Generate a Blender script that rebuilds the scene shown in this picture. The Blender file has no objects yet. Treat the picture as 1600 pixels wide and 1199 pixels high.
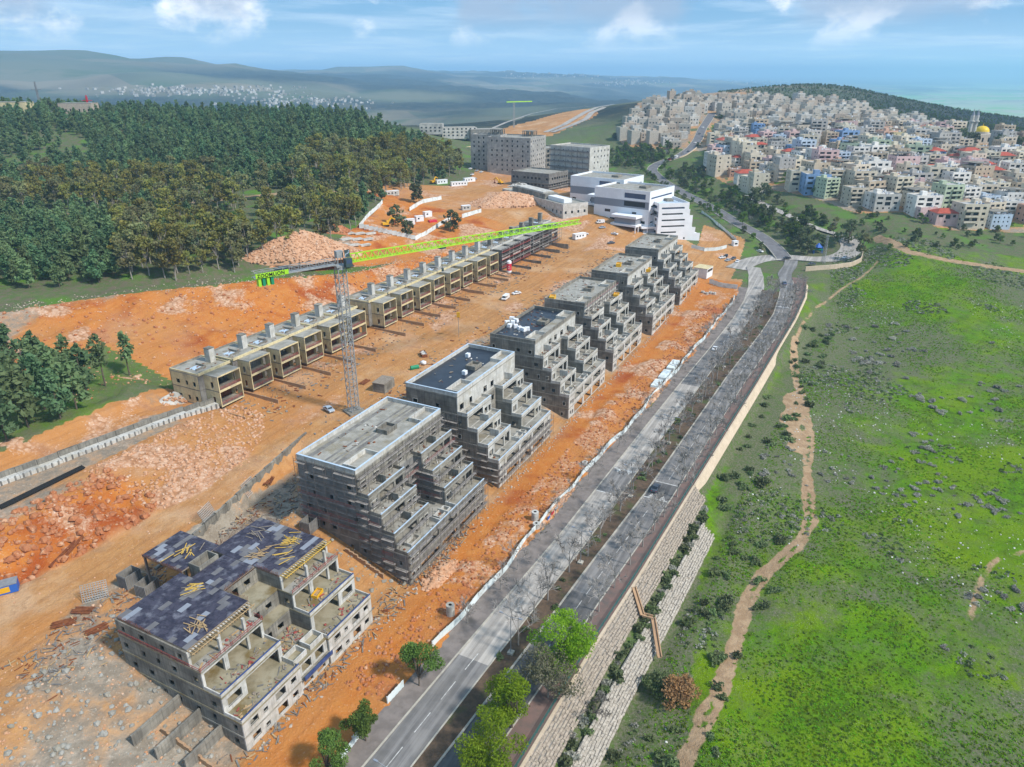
import bpy, math, random
import numpy as np
random.seed(7); np.random.seed(7)
R = math.radians
scene = bpy.context.scene
C = scene.collection
CAM_H = 110.0; PITCH = R(23.6); FPX = 1110.0
# ------------------------------------------------------------------ camera
cd = bpy.data.cameras.new('camera'); cam = bpy.data.objects.new('camera', cd); C.objects.link(cam)
cd.sensor_fit = 'HORIZONTAL'; cd.sensor_width = 36.0; cd.lens = 36.0*FPX/1600.0
cd.clip_start = 1.0; cd.clip_end = 120000.0
cam.location = (0, 0, CAM_H); cam.rotation_euler = (math.pi/2-PITCH, 0, 0)
scene.camera = cam
# ------------------------------------------------------------------ light: soft sun from the right behind the camera
SUN_EL, SUN_AZ = 46.0, 118.0           # azimuth clockwise from +Y (the view direction)
sd = bpy.data.lights.new('sun', 'SUN'); sun = bpy.data.objects.new('sun', sd); C.objects.link(sun)
sd.energy = 5.0; sd.angle = R(6); sd.color = (1.0, .955, .89)
sun.rotation_euler = (R(90-SUN_EL), 0, R(180-SUN_AZ))
sun['kind'] = 'helper'
# ------------------------------------------------------------------ node helper
class NT:
    def __init__(s, tree): s.t = tree; s.n = tree.nodes; s.l = tree.links
    def node(s, typ, **kw):
        n = s.n.new(typ)
        for k, v in kw.items(): setattr(n, k, v)
        return n
    def put(s, sock, val):
        if isinstance(val, bpy.types.NodeSocket): s.l.new(val, sock)
        elif isinstance(val, (tuple, list)) and len(val) == 3 and sock.type == 'RGBA': sock.default_value = (*val, 1)
        else: sock.default_value = val
    def math(s, op, a, b=0.0, c=None, clamp=False):
        n = s.node('ShaderNodeMath', operation=op); n.use_clamp = clamp
        s.put(n.inputs[0], a); s.put(n.inputs[1], b)
        if c is not None: s.put(n.inputs[2], c)
        return n.outputs[0]
    def mix(s, f, a, b, blend='MIX'):
        n = s.node('ShaderNodeMix', data_type='RGBA', blend_type=blend)
        s.put(n.inputs[0], f); s.put(n.inputs[6], a); s.put(n.inputs[7], b)
        return n.outputs[2]
    def noise(s, vec, scale, detail=4.0, rough=.55, dist=0.0):
        n = s.node('ShaderNodeTexNoise'); s.put(n.inputs['Vector'], vec)
        n.inputs['Scale'].default_value = scale; n.inputs['Detail'].default_value = detail
        n.inputs['Roughness'].default_value = rough; n.inputs['Distortion'].default_value = dist
        return n.outputs[0]
    def voro(s, vec, scale, feature='F1'):
        n = s.node('ShaderNodeTexVoronoi', feature=feature); s.put(n.inputs['Vector'], vec); n.inputs['Scale'].default_value = scale
        return n
    def step(s, x, a, b):
        n = s.node('ShaderNodeMapRange', interpolation_type='SMOOTHSTEP')
        s.put(n.inputs[0], x); n.inputs[1].default_value = a; n.inputs[2].default_value = b
        return n.outputs[0]
    def scale(s, vec, sc):
        n = s.node('ShaderNodeMapping'); s.put(n.inputs[0], vec); n.inputs['Scale'].default_value = sc
        return n.outputs[0]
# ------------------------------------------------------------------ sky
world = bpy.data.worlds.new('World'); scene.world = world; world.use_nodes = True
W = NT(world.node_tree); W.n.clear()
wo = W.node('ShaderNodeOutputWorld'); bg = W.node('ShaderNodeBackground')
sky = W.node('ShaderNodeTexSky', sky_type='NISHITA'); sky.sun_disc = False
sky.sun_elevation = R(SUN_EL); sky.sun_rotation = R(SUN_AZ); sky.altitude = 500; sky.air_density = 1.0; sky.dust_density = .15; sky.ozone_density = 4.0
geo = W.node('ShaderNodeTexCoord'); sep = W.node('ShaderNodeSeparateXYZ'); W.put(sep.inputs[0], geo.outputs['Generated'])
el = sep.outputs[2]
# cloud deck seen in perspective: direction projected to a plane overhead, softened towards the horizon
elc = W.math('MAXIMUM', el, 0.0)
inv = W.math('DIVIDE', 1.0, W.math('ADD', elc, .045))
cx = W.math('MULTIPLY', sep.outputs[0], inv); cy = W.math('MULTIPLY', sep.outputs[1], inv)
cmb = W.node('ShaderNodeCombineXYZ'); W.put(cmb.inputs[0], cx); W.put(cmb.inputs[1], cy)
thin = W.noise(cmb.outputs[0], .42, 6.0, .6, .3)
az = W.node('ShaderNodeCombineXYZ'); W.put(az.inputs[0], sep.outputs[0]); W.put(az.inputs[1], sep.outputs[1]); W.put(az.inputs[2], W.math('MULTIPLY', el, 1.7))
puff = W.noise(az.outputs[0], 10.5, 8.0, .55, .15)
big = W.noise(az.outputs[0], 3.1, 3.0, .5)
hz = W.step(el, .015, .07)
puffm = W.math('MULTIPLY', W.step(W.math('ADD', puff, W.math('MULTIPLY', W.math('SUBTRACT', big, .5), .45)), .53, .70), hz)
thinm = W.math('MULTIPLY', W.step(thin, .42, .72), .55)
dark = W.noise(az.outputs[0], 5.2, 6.0, .5, .2)
darkm = W.math('MULTIPLY', W.math('MULTIPLY', W.step(dark, .46, .60), W.step(el, .040, .074)), .80)
skyc = W.mix(.62, sky.outputs[0], (4.4, 10.2, 17.0))
base = W.mix(W.step(el, -.01, .075), (9.5, 14.5, 19.0), skyc)
c1 = W.mix(thinm, base, (14.5, 17.2, 20))
c2 = W.mix(puffm, c1, (21, 21.5, 22))
c3 = W.mix(darkm, c2, (7.2, 9.0, 11.8))
W.put(bg.inputs[0], c3); bg.inputs[1].default_value = .066
W.l.new(bg.outputs[0], wo.inputs[0])
scene.view_settings.view_transform = 'Standard'; scene.view_settings.look = 'None'
scene.view_settings.gamma = 1.0; scene.view_settings.use_curve_mapping = False
scene.view_settings.exposure = -.07
cy_ = scene.cycles
cy_.max_bounces = 6; cy_.diffuse_bounces = 3; cy_.transparent_max_bounces = 6; cy_.volume_bounces = 2
cy_.use_denoising = True
try: cy_.denoiser = 'OPENIMAGEDENOISE'
except Exception: pass
# ------------------------------------------------------------------ picture geometry: where a ray of the photograph meets a level
SP, CP = math.sin(PITCH), math.cos(PITCH)
def pix(x, y, z=0.0):
    u = (x-800)/FPX; v = (599.5-y)/FPX
    k = (CAM_H-z)/(SP-v*CP)
    return (u*k, k*(CP+v*SP))
def pixt(x, y, t):
    u = (x-800)/FPX; v = (599.5-y)/FPX
    return (u*t, t*(CP+v*SP), CAM_H+t*(v*CP-SP))
def proj(X, Y, Z):
    dep = Y*CP+(CAM_H-Z)*SP
    return 800+FPX*X/dep, 599.5-FPX*(Y*SP-(CAM_H-Z)*CP)/dep, dep
# site axes: s runs along the building rows, r to the right of them
DX, DY = .448, .894
OX, OY = -46.9, 88.7
ROT = math.atan2(DY, DX)
def wsr(s, r): return (OX+s*DX+r*DY, OY+s*DY-r*DX)
def tosr(X, Y):
    a = X-OX; b = Y-OY
    return a*DX+b*DY, a*DY-b*DX
def sstep(x, a=0.0, b=1.0):
    t = np.clip((np.asarray(x, dtype=float)-a)/(b-a), 0, 1); return t*t*(3-2*t)
def ramp(x, a, b): return np.clip((x-a)/(b-a), 0, 1)
def vnoise(x, y, seed=0):
    xi = np.floor(x).astype(np.int64); yi = np.floor(y).astype(np.int64)
    fx = x-xi; fy = y-yi; fx = fx*fx*(3-2*fx); fy = fy*fy*(3-2*fy)
    def h(a, b):
        n = (a*374761393+b*668265263+seed*982451653) & 0x7fffffff
        n = ((n ^ (n >> 13))*1274126177) & 0x7fffffff
        return ((n ^ (n >> 16)) & 0xffff)/65535.0
    return (h(xi, yi)*(1-fx)+h(xi+1, yi)*fx)*(1-fy)+(h(xi, yi+1)*(1-fx)+h(xi+1, yi+1)*fx)*fy
def fbm(x, y, sc, octv=4, seed=0):
    o = 0; a = .5
    for i in range(octv): o = o+a*(vnoise(x/sc, y/sc, seed+i*17)-.5); sc *= .5; a *= .5
    return o
# ------------------------------------------------------------------ terrain heights
def zroad(s): return 6.0*sstep(s, 250, 420)
def tab(pts):
    xs = [p[0] for p in pts]; ys = [p[1] for p in pts]
    return lambda s: np.interp(s, xs, ys)
LL = tab([(-60,16),(7,20),(37,21.4),(84,24),(120,24.9),(155,25.8),(195,27),(240,28.8),(284,30),(320,29.4),(350,26.6),(374,22.5),(395,17.5)])
RL = tab([(-60,28),(12,31.2),(52,34),(75,35.3),(114,38),(210,41.8),(270,45.5),(303,46.6),(340,44.6),(367,41.0),(388,37)])
RAIL = tab([(-60,40.8),(19,43.9),(49,44.9),(76,46.6),(119,48.6),(208,53),(297,56.7),(340,57),(389,53.2)])
FENCE = tab([(-60,13.2),(6,15.4),(39,16.6),(65,17.6),(112,18.3),(145,20.6),(228,23.2),(290,24.6),(323,24.6),(345,22)])
CUT_B = tab([(-60,-128),(75,-118),(100,-114),(160,-112),(330,-112)])
CUT_T = tab([(-60,-215),(79,-195),(113,-176),(163,-145),(200,-129),(265,-121),(330,-120)])
CUT_Z = tab([(-60,30),(113,30),(163,28),(200,24),(265,21),(330,22)])
def haulz(s): return 9.0+4.3*sstep(s, 0, 85)+6.5*sstep(s, 285, 420)
def zsite(s, r):
    z0 = zroad(s+sstep(s, 200, 350)*18); zb = haulz(s)
    z = z0+(zb-z0)*ramp(r, -1.5, -35)
    z = z-3.6*sstep(s, 22, 30)*(1-sstep(s, 74, 80))*sstep(r, -33, -36)*(1-sstep(r, -47.5, -49)) if False else z
    pit = sstep(s, 24, 32)*(1-sstep(s, 70, 78))*ramp(r, -33, -35)*(1-ramp(r, -47.3-(s-38)*.16, -48.2-(s-38)*.16))
    z = z-4.4*pit
    zp = np.where(s < 80, 16.0, zb+.6); zp = zp+(zb+.6-zp)*sstep(s, 60, 90)
    ra = np.interp(s, [-60, 2, 12, 34, 47, 63, 75, 90], [-74, -70, -66, -63, -60, -60.5, -67, -82]); rb = np.interp(s, [-60, 12, 30, 42, 54, 68, 80, 90], [-80, -78, -78, -86, -85, -82, -86, -90])
    z = z+(zp-zb)*ramp(r, ra, rb)
    zc = CUT_Z(s)
    mound = 3.6*sstep(r, -105, -113)*(1-sstep(s, 72, 90))
    z = z+mound+(zc-zp-mound)*ramp(r, CUT_B(s)-mound*8, CUT_T(s))
    # drop to the field on the far side of the roads
    q = r-RAIL(s); near = 1-sstep(s, 122, 132)
    dn = -(3.9*ramp(q, .9, 4.3)+.5*ramp(q, 4.3, 6.6)+4.3*ramp(q, 6.6, 10.4)-1.2*ramp(q, 11.2, 16))-.35*ramp(q, .5, 1.0)
    df = -4.6*ramp(q, 1.0, 4.0)-.3*ramp(q, .5, 1)
    return z+dn*near+df*(1-near)
CP_PIX = [  # picture point and depth of large land forms
 (0,440,290),(150,440,290),(330,430,300),(450,392,330),(0,340,410),(330,318,430),(520,300,460),(650,285,550),(0,260,520),(200,240,560),(400,230,575),(560,230,575),
 (-200,440,290),(-200,300,470),(-200,180,690),(0,178,690),(150,181,720),(300,184,740),(450,184,760),(560,190,740),(640,222,690),(700,248,650),
 (650,350,430),(560,350,400),(740,292,545),(800,300,520),(915,285,590),(850,330,475),(950,340,470),(1000,400,417),(900,385,432),
 (1090,383,452),(1200,400,442),(1340,405,434),(1100,330,552),(1050,300,600),(1000,270,686),(1040,245,720),(1080,230,760),(1110,180,880),(960,250,760),(930,235,800),(900,190,950),(850,215,880),(960,190,950),
 (800,240,760),(760,215,900),
 (1200,330,500),(1500,370,450),(1700,375,450),(1600,370,455),(1350,340,480),(1250,280,570),(1450,290,540),(1600,290,545),(1750,290,550),(1200,230,690),(1400,230,680),(1560,215,760),(1750,225,740),(1100,165,930),(1250,165,940),(1400,190,850),(1050,152,950),(1000,175,900),
 (1250,131,1450),(1150,141,1350),(1330,139,1450),(1420,160,1400),(1500,174,1370),(1600,186,1350),(1800,205,1300),(1250,155,1100),(1550,197,1050),
 (1400,380,430),(1600,425,395),(1300,430,400),(1450,480,355),(1600,520,330),(1800,520,330),(1300,600,285),(1600,700,240),(1850,700,240),(1400,800,207),(1250,900,180),(1100,1100,143),(1600,1000,160),(1850,1000,160),(1600,1199,132),(1200,1199,131),(1150,1300,115),
 (0,86,4500),(130,80,4500),(230,94,4600),(290,91,5000),(380,107,5200),(450,118,5600),(-200,80,4500),(-300,95,5000),
 (0,130,3200),(130,126,3200),(330,140,3000),(480,140,3300),(560,110,7000),(620,105,7200),(700,117,7500),(850,118,8000),(950,124,8500),(1100,127,9500),
 (750,176,2300),(750,160,3200),(850,165,2600),(700,135,5000),(850,150,4200),(1000,160,3300),(1000,135,7000),
 (1600,165,7000),(1450,152,9000),(1750,165,7000),(1250,140,9000),(1600,140,14000),(1400,132,16000),(1200,128,16000),(1800,140,15000),
 (0,112,9000),(250,112,9500),(520,112,11000),(-200,112,9000),(700,113,12000),(300,120,6300),(100,118,6200),
]
CP_W = []
for x in (0, 200, 420, 620):
    for t, z in ((1150, 38), (1600, -10), (2300, -50)):
        u = (x-800)/FPX; CP_W.append((u*t, t*.98, z))
for x in (1250, 1450, 1650):
    for t, z in ((2100, -40), (3200, -150), (4600, -215)):
        u = (x-800)/FPX; CP_W.append((u*t, t*.98, z))
for a in range(-60, 61, 10): CP_W.append((34000*math.sin(R(a)), 34000*math.cos(R(a)), -70))
for a in range(100, 261, 20):
    for q in (150, 1200, 15000): CP_W.append((q*math.sin(R(a)), q*math.cos(R(a)), 0))
for s in range(-60, 331, 30):                      # tie to the site
    for r in (CUT_T(s)-6, CUT_T(s)*.5+CUT_B(s)*.5, -95, -60, -30, 5, 30, RAIL(s), RAIL(s)+14):
        X, Y = wsr(s, float(r)); CP_W.append((X, Y, float(zsite(np.float64(s), np.float64(r)))))
pts = np.array([pixt(*c) for c in CP_PIX]+CP_W)
def warp(X, Y):
    rr = np.sqrt(X*X+Y*Y)+30
    th = np.arctan2(X, Y)
    return th*2.4, np.log(rr)*1.9
pu, pv = warp(pts[:, 0], pts[:, 1])
def kern(d2): return np.sqrt(d2+.0016)
A = kern((pu[:, None]-pu[None])**2+(pv[:, None]-pv[None])**2)
n_ = len(pts)
AA = np.zeros((n_+1, n_+1)); AA[:n_, :n_] = A+np.eye(n_)*-.004; AA[n_, :n_] = 1; AA[:n_, n_] = 1
wt = np.linalg.lstsq(AA, np.append(pts[:, 2], 0), rcond=None)[0]
def macro(X, Y):
    out = np.empty(X.size); Xf = X.ravel(); Yf = Y.ravel()
    for i in range(0, X.size, 20000):
        a, b = warp(Xf[i:i+20000], Yf[i:i+20000])
        out[i:i+20000] = kern((a[:, None]-pu[None])**2+(b[:, None]-pv[None])**2)@wt[:n_]+wt[n_]
    return out.reshape(X.shape)
def axis(lo, hi, st, flo, fhi, g0, g1):
    mid = list(np.arange(lo, hi+st*.5, st)); a = []; x = lo; d = st
    while x > flo: d *= g0; x -= d; a.append(x)
    b = []; x = mid[-1]; d = st
    while x < fhi: d *= g1; x += d; b.append(x)
    return np.array(a[::-1]+mid+b)
GX = axis(-250, 320, 1.35, -26000, 26000, 1.055, 1.055)
GY = axis(60, 450, 1.35, -3000, 36000, 1.3, 1.0235)
XX, YY = np.meshgrid(GX, GY)
SS, RR = tosr(XX, YY)
ZZ = macro(XX, YY)
w_in = sstep(SS, -75, -50)*(1-sstep(SS, 292, 330))*sstep(RR, CUT_T(SS)-25, CUT_T(SS))*(1-sstep(RR, RAIL(SS)+11, RAIL(SS)+30))
ZS = zsite(SS, RR)
ZZ = ZZ*(1-w_in)+ZS*w_in
DIST = np.sqrt(XX**2+YY**2)
ZZ += fbm(XX, YY, 260, 5, 3)*np.clip((DIST-900)/1500, 0, 1)*np.clip(DIST*.016, 0, 75)
ZZ += fbm(XX, YY, 900, 4, 9)*np.clip((DIST-2500)/4000, 0, 1)*70
def zat(X, Y):
    X = np.clip(np.asarray(X, dtype=float), GX[0], GX[-1]-1e-6); Y = np.clip(np.asarray(Y, dtype=float), GY[0], GY[-1]-1e-6)
    i = np.clip(np.searchsorted(GX, X)-1, 0, len(GX)-2); j = np.clip(np.searchsorted(GY, Y)-1, 0, len(GY)-2)
    fx = (X-GX[i])/(GX[i+1]-GX[i]); fy = (Y-GY[j])/(GY[j+1]-GY[j])
    return (ZZ[j, i]*(1-fx)+ZZ[j, i+1]*fx)*(1-fy)+(ZZ[j+1, i]*(1-fx)+ZZ[j+1, i+1]*fx)*fy
TT = 100*np.exp(np.linspace(0, math.log(330), 900))
def hit(x, y):
    """the point where the ray through picture point x, y first meets the ground"""
    u = (x-800)/FPX; v = (599.5-y)/FPX; sl = v*CP-SP; fy = CP+v*SP
    h = CAM_H+TT*sl-zat(u*TT, fy*TT)
    k = np.nonzero(h < 0)[0]
    if len(k) == 0: t = TT[-1]
    else:
        k = max(1, k[0]); a, b = TT[k-1], TT[k]
        for _ in range(18):
            m = (a+b)/2
            if CAM_H+m*sl-gz(u*m, fy*m) < 0: b = m
            else: a = m
        t = b
    X, Y = u*t, fy*t
    return X, Y, gz(X, Y)
import bisect
GXl = GX.tolist(); GYl = GY.tolist()
def gz(X, Y):
    i = min(max(bisect.bisect_left(GXl, X)-1, 0), len(GXl)-2); j = min(max(bisect.bisect_left(GYl, Y)-1, 0), len(GYl)-2)
    fx = (X-GXl[i])/(GXl[i+1]-GXl[i]); fy = (Y-GYl[j])/(GYl[j+1]-GYl[j]); a = ZZ[j, i]; b = ZZ[j, i+1]; c = ZZ[j+1, i]; d = ZZ[j+1, i+1]
    return float((a*(1-fx)+b*fx)*(1-fy)+(c*(1-fx)+d*fx)*fy)
def fb1(x, y, sc, octv=3, seed=0):
    o = 0.0; am = .5
    for q in range(octv):
        u = x/sc; v = y/sc; xi = math.floor(u); yi = math.floor(v); fx = u-xi; fy = v-yi; fx = fx*fx*(3-2*fx); fy = fy*fy*(3-2*fy); sd_ = (seed+q*17)*982451653
        def h(a, b):
            n = (a*374761393+b*668265263+sd_) & 0x7fffffff; n = ((n ^ (n >> 13))*1274126177) & 0x7fffffff; return ((n ^ (n >> 16)) & 0xffff)/65535.0
        o += am*((h(xi, yi)*(1-fx)+h(xi+1, yi)*fx)*(1-fy)+(h(xi, yi+1)*(1-fx)+h(xi+1, yi+1)*fx)*fy-.5); sc *= .5; am *= .5
    return o
# ------------------------------------------------------------------ mesh tools
class MB:
    def __init__(s): s.v = []; s.f = []; s.m = []
    def add(s, vs, fs, mi=0):
        o = len(s.v); s.v += vs; s.f += [tuple(i+o for i in f) for f in fs]; s.m += [mi]*len(fs); return s
    BF = [(0,3,2,1),(4,5,6,7),(0,1,5,4),(1,2,6,5),(2,3,7,6),(3,0,4,7)]
    def box(s, x0, x1, y0, y1, z0, z1, mi=0):
        return s.add([(x0,y0,z0),(x1,y0,z0),(x1,y1,z0),(x0,y1,z0),(x0,y0,z1),(x1,y0,z1),(x1,y1,z1),(x0,y1,z1)], MB.BF, mi)
    def obox(s, c, d, rz=0.0, tilt=0.0, mi=0):
        ca, sa = math.cos(rz), math.sin(rz); ct, st = math.cos(tilt), math.sin(tilt); vs = []
        for z in (-.5, .5):
            for x, y in ((-.5,-.5),(.5,-.5),(.5,.5),(-.5,.5)):
                a, b, e = x*d[0], y*d[1], z*d[2]
                a, e = a*ct-e*st, a*st+e*ct
                vs.append((c[0]+a*ca-b*sa, c[1]+a*sa+b*ca, c[2]+e))
        return s.add(vs, MB.BF, mi)
    def bar(s, p, q, w, h=None, mi=0):
        h = h or w; dx, dy, dz = q[0]-p[0], q[1]-p[1], q[2]-p[2]; L = math.sqrt(dx*dx+dy*dy+dz*dz) or 1e-6
        dx, dy, dz = dx/L, dy/L, dz/L
        if abs(dz) > .95: ux, uy, uz = 1., 0., 0.
        else:
            k = math.hypot(dx, dy); ux, uy, uz = -dy/k, dx/k, 0.
        vx, vy, vz = dy*uz-dz*uy, dz*ux-dx*uz, dx*uy-dy*ux
        vs = []
        for o in (p, q):
            for a, b in ((-1,-1),(1,-1),(1,1),(-1,1)):
                vs.append((o[0]+ux*a*w/2+vx*b*h/2, o[1]+uy*a*w/2+vy*b*h/2, o[2]+uz*a*w/2+vz*b*h/2))
        return s.add(vs, MB.BF, mi)
    def cyl(s, p, q, r, n=8, r2=None, mi=0, cap=True):
        r2 = r if r2 is None else r2
        dx, dy, dz = q[0]-p[0], q[1]-p[1], q[2]-p[2]; L = math.sqrt(dx*dx+dy*dy+dz*dz) or 1e-6
        dx, dy, dz = dx/L, dy/L, dz/L
        if abs(dz) > .95: ux, uy, uz = 1., 0., 0.
        else:
            k = math.hypot(dx, dy); ux, uy, uz = -dy/k, dx/k, 0.
        vx, vy, vz = dy*uz-dz*uy, dz*ux-dx*uz, dx*uy-dy*ux
        vs = []
        for o, rr in ((p, r), (q, r2)):
            for i in range(n):
                a = 2*math.pi*i/n; ca, sa = math.cos(a)*rr, math.sin(a)*rr
                vs.append((o[0]+ux*ca+vx*sa, o[1]+uy*ca+vy*sa, o[2]+uz*ca+vz*sa))
        fs = [(i, (i+1) % n, n+(i+1) % n, n+i) for i in range(n)]
        if cap: fs += [tuple(range(n))[::-1], tuple(range(n, 2*n))]
        return s.add(vs, fs, mi)
    def quad(s, a, b, c, d, mi=0): return s.add([a, b, c, d], [(0,1,2,3)], mi)
    def rock(s, c, r, rnd=random, mi=0, flat=.75):
        t = (1+5**.5)/2; k = []
        for a, b, e in ((-1,t,0),(1,t,0),(-1,-t,0),(1,-t,0),(0,-1,t),(0,1,t),(0,-1,-t),(0,1,-t),(t,0,-1),(t,0,1),(-t,0,-1),(-t,0,1)):
            q = r*.53*rnd.uniform(.65, 1.2); k.append((c[0]+a*q, c[1]+b*q*rnd.uniform(.8, 1.1), c[2]+e*q*flat))
        return s.add(k, [(0,11,5),(0,5,1),(0,1,7),(0,7,10),(0,10,11),(1,5,9),(5,11,4),(11,10,2),(10,7,6),(7,1,8),(3,9,4),(3,4,2),(3,2,6),(3,6,8),(3,8,9),(4,9,5),(2,4,11),(6,2,10),(8,6,7),(9,8,1)], mi)
    def mesh(s, name, mats):
        me = bpy.data.meshes.new(name); me.from_pydata(s.v, [], s.f)
        for m in (mats if isinstance(mats, (list, tuple)) else [mats]): me.materials.append(MAT[m] if isinstance(m, str) else m)
        if any(s.m): me.polygons.foreach_set('material_index', s.m)
        me.update(); return me
    def build(s, name, mats, parent=None, loc=None, smooth=False):
        me = s.mesh(name, mats)
        if smooth: me.polygons.foreach_set('use_smooth', [True]*len(me.polygons))
        return link(name, me, parent, loc)
def link(name, me, parent=None, loc=None):
    o = bpy.data.objects.new(name, me); C.objects.link(o)
    if parent is not None: o.parent = parent; KIDS.setdefault(parent.name, []).append(o)
    if loc is not None: o.location = loc
    return o
KIDS = {}
def tag(o, label=None, cat=None, group=None, kind=None):
    if label: o['label'] = label
    if cat: o['category'] = cat
    if group: o['group'] = group
    if kind: o['kind'] = kind
    return o
def thing(name, label, cat, loc=(0,0,0), rz=0.0, group=None):
    o = bpy.data.objects.new(name, None); C.objects.link(o); o.empty_display_size = .5
    o.location = loc; o.rotation_euler = (0, 0, rz)
    return tag(o, label, cat, group, 'thing')
def copy_tree(o, parent=None):
    c = o.copy(); C.objects.link(c)
    if parent is not None: c.parent = parent; KIDS.setdefault(parent.name, []).append(c)
    for ch in KIDS.get(o.name, ()): copy_tree(ch, c)
    return c
# ------------------------------------------------------------------ materials
MAT = {}
def mat(name, c1, c2=None, scale=.6, rough=.9, bump=0.0, bscale=None, c3=None, s3=.08, metal=0.0, streak=0.0, spec=.25, objcol=0.0, contrast=(.35,.65), form=0.0, lane=0.0):
    m = bpy.data.materials.new(name); m.use_nodes = True; T = NT(m.node_tree)
    b = T.n['Principled BSDF']; b.inputs['Roughness'].default_value = rough; b.inputs['Metallic'].default_value = metal
    b.inputs['Specular IOR Level'].default_value = spec
    col = (*c1, 1); pos = T.node('ShaderNodeNewGeometry').outputs['Position']
    if c2 is not None:
        col = T.mix(T.step(T.noise(pos, scale, 6, .6), *contrast), c1, c2)
        if c3 is not None: col = T.mix(T.step(T.noise(pos, s3, 4, .6), .5, .72), col, c3)
        if streak:
            st = T.noise(T.scale(pos, (2.2, 2.2, .16)), 1.0, 5, .6)
            col = T.mix(T.math('MULTIPLY', T.step(st, .42, .75), streak), col, (c1[0]*.35, c1[1]*.34, c1[2]*.32))
    if form or lane:
        mp = T.node('ShaderNodeMapping'); T.put(mp.inputs[0], pos); mp.inputs['Rotation'].default_value = (0, 0, -ROT); sx = T.node('ShaderNodeSeparateXYZ'); T.put(sx.inputs[0], mp.outputs[0])
    if form:      # joints and tone steps of the shuttering panels
        cb = T.node('ShaderNodeCombineXYZ'); T.put(cb.inputs[0], T.math('ADD', sx.outputs[0], sx.outputs[1])); T.put(cb.inputs[1], sx.outputs[2])
        bk = T.node('ShaderNodeTexBrick'); bk.offset = 0.0; T.put(bk.inputs['Vector'], cb.outputs[0]); bk.inputs['Scale'].default_value = 1.0; bk.inputs['Mortar Size'].default_value = .03; bk.inputs['Brick Width'].default_value = 2.45; bk.inputs['Row Height'].default_value = 1.42; bk.inputs['Mortar Smooth'].default_value = .3
        bk.inputs['Color1'].default_value = (.72, .72, .72, 1); bk.inputs['Color2'].default_value = (1.12, 1.1, 1.06, 1); bk.inputs['Mortar'].default_value = (.42, .41, .40, 1)
        col = T.mix(form, col, T.mix(1.0, col, bk.outputs['Color'], 'MULTIPLY'))
    if lane:      # wear and dust drawn out along the road
        cb = T.node('ShaderNodeCombineXYZ'); T.put(cb.inputs[0], T.math('MULTIPLY', sx.outputs[0], .025)); T.put(cb.inputs[1], T.math('MULTIPLY', sx.outputs[1], .8))
        wn = T.noise(cb.outputs[0], 1.0, 5, .6); col = T.mix(T.math('MULTIPLY', T.step(wn, .45, .68), lane), col, tuple(min(1, c*1.55+.02) for c in c1)); col = T.mix(T.math('MULTIPLY', T.step(wn, .5, .3), lane*.7), col, tuple(c*.62 for c in c1))
    if objcol:
        oi = T.node('ShaderNodeObjectInfo'); col = T.mix(1.0, col, oi.outputs['Color'], 'MULTIPLY')
    T.put(b.inputs['Base Color'], col)
    if bump:
        bn = T.node('ShaderNodeBump'); bn.inputs['Strength'].default_value = 1.0; bn.inputs['Distance'].default_value = bump
        T.put(bn.inputs['Height'], T.noise(pos, bscale or scale*4, 5, .65)); T.l.new(bn.outputs[0], b.inputs['Normal'])
    MAT[name] = m; return m
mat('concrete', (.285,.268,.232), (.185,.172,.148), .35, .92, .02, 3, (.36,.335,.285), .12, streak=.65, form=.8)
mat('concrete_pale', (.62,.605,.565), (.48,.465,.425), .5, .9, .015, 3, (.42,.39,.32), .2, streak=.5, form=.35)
mat('concrete_dark', (.24,.23,.21), (.16,.15,.14), .5, .95, .02, 3, (.28,.26,.23), .15, streak=.4)
mat('slab_top', (.36,.345,.305), (.25,.237,.205), .45, .92, .02, 3, (.24,.21,.15), .17)
mat('slab_wet', (.34,.30,.21), (.22,.19,.12), .35, .75, .01, 3, (.17,.12,.045), .22)
mat('membrane', (.012,.016,.025), (.022,.028,.04), .4, .35, .004, 2, spec=.5)
mat('membrane_blue', (.03,.055,.16), (.06,.09,.22), .8, .6)
mat('coping_blue', (.50,.60,.70), (.40,.50,.60), .8, .5)
mat('formply', (.028,.026,.042), (.06,.056,.08), .9, .6, .01, 2, (.15,.15,.18), .5)
mat('timber_yellow', (.55,.34,.05), (.62,.42,.12), 1.5, .8)
mat('timber', (.46,.32,.17), (.36,.24,.12), 1.5, .85)
mat('timber_grey', (.30,.25,.20), (.20,.165,.13), 1.5, .9)
mat('rust', (.16,.05,.022), (.25,.09,.035), 1.2, .95, .03)
mat('red_steel', (.34,.07,.06), (.24,.06,.05), 1.5, .7)
mat('scaffold_tube', (.17,.155,.145), (.24,.21,.19), 1.0, .6, metal=.3)
mat('scaffold_deck', (.34,.315,.29), (.22,.20,.185), .8, .85)
mat('net_dark', (.17,.165,.155), (.25,.24,.225), .5, .95, .03, 2)
mat('concrete_mid', (.42,.41,.39), (.32,.31,.29), .4, .9, .02, 3, (.48,.46,.43), .12, streak=.5, form=.6)
mat('cream', (.68,.575,.335), (.58,.48,.275), .6, .9, .01, 3, (.42,.36,.25), .3, streak=.35)
mat('tan_wall', (.45,.29,.17), (.36,.23,.14), .8, .92, .02)
mat('white_paint', (.80,.81,.82), (.72,.73,.75), .6, .7)
mat('white_fence', (.74,.80,.80), (.60,.68,.68), .35, .6, c3=(.45,.45,.42), s3=.25)
mat('school_white', (.80,.82,.85), (.74,.76,.79), .2, .7)
mat('grey_block', (.25,.265,.30), (.24,.26,.30), .4, .85)
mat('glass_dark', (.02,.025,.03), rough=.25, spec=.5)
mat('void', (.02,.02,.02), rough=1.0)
mat('glass_blue', (.045,.07,.13), (.06,.09,.16), .3, .25, spec=.6)
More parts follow.
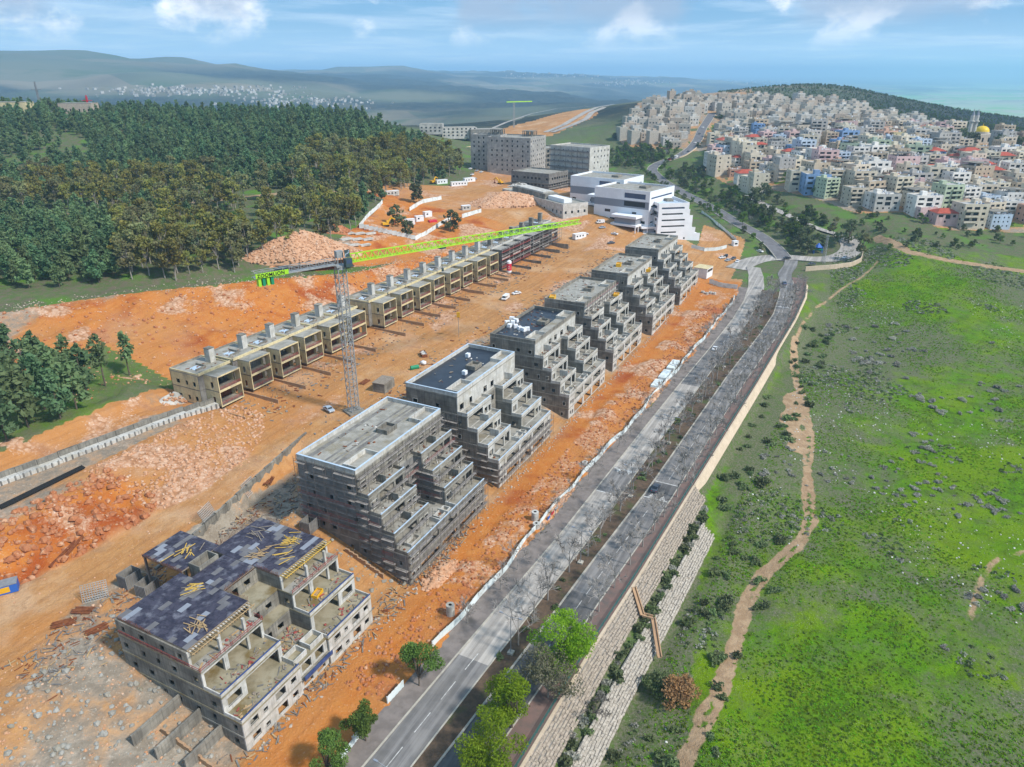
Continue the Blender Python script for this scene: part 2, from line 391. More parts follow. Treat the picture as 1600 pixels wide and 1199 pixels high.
mat('crane_green', (.33,.64,.02), (.38,.68,.04), .5, .5)
mat('crane_grey', (.36,.37,.37), (.28,.29,.29), 1.0, .55, metal=.2)
mat('crane_dark', (.05,.08,.085), rough=.5)
mat('black', (.012,.012,.012), rough=.6)
mat('yellow', (.75,.42,.02), (.65,.35,.02), 1.0, .55)
mat('red', (.60,.035,.06), rough=.5)
mat('orange_paint', (.75,.16,.02), rough=.5)
mat('plastic_green', (.02,.25,.12), rough=.5)
mat('plastic_blue', (.03,.12,.45), rough=.5)
mat('rail_teal', (.015,.11,.10), (.02,.14,.13), 1.0, .5)
mat('steel_grey', (.34,.35,.36), (.27,.28,.29), 1.2, .5, metal=.4)
mat('asphalt_dark', (.12,.115,.112), (.09,.087,.085), .5, .9, .01, 6, (.16,.155,.15), .12, lane=.5)
mat('asphalt', (.185,.175,.168), (.145,.138,.133), .4, .9, .01, 6, (.23,.215,.20), .09, lane=.6)
mat('asphalt_dusty', (.36,.33,.295), (.285,.26,.235), .35, .92, .01, 6, (.21,.195,.18), .07, lane=.6)
mat('asphalt_blue', (.13,.125,.13), (.17,.165,.17), .3, .9)
mat('paint', (.66,.65,.62), (.34,.33,.31), 1.3, .7)
mat('kerb', (.46,.43,.36), (.36,.33,.28), .8, .9, .01)
mat('paving_red', (.20,.125,.105), (.15,.11,.095), .5, .92, .01, 5, (.12,.10,.09), .3)
mat('paving_grey', (.23,.195,.175), (.17,.145,.13), .45, .92, .01, 5, (.13,.11,.095), .25)
mat('median_soil', (.13,.085,.055), (.085,.06,.04), .9, .95, .05, 4, (.07,.085,.03), .16)
mat('median_scrub', (.07,.085,.03), (.11,.08,.05), .5, .95, .08, 3, (.05,.075,.02), .2)
mat('cream_wall', (.62,.50,.37), (.54,.43,.31), .4, .9, .02, 3, streak=.25)
mat('limestone', (.50,.42,.335), (.32,.265,.21), 1.6, .92, .04, 4)
mat('limestone_white', (.56,.50,.42), (.36,.315,.26), 1.6, .92, .04, 4)
mat('rock_orange', (.55,.32,.19), (.45,.23,.12), 1.0, .92, .04, 4, (.62,.45,.33), .4)
mat('rock_red', (.42,.17,.075), (.34,.12,.05), 1.0, .92, .05, 4, (.55,.33,.20), .6)
mat('rock_white', (.66,.64,.60), (.50,.48,.45), 1.0, .92, .04, 4)
mat('heap_soil', (.56,.33,.20), (.46,.25,.14), .7, .95, .12, 2.5, (.62,.43,.30), .3)
mat('bark', (.10,.075,.055), (.15,.12,.09), 2.0, .95)
mat('bark_pale', (.36,.33,.28), (.25,.22,.19), 2.0, .9)
mat('twig_grey', (.27,.245,.22), (.34,.31,.285), 2.0, .95)
mat('twig_dark', (.10,.09,.08), (.14,.12,.105), 2.0, .95)
def leafmat(name, c1, c2, sc=.35, tr=.25):
    m = mat(name, c1, c2, sc, .75, spec=.15); T = NT(m.node_tree); b = T.n['Principled BSDF']
    src = b.inputs['Base Color'].links[0].from_socket
    oi = T.node('ShaderNodeObjectInfo'); hs = T.node('ShaderNodeHueSaturation')
    T.put(hs.inputs['Hue'], T.math('MULTIPLY_ADD', oi.outputs['Random'], .035, .4825)); T.put(hs.inputs['Value'], T.math('MULTIPLY_ADD', oi.outputs['Random'], .55, .72)); T.put(hs.inputs['Color'], src)
    T.l.new(hs.outputs[0], b.inputs['Base Color'])
    tl = T.node('ShaderNodeBsdfTranslucent'); T.l.new(hs.outputs[0], tl.inputs[0]); mx = T.node('ShaderNodeMixShader'); mx.inputs[0].default_value = tr
    T.l.new(b.outputs[0], mx.inputs[1]); T.l.new(tl.outputs[0], mx.inputs[2]); T.l.new(mx.outputs[0], T.n['Material Output'].inputs[0])
leafmat('leaf_pine', (.145,.225,.095), (.185,.25,.11), .35, .3)
leafmat('leaf_pine_dark', (.105,.195,.09), (.14,.215,.10), .35, .3)
leafmat('leaf_euc', (.22,.24,.075), (.29,.255,.06), .35, .3)
leafmat('leaf_euc_brown', (.245,.225,.10), (.20,.225,.095), .35, .3)
leafmat('leaf_bright', (.27,.40,.02), (.20,.33,.02), .6, .45)
leafmat('leaf_green', (.15,.22,.04), (.11,.175,.04), .6, .35)
leafmat('leaf_olive', (.135,.155,.07), (.10,.125,.06), .6)
leafmat('leaf_grey', (.24,.235,.15), (.20,.21,.11), .6)
leafmat('leaf_brown', (.36,.18,.08), (.28,.16,.09), .8)
leafmat('leaf_thorn', (.46,.44,.39), (.36,.36,.29), .8, .4)
leafmat('leaf_shrub', (.15,.22,.075), (.19,.23,.11), .5, .35)
leafmat('grass_tuft', (.26,.50,.02), (.20,.42,.02), .2, .5)
# houses of the town: wall colour per house
mat('house_wall', (1,1,1), (.86,.85,.83), .25, .9, .01, 3, (.74,.71,.66), .11, streak=.35, objcol=1.0)
mat('house_roof', (.50,.48,.45), (.34,.33,.31), .25, .92, c3=(.24,.23,.22), s3=.1)
mat('tile_red', (.42,.085,.05), (.34,.07,.045), .5, .85)
mat('tile_orange', (.62,.13,.04), (.50,.11,.04), .5, .85)
mat('tank_white', (.78,.78,.78), rough=.5)
mat('panel_blue', (.03,.06,.16), rough=.3, spec=.5)
mat('gold', (.80,.55,.02), (.72,.48,.02), .5, .45)
# ------------------------------------------------------------------ roads: lines first, then the ground is levelled under them
def RW(s, r, dz=0.0):
    X, Y = wsr(s, r); z = float(zroad(s)); k = (CAM_H-z)/CAM_H
    return (X*k, Y*k, z+dz)
def smooth3(P, n=2):
    P = np.array(P, dtype=float)
    for _ in range(n):
        Q = P.copy(); Q[1:-1] = P[:-2]*.25+P[1:-1]*.5+P[2:]*.25; P = Q
    return P
def resample(P, st):
    P = np.array(P, dtype=float); d = np.r_[0, np.cumsum(np.linalg.norm(np.diff(P[:, :2], axis=0), axis=1))]
    n = max(2, int(d[-1]/st)+1); t = np.linspace(0, d[-1], n)
    return np.stack([np.interp(t, d, P[:, i]) for i in range(3)], 1)
def pline(pxs, st=4.0, sm=6): return smooth3(resample([hit(x, y) for x, y in pxs], st), sm)
S_ROAD = np.arange(-57, 396, 3.0)
lane_l = np.array([RW(s, float(LL(s))+3.65) for s in S_ROAD])
lane_r = np.array([RW(s, float(RL(s))+3.7) for s in S_ROAD if s <= 388])
valley_road = pline([(1228,408),(1212,387),(1187,367),(1162,355),(1137,340),(1117,327),(1070,303),(1035,283),(1017,266),(1024,257),(1040,251),(1062,244),(1080,232),(1090,219),(1097,202),(1107,187),(1113,177)])
junction = pline([(1150,420),(1172,408),(1200,402),(1240,402),(1285,407),(1318,402),(1336,390),(1330,377),(1318,368)])
lower_road = pline([(1165,305),(1197,321),(1237,339),(1275,357),(1318,369)])
lk_ = hit(1237, 404); link_road = smooth3(resample([tuple(lane_r[-3]), tuple(lane_r[-1]), ((lane_r[-1][0]+lk_[0])/2+1.5, (lane_r[-1][1]+lk_[1])/2, (lane_r[-1][2]+lk_[2])/2), lk_], 3.0), 3)
ramp_a = pline([(852,207),(880,196),(902,183),(914,176),(933,168),(960,163)])
ramp_b = pline([(863,207),(894,196),(916,186),(925,176),(945,168)])
ramp_c = pline([(760,205),(790,192),(830,178),(870,170),(930,166)])
forest_path = pline([(-60,343),(0,340),(100,335),(190,325),(330,314),(480,300),(540,300),(600,296)])
def carve(P, half, fall, dz=-.22):
    global ZZ
    xm, xM = P[:, 0].min()-half-fall, P[:, 0].max()+half+fall; ym, yM = P[:, 1].min()-half-fall, P[:, 1].max()+half+fall
    i0, i1 = np.searchsorted(GX, [xm, xM]); j0, j1 = np.searchsorted(GY, [ym, yM])
    Q = resample(P, 1.5)
    sx = XX[j0:j1, i0:i1].ravel(); sy = YY[j0:j1, i0:i1].ravel(); sz = ZZ[j0:j1, i0:i1].ravel().copy()
    for a in range(0, len(sx), 30000):
        d2 = (sx[a:a+30000, None]-Q[None, :, 0])**2+(sy[a:a+30000, None]-Q[None, :, 1])**2
        k = d2.argmin(1); d = np.sqrt(d2[np.arange(len(k)), k])
        w = 1-sstep(d, half, half+fall); sz[a:a+30000] += (Q[k, 2]+dz-sz[a:a+30000])*w
    ZZ[j0:j1, i0:i1] = sz.reshape(ZZ[j0:j1, i0:i1].shape)
far_l = lane_l[np.array([s > 270 for s in S_ROAD])]
mid_line = np.array([RW(s, (float(LL(s))+float(RL(s))+7.4)/2) for s in S_ROAD if 255 < s <= 388])
carve(valley_road, 6, 14); carve(lower_road, 5, 10); carve(junction, 7, 14); carve(ramp_a, 6, 25); carve(ramp_c, 5, 20)
carve(mid_line, 15, 10); carve(link_road, 6, 10)
# ------------------------------------------------------------------ ground cover masks
def dmin(P):
    d = np.full(XX.shape, 1e3); m = 40
    i0, i1 = np.searchsorted(GX, [P[:, 0].min()-m, P[:, 0].max()+m]); j0, j1 = np.searchsorted(GY, [P[:, 1].min()-m, P[:, 1].max()+m])
    Q = resample(P, 1.5); sx = XX[j0:j1, i0:i1].ravel(); sy = YY[j0:j1, i0:i1].ravel(); o = np.empty(len(sx))
    for a in range(0, len(sx), 30000):
        o[a:a+30000] = np.sqrt(((sx[a:a+30000, None]-Q[None, :, 0])**2+(sy[a:a+30000, None]-Q[None, :, 1])**2).min(1))
    d[j0:j1, i0:i1] = o.reshape(j1-j0, i1-i0); return d
def inpoly(poly):
    P = np.array(poly); ins = np.zeros(XX.shape, bool); j = len(P)-1
    for i in range(len(P)):
        xi, yi = P[i, :2]; xj, yj = P[j, :2]
        c = ((yi > YY) != (yj > YY)) & (XX < (xj-xi)*(YY-yi)/(yj-yi+1e-9)+xi); ins ^= c; j = i
    return ins
def ppoly(px): return inpoly([hit(x, y) for x, y in px])
nz1 = fbm(XX, YY, 14, 4, 21); nz2 = fbm(XX, YY, 5, 3, 33); nz3 = fbm(XX, YY, 45, 4, 5)
SF, RF = SS, RR
site = (SS > -75) & (SS < 345) & (RR < FENCE(np.clip(SS, -60, 345))+1.5) & (RR > CUT_T(SS)-3+nz1*14)
site_far = ppoly([(960,440),(1140,440),(1150,420),(1165,375),(1100,352),(1090,385),(985,330),(930,300),(880,262),(830,255),(745,262),(730,290),(640,286),(560,298),(600,310),(560,352),(520,385),(420,420),(470,425),(700,410),(760,430),(870,440)])
site = site | site_far
site_f = site.astype(float)
mound_green = ((SS > 15) & (SS < 88) & (RR < -112+nz1*6) & (RR > CUT_B(SS)-34+nz1*10)).astype(float)
trail_pts = [[(1243,528),(1240,560),(1245,600),(1258,640),(1265,680),(1262,720),(1262,770),(1268,810),(1250,850),(1215,880),(1185,905),(1165,945),(1150,1000),(1135,1050),(1110,1110),(1085,1160),(1060,1215)],
  [(1243,530),(1255,505),(1275,480),(1310,455),(1345,435),(1372,408)], [(1370,372),(1420,395),(1480,407),(1540,415),(1640,430)], [(1640,860),(1600,863),(1560,870),(1535,900),(1515,965)],
  [(1255,880),(1330,915)], [(1245,615),(1235,650),(1245,700)]]
TR = [pline(p, 2.0, 3) for p in trail_pts]
dT = dmin(TR[0]); wT = np.interp(YY, [80, 130, 200, 300], [1.8, 1.5, 1.4, 1.2])
trail = 1-sstep(dT+nz2*2.2, wT-.3, wT+.9)
# wheel ruts: grass stays along the crown in the narrow parts
trail *= 1-.9*(1-sstep(dT+nz2*.9, .2, .75))*sstep(fbm(XX, YY, 40, 2, 77), -.14, -.02)
for P, w in ((TR[1], .8), (TR[3], 1.0)):
    d = dmin(P); rut = np.exp(-(d/1.15)**2)*.8; trail = np.maximum(trail, rut*sstep(nz2, -.4, .05))
trail = np.maximum(trail, 1-sstep(dmin(TR[2])+nz2*3, 2.2, 3.6)); trail = np.maximum(trail, .5*(1-sstep(dmin(TR[4])+nz2*2, .3, 1.2)))
trail = np.maximum(trail, (1-sstep(dmin(TR[5])+nz2*5, 2.2, 4.2)))
trail = np.maximum(trail, 1-sstep(dmin(forest_path)+nz2*2, 1.8, 3.0))
bare_pix = [(1228,795,5),(1300,440,7),(1290,447,5),(1690,0,0)]
scars = (sstep(fbm(XX, YY, 9, 4, 51), .20, .26)*(SS > -80)*(RR > RAIL(np.clip(SS, -60, 389))+12)*(DIST < 600))
meadow = (RR > RAIL(np.clip(SS, -60, 389))+.5) & ~site & (DIST < 700)
forest = (RR < CUT_T(np.clip(SS, -60, 330))) & ~site & (DIST < 1150)
DIRT = [pline([(0,965),(130,900),(230,830),(430,720),(560,638),(640,580),(760,480),(900,385),(945,345),(935,310),(900,290)], 3, 4)]
haul = 1-sstep(dmin(DIRT[0])+nz2*4, 5.0, 9.5)
front = site_f*(RR > 1)*(SS < 340)
berm = np.clip(sstep(RR, 6.5, 9)*(SS < 330)*site_f*sstep(SS, 25, 60), 0, 1)
tracks_f = np.exp(-((RR-np.interp(SS, [-40, 30, 80, 140, 220, 330], [9.5, 9.0, 6.0, 6.0, 7.5, 10]))/2.6)**2)*front
cutface = site_f*(RR < CUT_B(SS)+3)*(SS < 345)
orange = np.clip(front*.8+cutface*(.62+nz3*1.6+nz1*.8)*sstep(SS, 60, 150)+cutface*.3, 0, 1)
orange = np.clip(orange+tracks_f*.3+nz1*.6*site_f+site_f*(1-haul)*(RR < -34)*(.24+nz3*.9), 0, 1)*site_f
rubble = site_f*np.clip(sstep(nz1, .0, .22)*.7+berm*.5*(nz2 > 0)-.5*haul, 0, 1)
ra_ = np.interp(SS, [-60, 2, 12, 34, 47, 63, 75, 90], [-74, -70, -66, -63, -60, -60.5, -67, -82])
rub_slope = site_f*sstep(RR, -89, -85)*(1-sstep(RR, ra_-1, ra_+2))*sstep(SS+nz1*14, 33, 40)*(1-sstep(SS, 80, 92))*np.clip(.5+nz1*3.2, 0, 1)
rubble = np.clip(rubble+rub_slope, 0, 1)
cliff = site_f*sstep(RR, -84, -79)*(1-sstep(RR, ra_-1, ra_+1))*(1-sstep(SS+nz1*10, 32, 40)); orange = np.clip(orange+cliff*.7, 0, 1)
under = site_f*(RR < 1)*(RR > -50)*(SS < 330); grey = np.clip(under*(.34+.08*(SS < 45)+nz1*1.7)+site_f*sstep(nz3, .12, .25)*.6*(1-haul)*(RR < -20), 0, 1)
grey = np.maximum(grey, site_f*(RR > -101)*(RR < -89)*(SS < 66)*(SS > -40)*.62); grey *= (1-.9*rub_slope)*(1-cliff)
orange *= 1-.75*grey; haul_t = haul*site_f
green_in = np.clip(mound_green*(1-sstep(nz1, .12, .25)) , 0, 1)
bare = np.clip(site_f-green_in, 0, 1); scars = scars*meadow
field_px = ppoly([(1060,1260),(1105,770),(1240,520),(1262,425),(1345,412),(1372,385),(1420,380),(1640,405),(1700,1260)])
town_px = ppoly([(965,218),(985,187),(1030,152),(1090,144),(1180,146),(1290,164),(1400,190),(1500,214),(1640,228),(1640,366),(1560,362),(1470,358),(1410,333),(1340,335),(1290,316),(1210,298),(1140,290),(1096,266),(1118,236),(1062,233),(975,228)])
grey = np.where(town_px, .55+nz1*1.2, grey); bare = np.where(town_px & (nz1 > -.16), .9, bare); orange = np.where(town_px, 0, orange)
scrubby = ((~field_px) & (~town_px)).astype(float)
bare = np.maximum(bare, ppoly([(760,205),(830,190),(880,176),(925,170),(935,178),(900,196),(862,212),(800,222)]).astype(float)*.9)
# relief of loose ground
ZZ += site_f*(1-haul_t*.8)*(1-.7*under)*nz2*.9*np.clip(1.2-DIST/500, .1, 1)+rubble*nz2*.7+berm*sstep(nz1, -.1, .2)*.9+cliff*(nz2*2.6+nz1*4.0+(vnoise(SS/3.0+nz1*2, RR/14, 18)-.5)*2.0)+cutface*(nz1*2.5+nz2*.9+(vnoise(SS/5.0+nz1*2, RR/30, 8)-.5)*1.8*sstep(RR, CUT_T(SS), CUT_T(SS)+8))+rub_slope*nz1*1.5
rut_n = vnoise(SS/11, RR/.9, 3)-.5
ZZ += (haul_t+tracks_f*.7)*rut_n*.22
ZZ += meadow*(nz1*.9+nz2*.35)*np.clip((RR-RAIL(np.clip(SS, -60, 389))-13)/10, 0, 1)+forest*nz1*2.2
# ground must stay under the carriageways and pavements
corr = (SS > -75) & (SS < 330) & (RR > FENCE(np.clip(SS, -60, 345))+1.0) & (RR < RAIL(np.clip(SS, -60, 389))+.6)
ZZ[corr] = np.minimum(ZZ[corr], zroad(SS[corr])-.22)
for P, h in ((lane_l, 7), (lane_r, 8), (valley_road, 6), (junction, 7), (lower_road, 4.5), (link_road, 6)):
    d = dmin(P); k = d < h
    Q = resample(P, 1.5); kx = XX[k]; ky = YY[k]; zz = np.empty(len(kx))
    for a in range(0, len(kx), 20000): zz[a:a+20000] = Q[((kx[a:a+20000, None]-Q[None, :, 0])**2+(ky[a:a+20000, None]-Q[None, :, 1])**2).argmin(1), 2]
    ZZ[k] = np.minimum(ZZ[k], zz-.2)
# distant land cover: dark woods, also painting cloud shadow bands on the hills
woods_cloud_shade = np.clip(sstep(fbm(XX, YY, 900, 5, 13), -.16, .06)+sstep(XX, 300, 900)*(DIST > 1000)*(DIST < 2200), 0, 1)*sstep(DIST, 850, 1100)
woods_cloud_shade *= (1-sstep(ZZ, -130, -180))*(1-.75*sstep(ZZ, 95, 165))  # thinned on ridge tops: paler field colour stands in for sunlight there
farf = sstep(DIST, 780, 1100)
# ------------------------------------------------------------------ ground material
gm = bpy.data.materials.new('ground_cover'); gm.use_nodes = True; T = NT(gm.node_tree); gb = T.n['Principled BSDF']
gb.inputs['Roughness'].default_value = .95; gb.inputs['Specular IOR Level'].default_value = .1
P_ = T.node('ShaderNodeNewGeometry').outputs['Position']
def attr(n):
    a = T.node('ShaderNodeAttribute'); a.attribute_name = n; s_ = T.node('ShaderNodeSeparateColor'); T.put(s_.inputs[0], a.outputs['Color']); return s_.outputs
a1 = attr('soil'); a2 = attr('cover'); a3 = attr('land')
n1 = T.noise(P_, .055, 6, .6); n2 = T.noise(P_, .35, 6, .65); n3 = T.noise(P_, 1.6, 5, .65); n4 = T.noise(P_, .016, 4, .55)
rot = T.node('ShaderNodeMapping'); T.put(rot.inputs[0], P_); rot.inputs['Rotation'].default_value = (0, 0, -ROT); rot.inputs['Scale'].default_value = (1, 1, 1)
trk = T.noise(T.scale(rot.outputs[0], (.035, .75, .1)), 1.0, 5, .6)
stn = T.voro(P_, .75); stn2 = T.voro(P_, 2.2)
# bare soils
tan = T.mix(T.step(n2, .3, .7), (.50,.262,.102), (.40,.19,.068)); tan = T.mix(T.math('MULTIPLY', T.step(trk, .45, .62), .7), tan, (.33,.165,.065)); tan = T.mix(T.step(n1, .48, .7), tan, (.54,.34,.19)); tan = T.mix(T.math('MULTIPLY', T.step(T.noise(P_, .11, 6, .7), .54, .66), .6), tan, (.30,.16,.075)); tan = T.mix(T.math('MULTIPLY', T.step(n3, .6, .72), .5), tan, (.60,.44,.31))
org = T.mix(T.step(n2, .3, .68), (.47,.145,.024), (.50,.20,.05)); org = T.mix(T.step(n1, .50, .66), org, (.33,.075,.016)); org = T.mix(T.math('MULTIPLY', T.step(trk, .50, .68), .5), org, (.38,.125,.026))
org = T.mix(T.math('MULTIPLY', T.step(n3, .56, .72), .55), org, (.62,.37,.22))
rub = T.mix(T.step(stn.outputs['Color'], .2, .8), (.58,.37,.245), (.48,.26,.15)); rub = T.mix(T.step(n3, .55, .7), rub, (.66,.52,.42)); rub = T.mix(T.step(stn.outputs['Distance'], .45, .8), rub, (.36,.18,.09))
gry = T.mix(T.step(n2, .35, .65), (.33,.285,.225), (.225,.185,.14)); gry = T.mix(T.step(n3, .56, .72), gry, (.45,.40,.33))
soil = T.mix(T.math('ADD', a1[0], T.math('MULTIPLY', T.math('SUBTRACT', n2, .5), .5), clamp=True), tan, org)
soil = T.mix(T.step(T.math('ADD', a1[1], T.math('MULTIPLY', T.math('SUBTRACT', n3, .5), .9)), .3, .7), soil, rub)
soil = T.mix(T.step(T.math('ADD', a1[2], T.math('MULTIPLY', T.math('SUBTRACT', n2, .5), .9)), .3, .75), soil, gry)
# meadow
gr = T.mix(T.step(n2, .32, .66), (.11,.245,.003), (.078,.185,.004)); gr = T.mix(T.step(n1, .40, .62), gr, (.14,.24,.003)); gr = T.mix(T.math('MULTIPLY', T.step(n3, .5, .75), .5), gr, (.04,.075,.008))
scr = T.mix(T.step(n3, .35, .65), (.08,.115,.032), (.165,.155,.105)); scr = T.mix(T.step(n2, .5, .7), scr, (.075,.14,.022))
sm_ = T.math('ADD', T.math('MULTIPLY', n4, .55), T.math('MULTIPLY', T.noise(P_, .09, 6, .7, .4), .75))
mot = T.noise(P_, .17, 7, .72, .6); gr = T.mix(T.math('MULTIPLY', T.step(mot, .47, .60), .7), gr, (.06,.10,.012)); gr = T.mix(T.math('MULTIPLY', T.step(T.noise(P_, .028, 5, .6), .46, .60), .6), gr, (.15,.235,.003))
fine = T.noise(P_, 3.2, 5, .7); gr = T.mix(T.math('MULTIPLY', T.step(fine, .50, .66), .65), gr, (.035,.065,.008)); gr = T.mix(T.math('MULTIPLY', T.step(fine, .44, .30), .5), gr, (.15,.265,.004))
gr = T.mix(T.math('MULTIPLY', T.step(T.noise(P_, .31, 6, .7), .66, .72), .8), gr, (.20,.095,.05))
gr = T.mix(T.step(T.math('ADD', sm_, T.math('MULTIPLY', a3[1], .30)), .60, .84), gr, scr)
gr = T.mix(T.math('MULTIPLY', T.step(stn2.outputs['Distance'], .16, .05), T.step(n1, .44, .6)), gr, (.62,.58,.50))
ff = T.mix(T.step(n2, .35, .65), (.085,.13,.04), (.14,.12,.08)); ff = T.mix(T.step(n1, .5, .65), ff, (.09,.18,.025)); ff = T.mix(T.math('MULTIPLY', T.step(n3, .6, .74), .7), ff, (.30,.26,.21))
veg = T.mix(a2[2], gr, ff)
sand = T.mix(T.step(n2, .35, .65), (.42,.29,.175), (.31,.20,.115)); sand = T.mix(T.math('MULTIPLY', T.step(n3, .55, .7), .6), sand, (.30,.22,.16))
# distance
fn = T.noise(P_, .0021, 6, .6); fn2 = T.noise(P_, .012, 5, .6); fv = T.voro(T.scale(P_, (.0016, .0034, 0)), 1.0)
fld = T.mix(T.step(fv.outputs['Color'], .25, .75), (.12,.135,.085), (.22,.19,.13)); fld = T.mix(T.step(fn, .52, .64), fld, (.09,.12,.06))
wd_cloud_shade = T.mix(T.step(fn2, .35, .65), (.020,.030,.030), (.036,.048,.04)); wd_cloud_shade = T.mix(T.math('MULTIPLY', T.step(T.noise(P_, .05, 4, .6), .5, .68), .7), wd_cloud_shade, (.10,.095,.06))  # near-black wood tone doubles as cloud shadow, put into the colour
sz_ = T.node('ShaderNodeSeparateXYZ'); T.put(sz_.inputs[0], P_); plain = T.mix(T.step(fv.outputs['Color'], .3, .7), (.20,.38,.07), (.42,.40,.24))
land = T.mix(a3[2], T.mix(T.step(sz_.outputs[2], -90, -150), fld, plain), wd_cloud_shade)
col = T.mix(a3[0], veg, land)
edge = T.math('ADD', a2[0], T.math('MULTIPLY', T.math('SUBTRACT', n3, .5), .7))
col = T.mix(T.step(edge, .35, .62), col, soil)
col = T.mix(T.step(T.math('ADD', a2[1], T.math('MULTIPLY', T.math('SUBTRACT', n3, .5), .6)), .35, .65), col, sand)
T.put(gb.inputs['Base Color'], col)
bp = T.node('ShaderNodeBump'); bp.inputs['Distance'].default_value = .5; bp.inputs['Strength'].default_value = .8
hgt = T.math('ADD', T.math('MULTIPLY', n3, .8), T.math('ADD', T.math('MULTIPLY', n2, .9), T.math('MULTIPLY', T.math('MULTIPLY', stn.outputs['Distance'], a1[1]), -.5)))
T.put(bp.inputs['Height'], hgt); T.l.new(bp.outputs[0], gb.inputs['Normal'])
# ------------------------------------------------------------------ the ground sheet, cut along its land covers
ny, nx = XX.shape
idx = np.arange(ny*nx).reshape(ny, nx)
quads = np.stack([idx[:-1, :-1], idx[:-1, 1:], idx[1:, 1:], idx[1:, :-1]], -1).reshape(-1, 4)
allv = np.stack([XX, YY, ZZ], -1).reshape(-1, 3)
def rgba(a, b, c): return np.stack([a, b, c, np.ones_like(a)], -1).reshape(-1, 4).astype(np.float32)
AT = {'soil': rgba(orange, rubble, grey), 'cover': rgba(bare, trail, np.maximum(np.maximum(forest*1.0, mound_green*.6), ((~field_px) & (~town_px) & (YY > 330))*.85)*(1-farf)), 'land': rgba(farf, sstep(nz3, -.1, .2)*.6+scrubby*(RR > -20)*.9+.5*np.exp(-((RR-RAIL(np.clip(SS, -60, 389))-16)/10)**2)*meadow, woods_cloud_shade)}
cat_v = np.zeros((ny, nx), int); cat_v[meadow] = 2; cat_v[forest] = 3; cat_v[site] = 1; cat_v[(trail > .5) & meadow] = 4; cat_v[(DIST > 1150)] = 5; cat_v[(haul_t > .5)] = 6
cq = cat_v[:-1, :-1].ravel()
GROUND = {}
for cid, nm in ((0, 'ground'), (1, 'construction_ground'), (2, 'meadow'), (3, 'forest_floor'), (4, 'dirt_track'), (5, 'distant_hills'), (6, 'haul_road')):
    q = quads[cq == cid]
    if not len(q): continue
    used, inv_ = np.unique(q, return_inverse=True); q = inv_.reshape(-1, 4)
    me = bpy.data.meshes.new(nm); me.vertices.add(len(used)); me.vertices.foreach_set('co', allv[used].astype(np.float32).ravel())
    me.loops.add(q.size); me.loops.foreach_set('vertex_index', q.ravel().astype(np.int32))
    me.polygons.add(len(q)); me.polygons.foreach_set('loop_start', np.arange(0, q.size, 4, dtype=np.int32)); me.polygons.foreach_set('use_smooth', np.ones(len(q), bool))
    me.update(calc_edges=True); me.materials.append(gm)
    for an, av in AT.items():
        at_ = me.attributes.new(an, 'FLOAT_COLOR', 'POINT'); at_.data.foreach_set('color', av[used].ravel())
    GROUND[nm] = tag(link(nm, me), kind='structure')
# ------------------------------------------------------------------ haze: one closed box of pale air
hm = bpy.data.materials.new('air'); hm.use_nodes = True; H_ = NT(hm.node_tree); H_.n.clear()
ho = H_.node('ShaderNodeOutputMaterial'); pv_ = H_.node('ShaderNodeVolumePrincipled')
pv_.inputs['Color'].default_value = (.42,.72,1.0,1); pv_.inputs['Density'].default_value = 1.15e-4; pv_.inputs['Anisotropy'].default_value = .0
pv_.inputs['Density Attribute'].default_value = ''; pv_.inputs['Temperature Attribute'].default_value = ''; hm.cycles.homogeneous_volume = True
H_.l.new(pv_.outputs[0], ho.inputs['Volume'])
zlo = float(ZZ.min())-3; zhi = float(ZZ.max())+60
hb = MB().box(-27500, 27500, -3900, 38000, zlo, zhi).build('haze', [hm]); tag(hb, 'pale blue air over the distant hills', 'haze', kind='stuff')
# ------------------------------------------------------------------ carriageways, kerbs, pavements, markings
def ribbon(name, A, B, m, dz=0.0, nsub=1):
    mb = MB(); n = len(A)
    for i in range(n):
        for k in range(nsub+1):
            t = k/nsub; mb.v.append(tuple(A[i][j]*(1-t)+B[i][j]*t+(dz if j == 2 else 0) for j in range(3)))
    w = nsub+1
    for i in range(n-1):
        for k in range(nsub):
            mb.f.append((i*w+k, i*w+k+1, (i+1)*w+k+1, (i+1)*w+k)); mb.m.append(0)
    return tag(mb.build(name, m), kind='structure')
def srline(tabf, off, s0, s1, dz=0.0, st=3.0):
    n = max(2, int((s1-s0)/st)+1)
    return [RW(s, float(tabf(s))+off, dz) for s in np.linspace(s0, s1, n)]
def offs(P, o, dz=0.0):
    P = np.asarray(P); t = np.gradient(P[:, :2], axis=0); t /= np.linalg.norm(t, axis=1)[:, None]+1e-9
    return [(P[i, 0]+t[i, 1]*o, P[i, 1]-t[i, 0]*o, P[i, 2]+dz) for i in range(len(P))]
def kerbline(name, P, w=.32, h=.17, m='kerb'):
    P = np.asarray(P); a = offs(P, -w/2); b = offs(P, w/2); mb = MB(); n = len(P)
    for i in range(n):
        mb.v += [(a[i][0], a[i][1], a[i][2]-.3), (a[i][0], a[i][1], a[i][2]+h), (b[i][0], b[i][1], b[i][2]+h), (b[i][0], b[i][1], b[i][2]-.3)]
    for i in range(n-1):
        for k in range(3): mb.f.append((i*4+k, i*4+k+1, i*4+5+k, i*4+4+k)); mb.m.append(0)
    return tag(mb.build(name, m), kind='structure')
road = ribbon('road', srline(LL, 0, -57, 37), srline(LL, 7.3, -57, 37), 'asphalt')
road2 = ribbon('road', srline(LL, 0, 37, 109), srline(LL, 7.3, 37, 109), 'asphalt_dusty')
ribbon('road', srline(LL, 0, 109, 124), srline(LL, 7.3, 109, 124), 'asphalt')
ribbon('road', srline(LL, 0, 124, 196), srline(LL, 7.3, 124, 196), 'asphalt_dusty')
ribbon('road', srline(LL, 0, 196, 262), srline(LL, 7.3, 196, 262), 'asphalt')
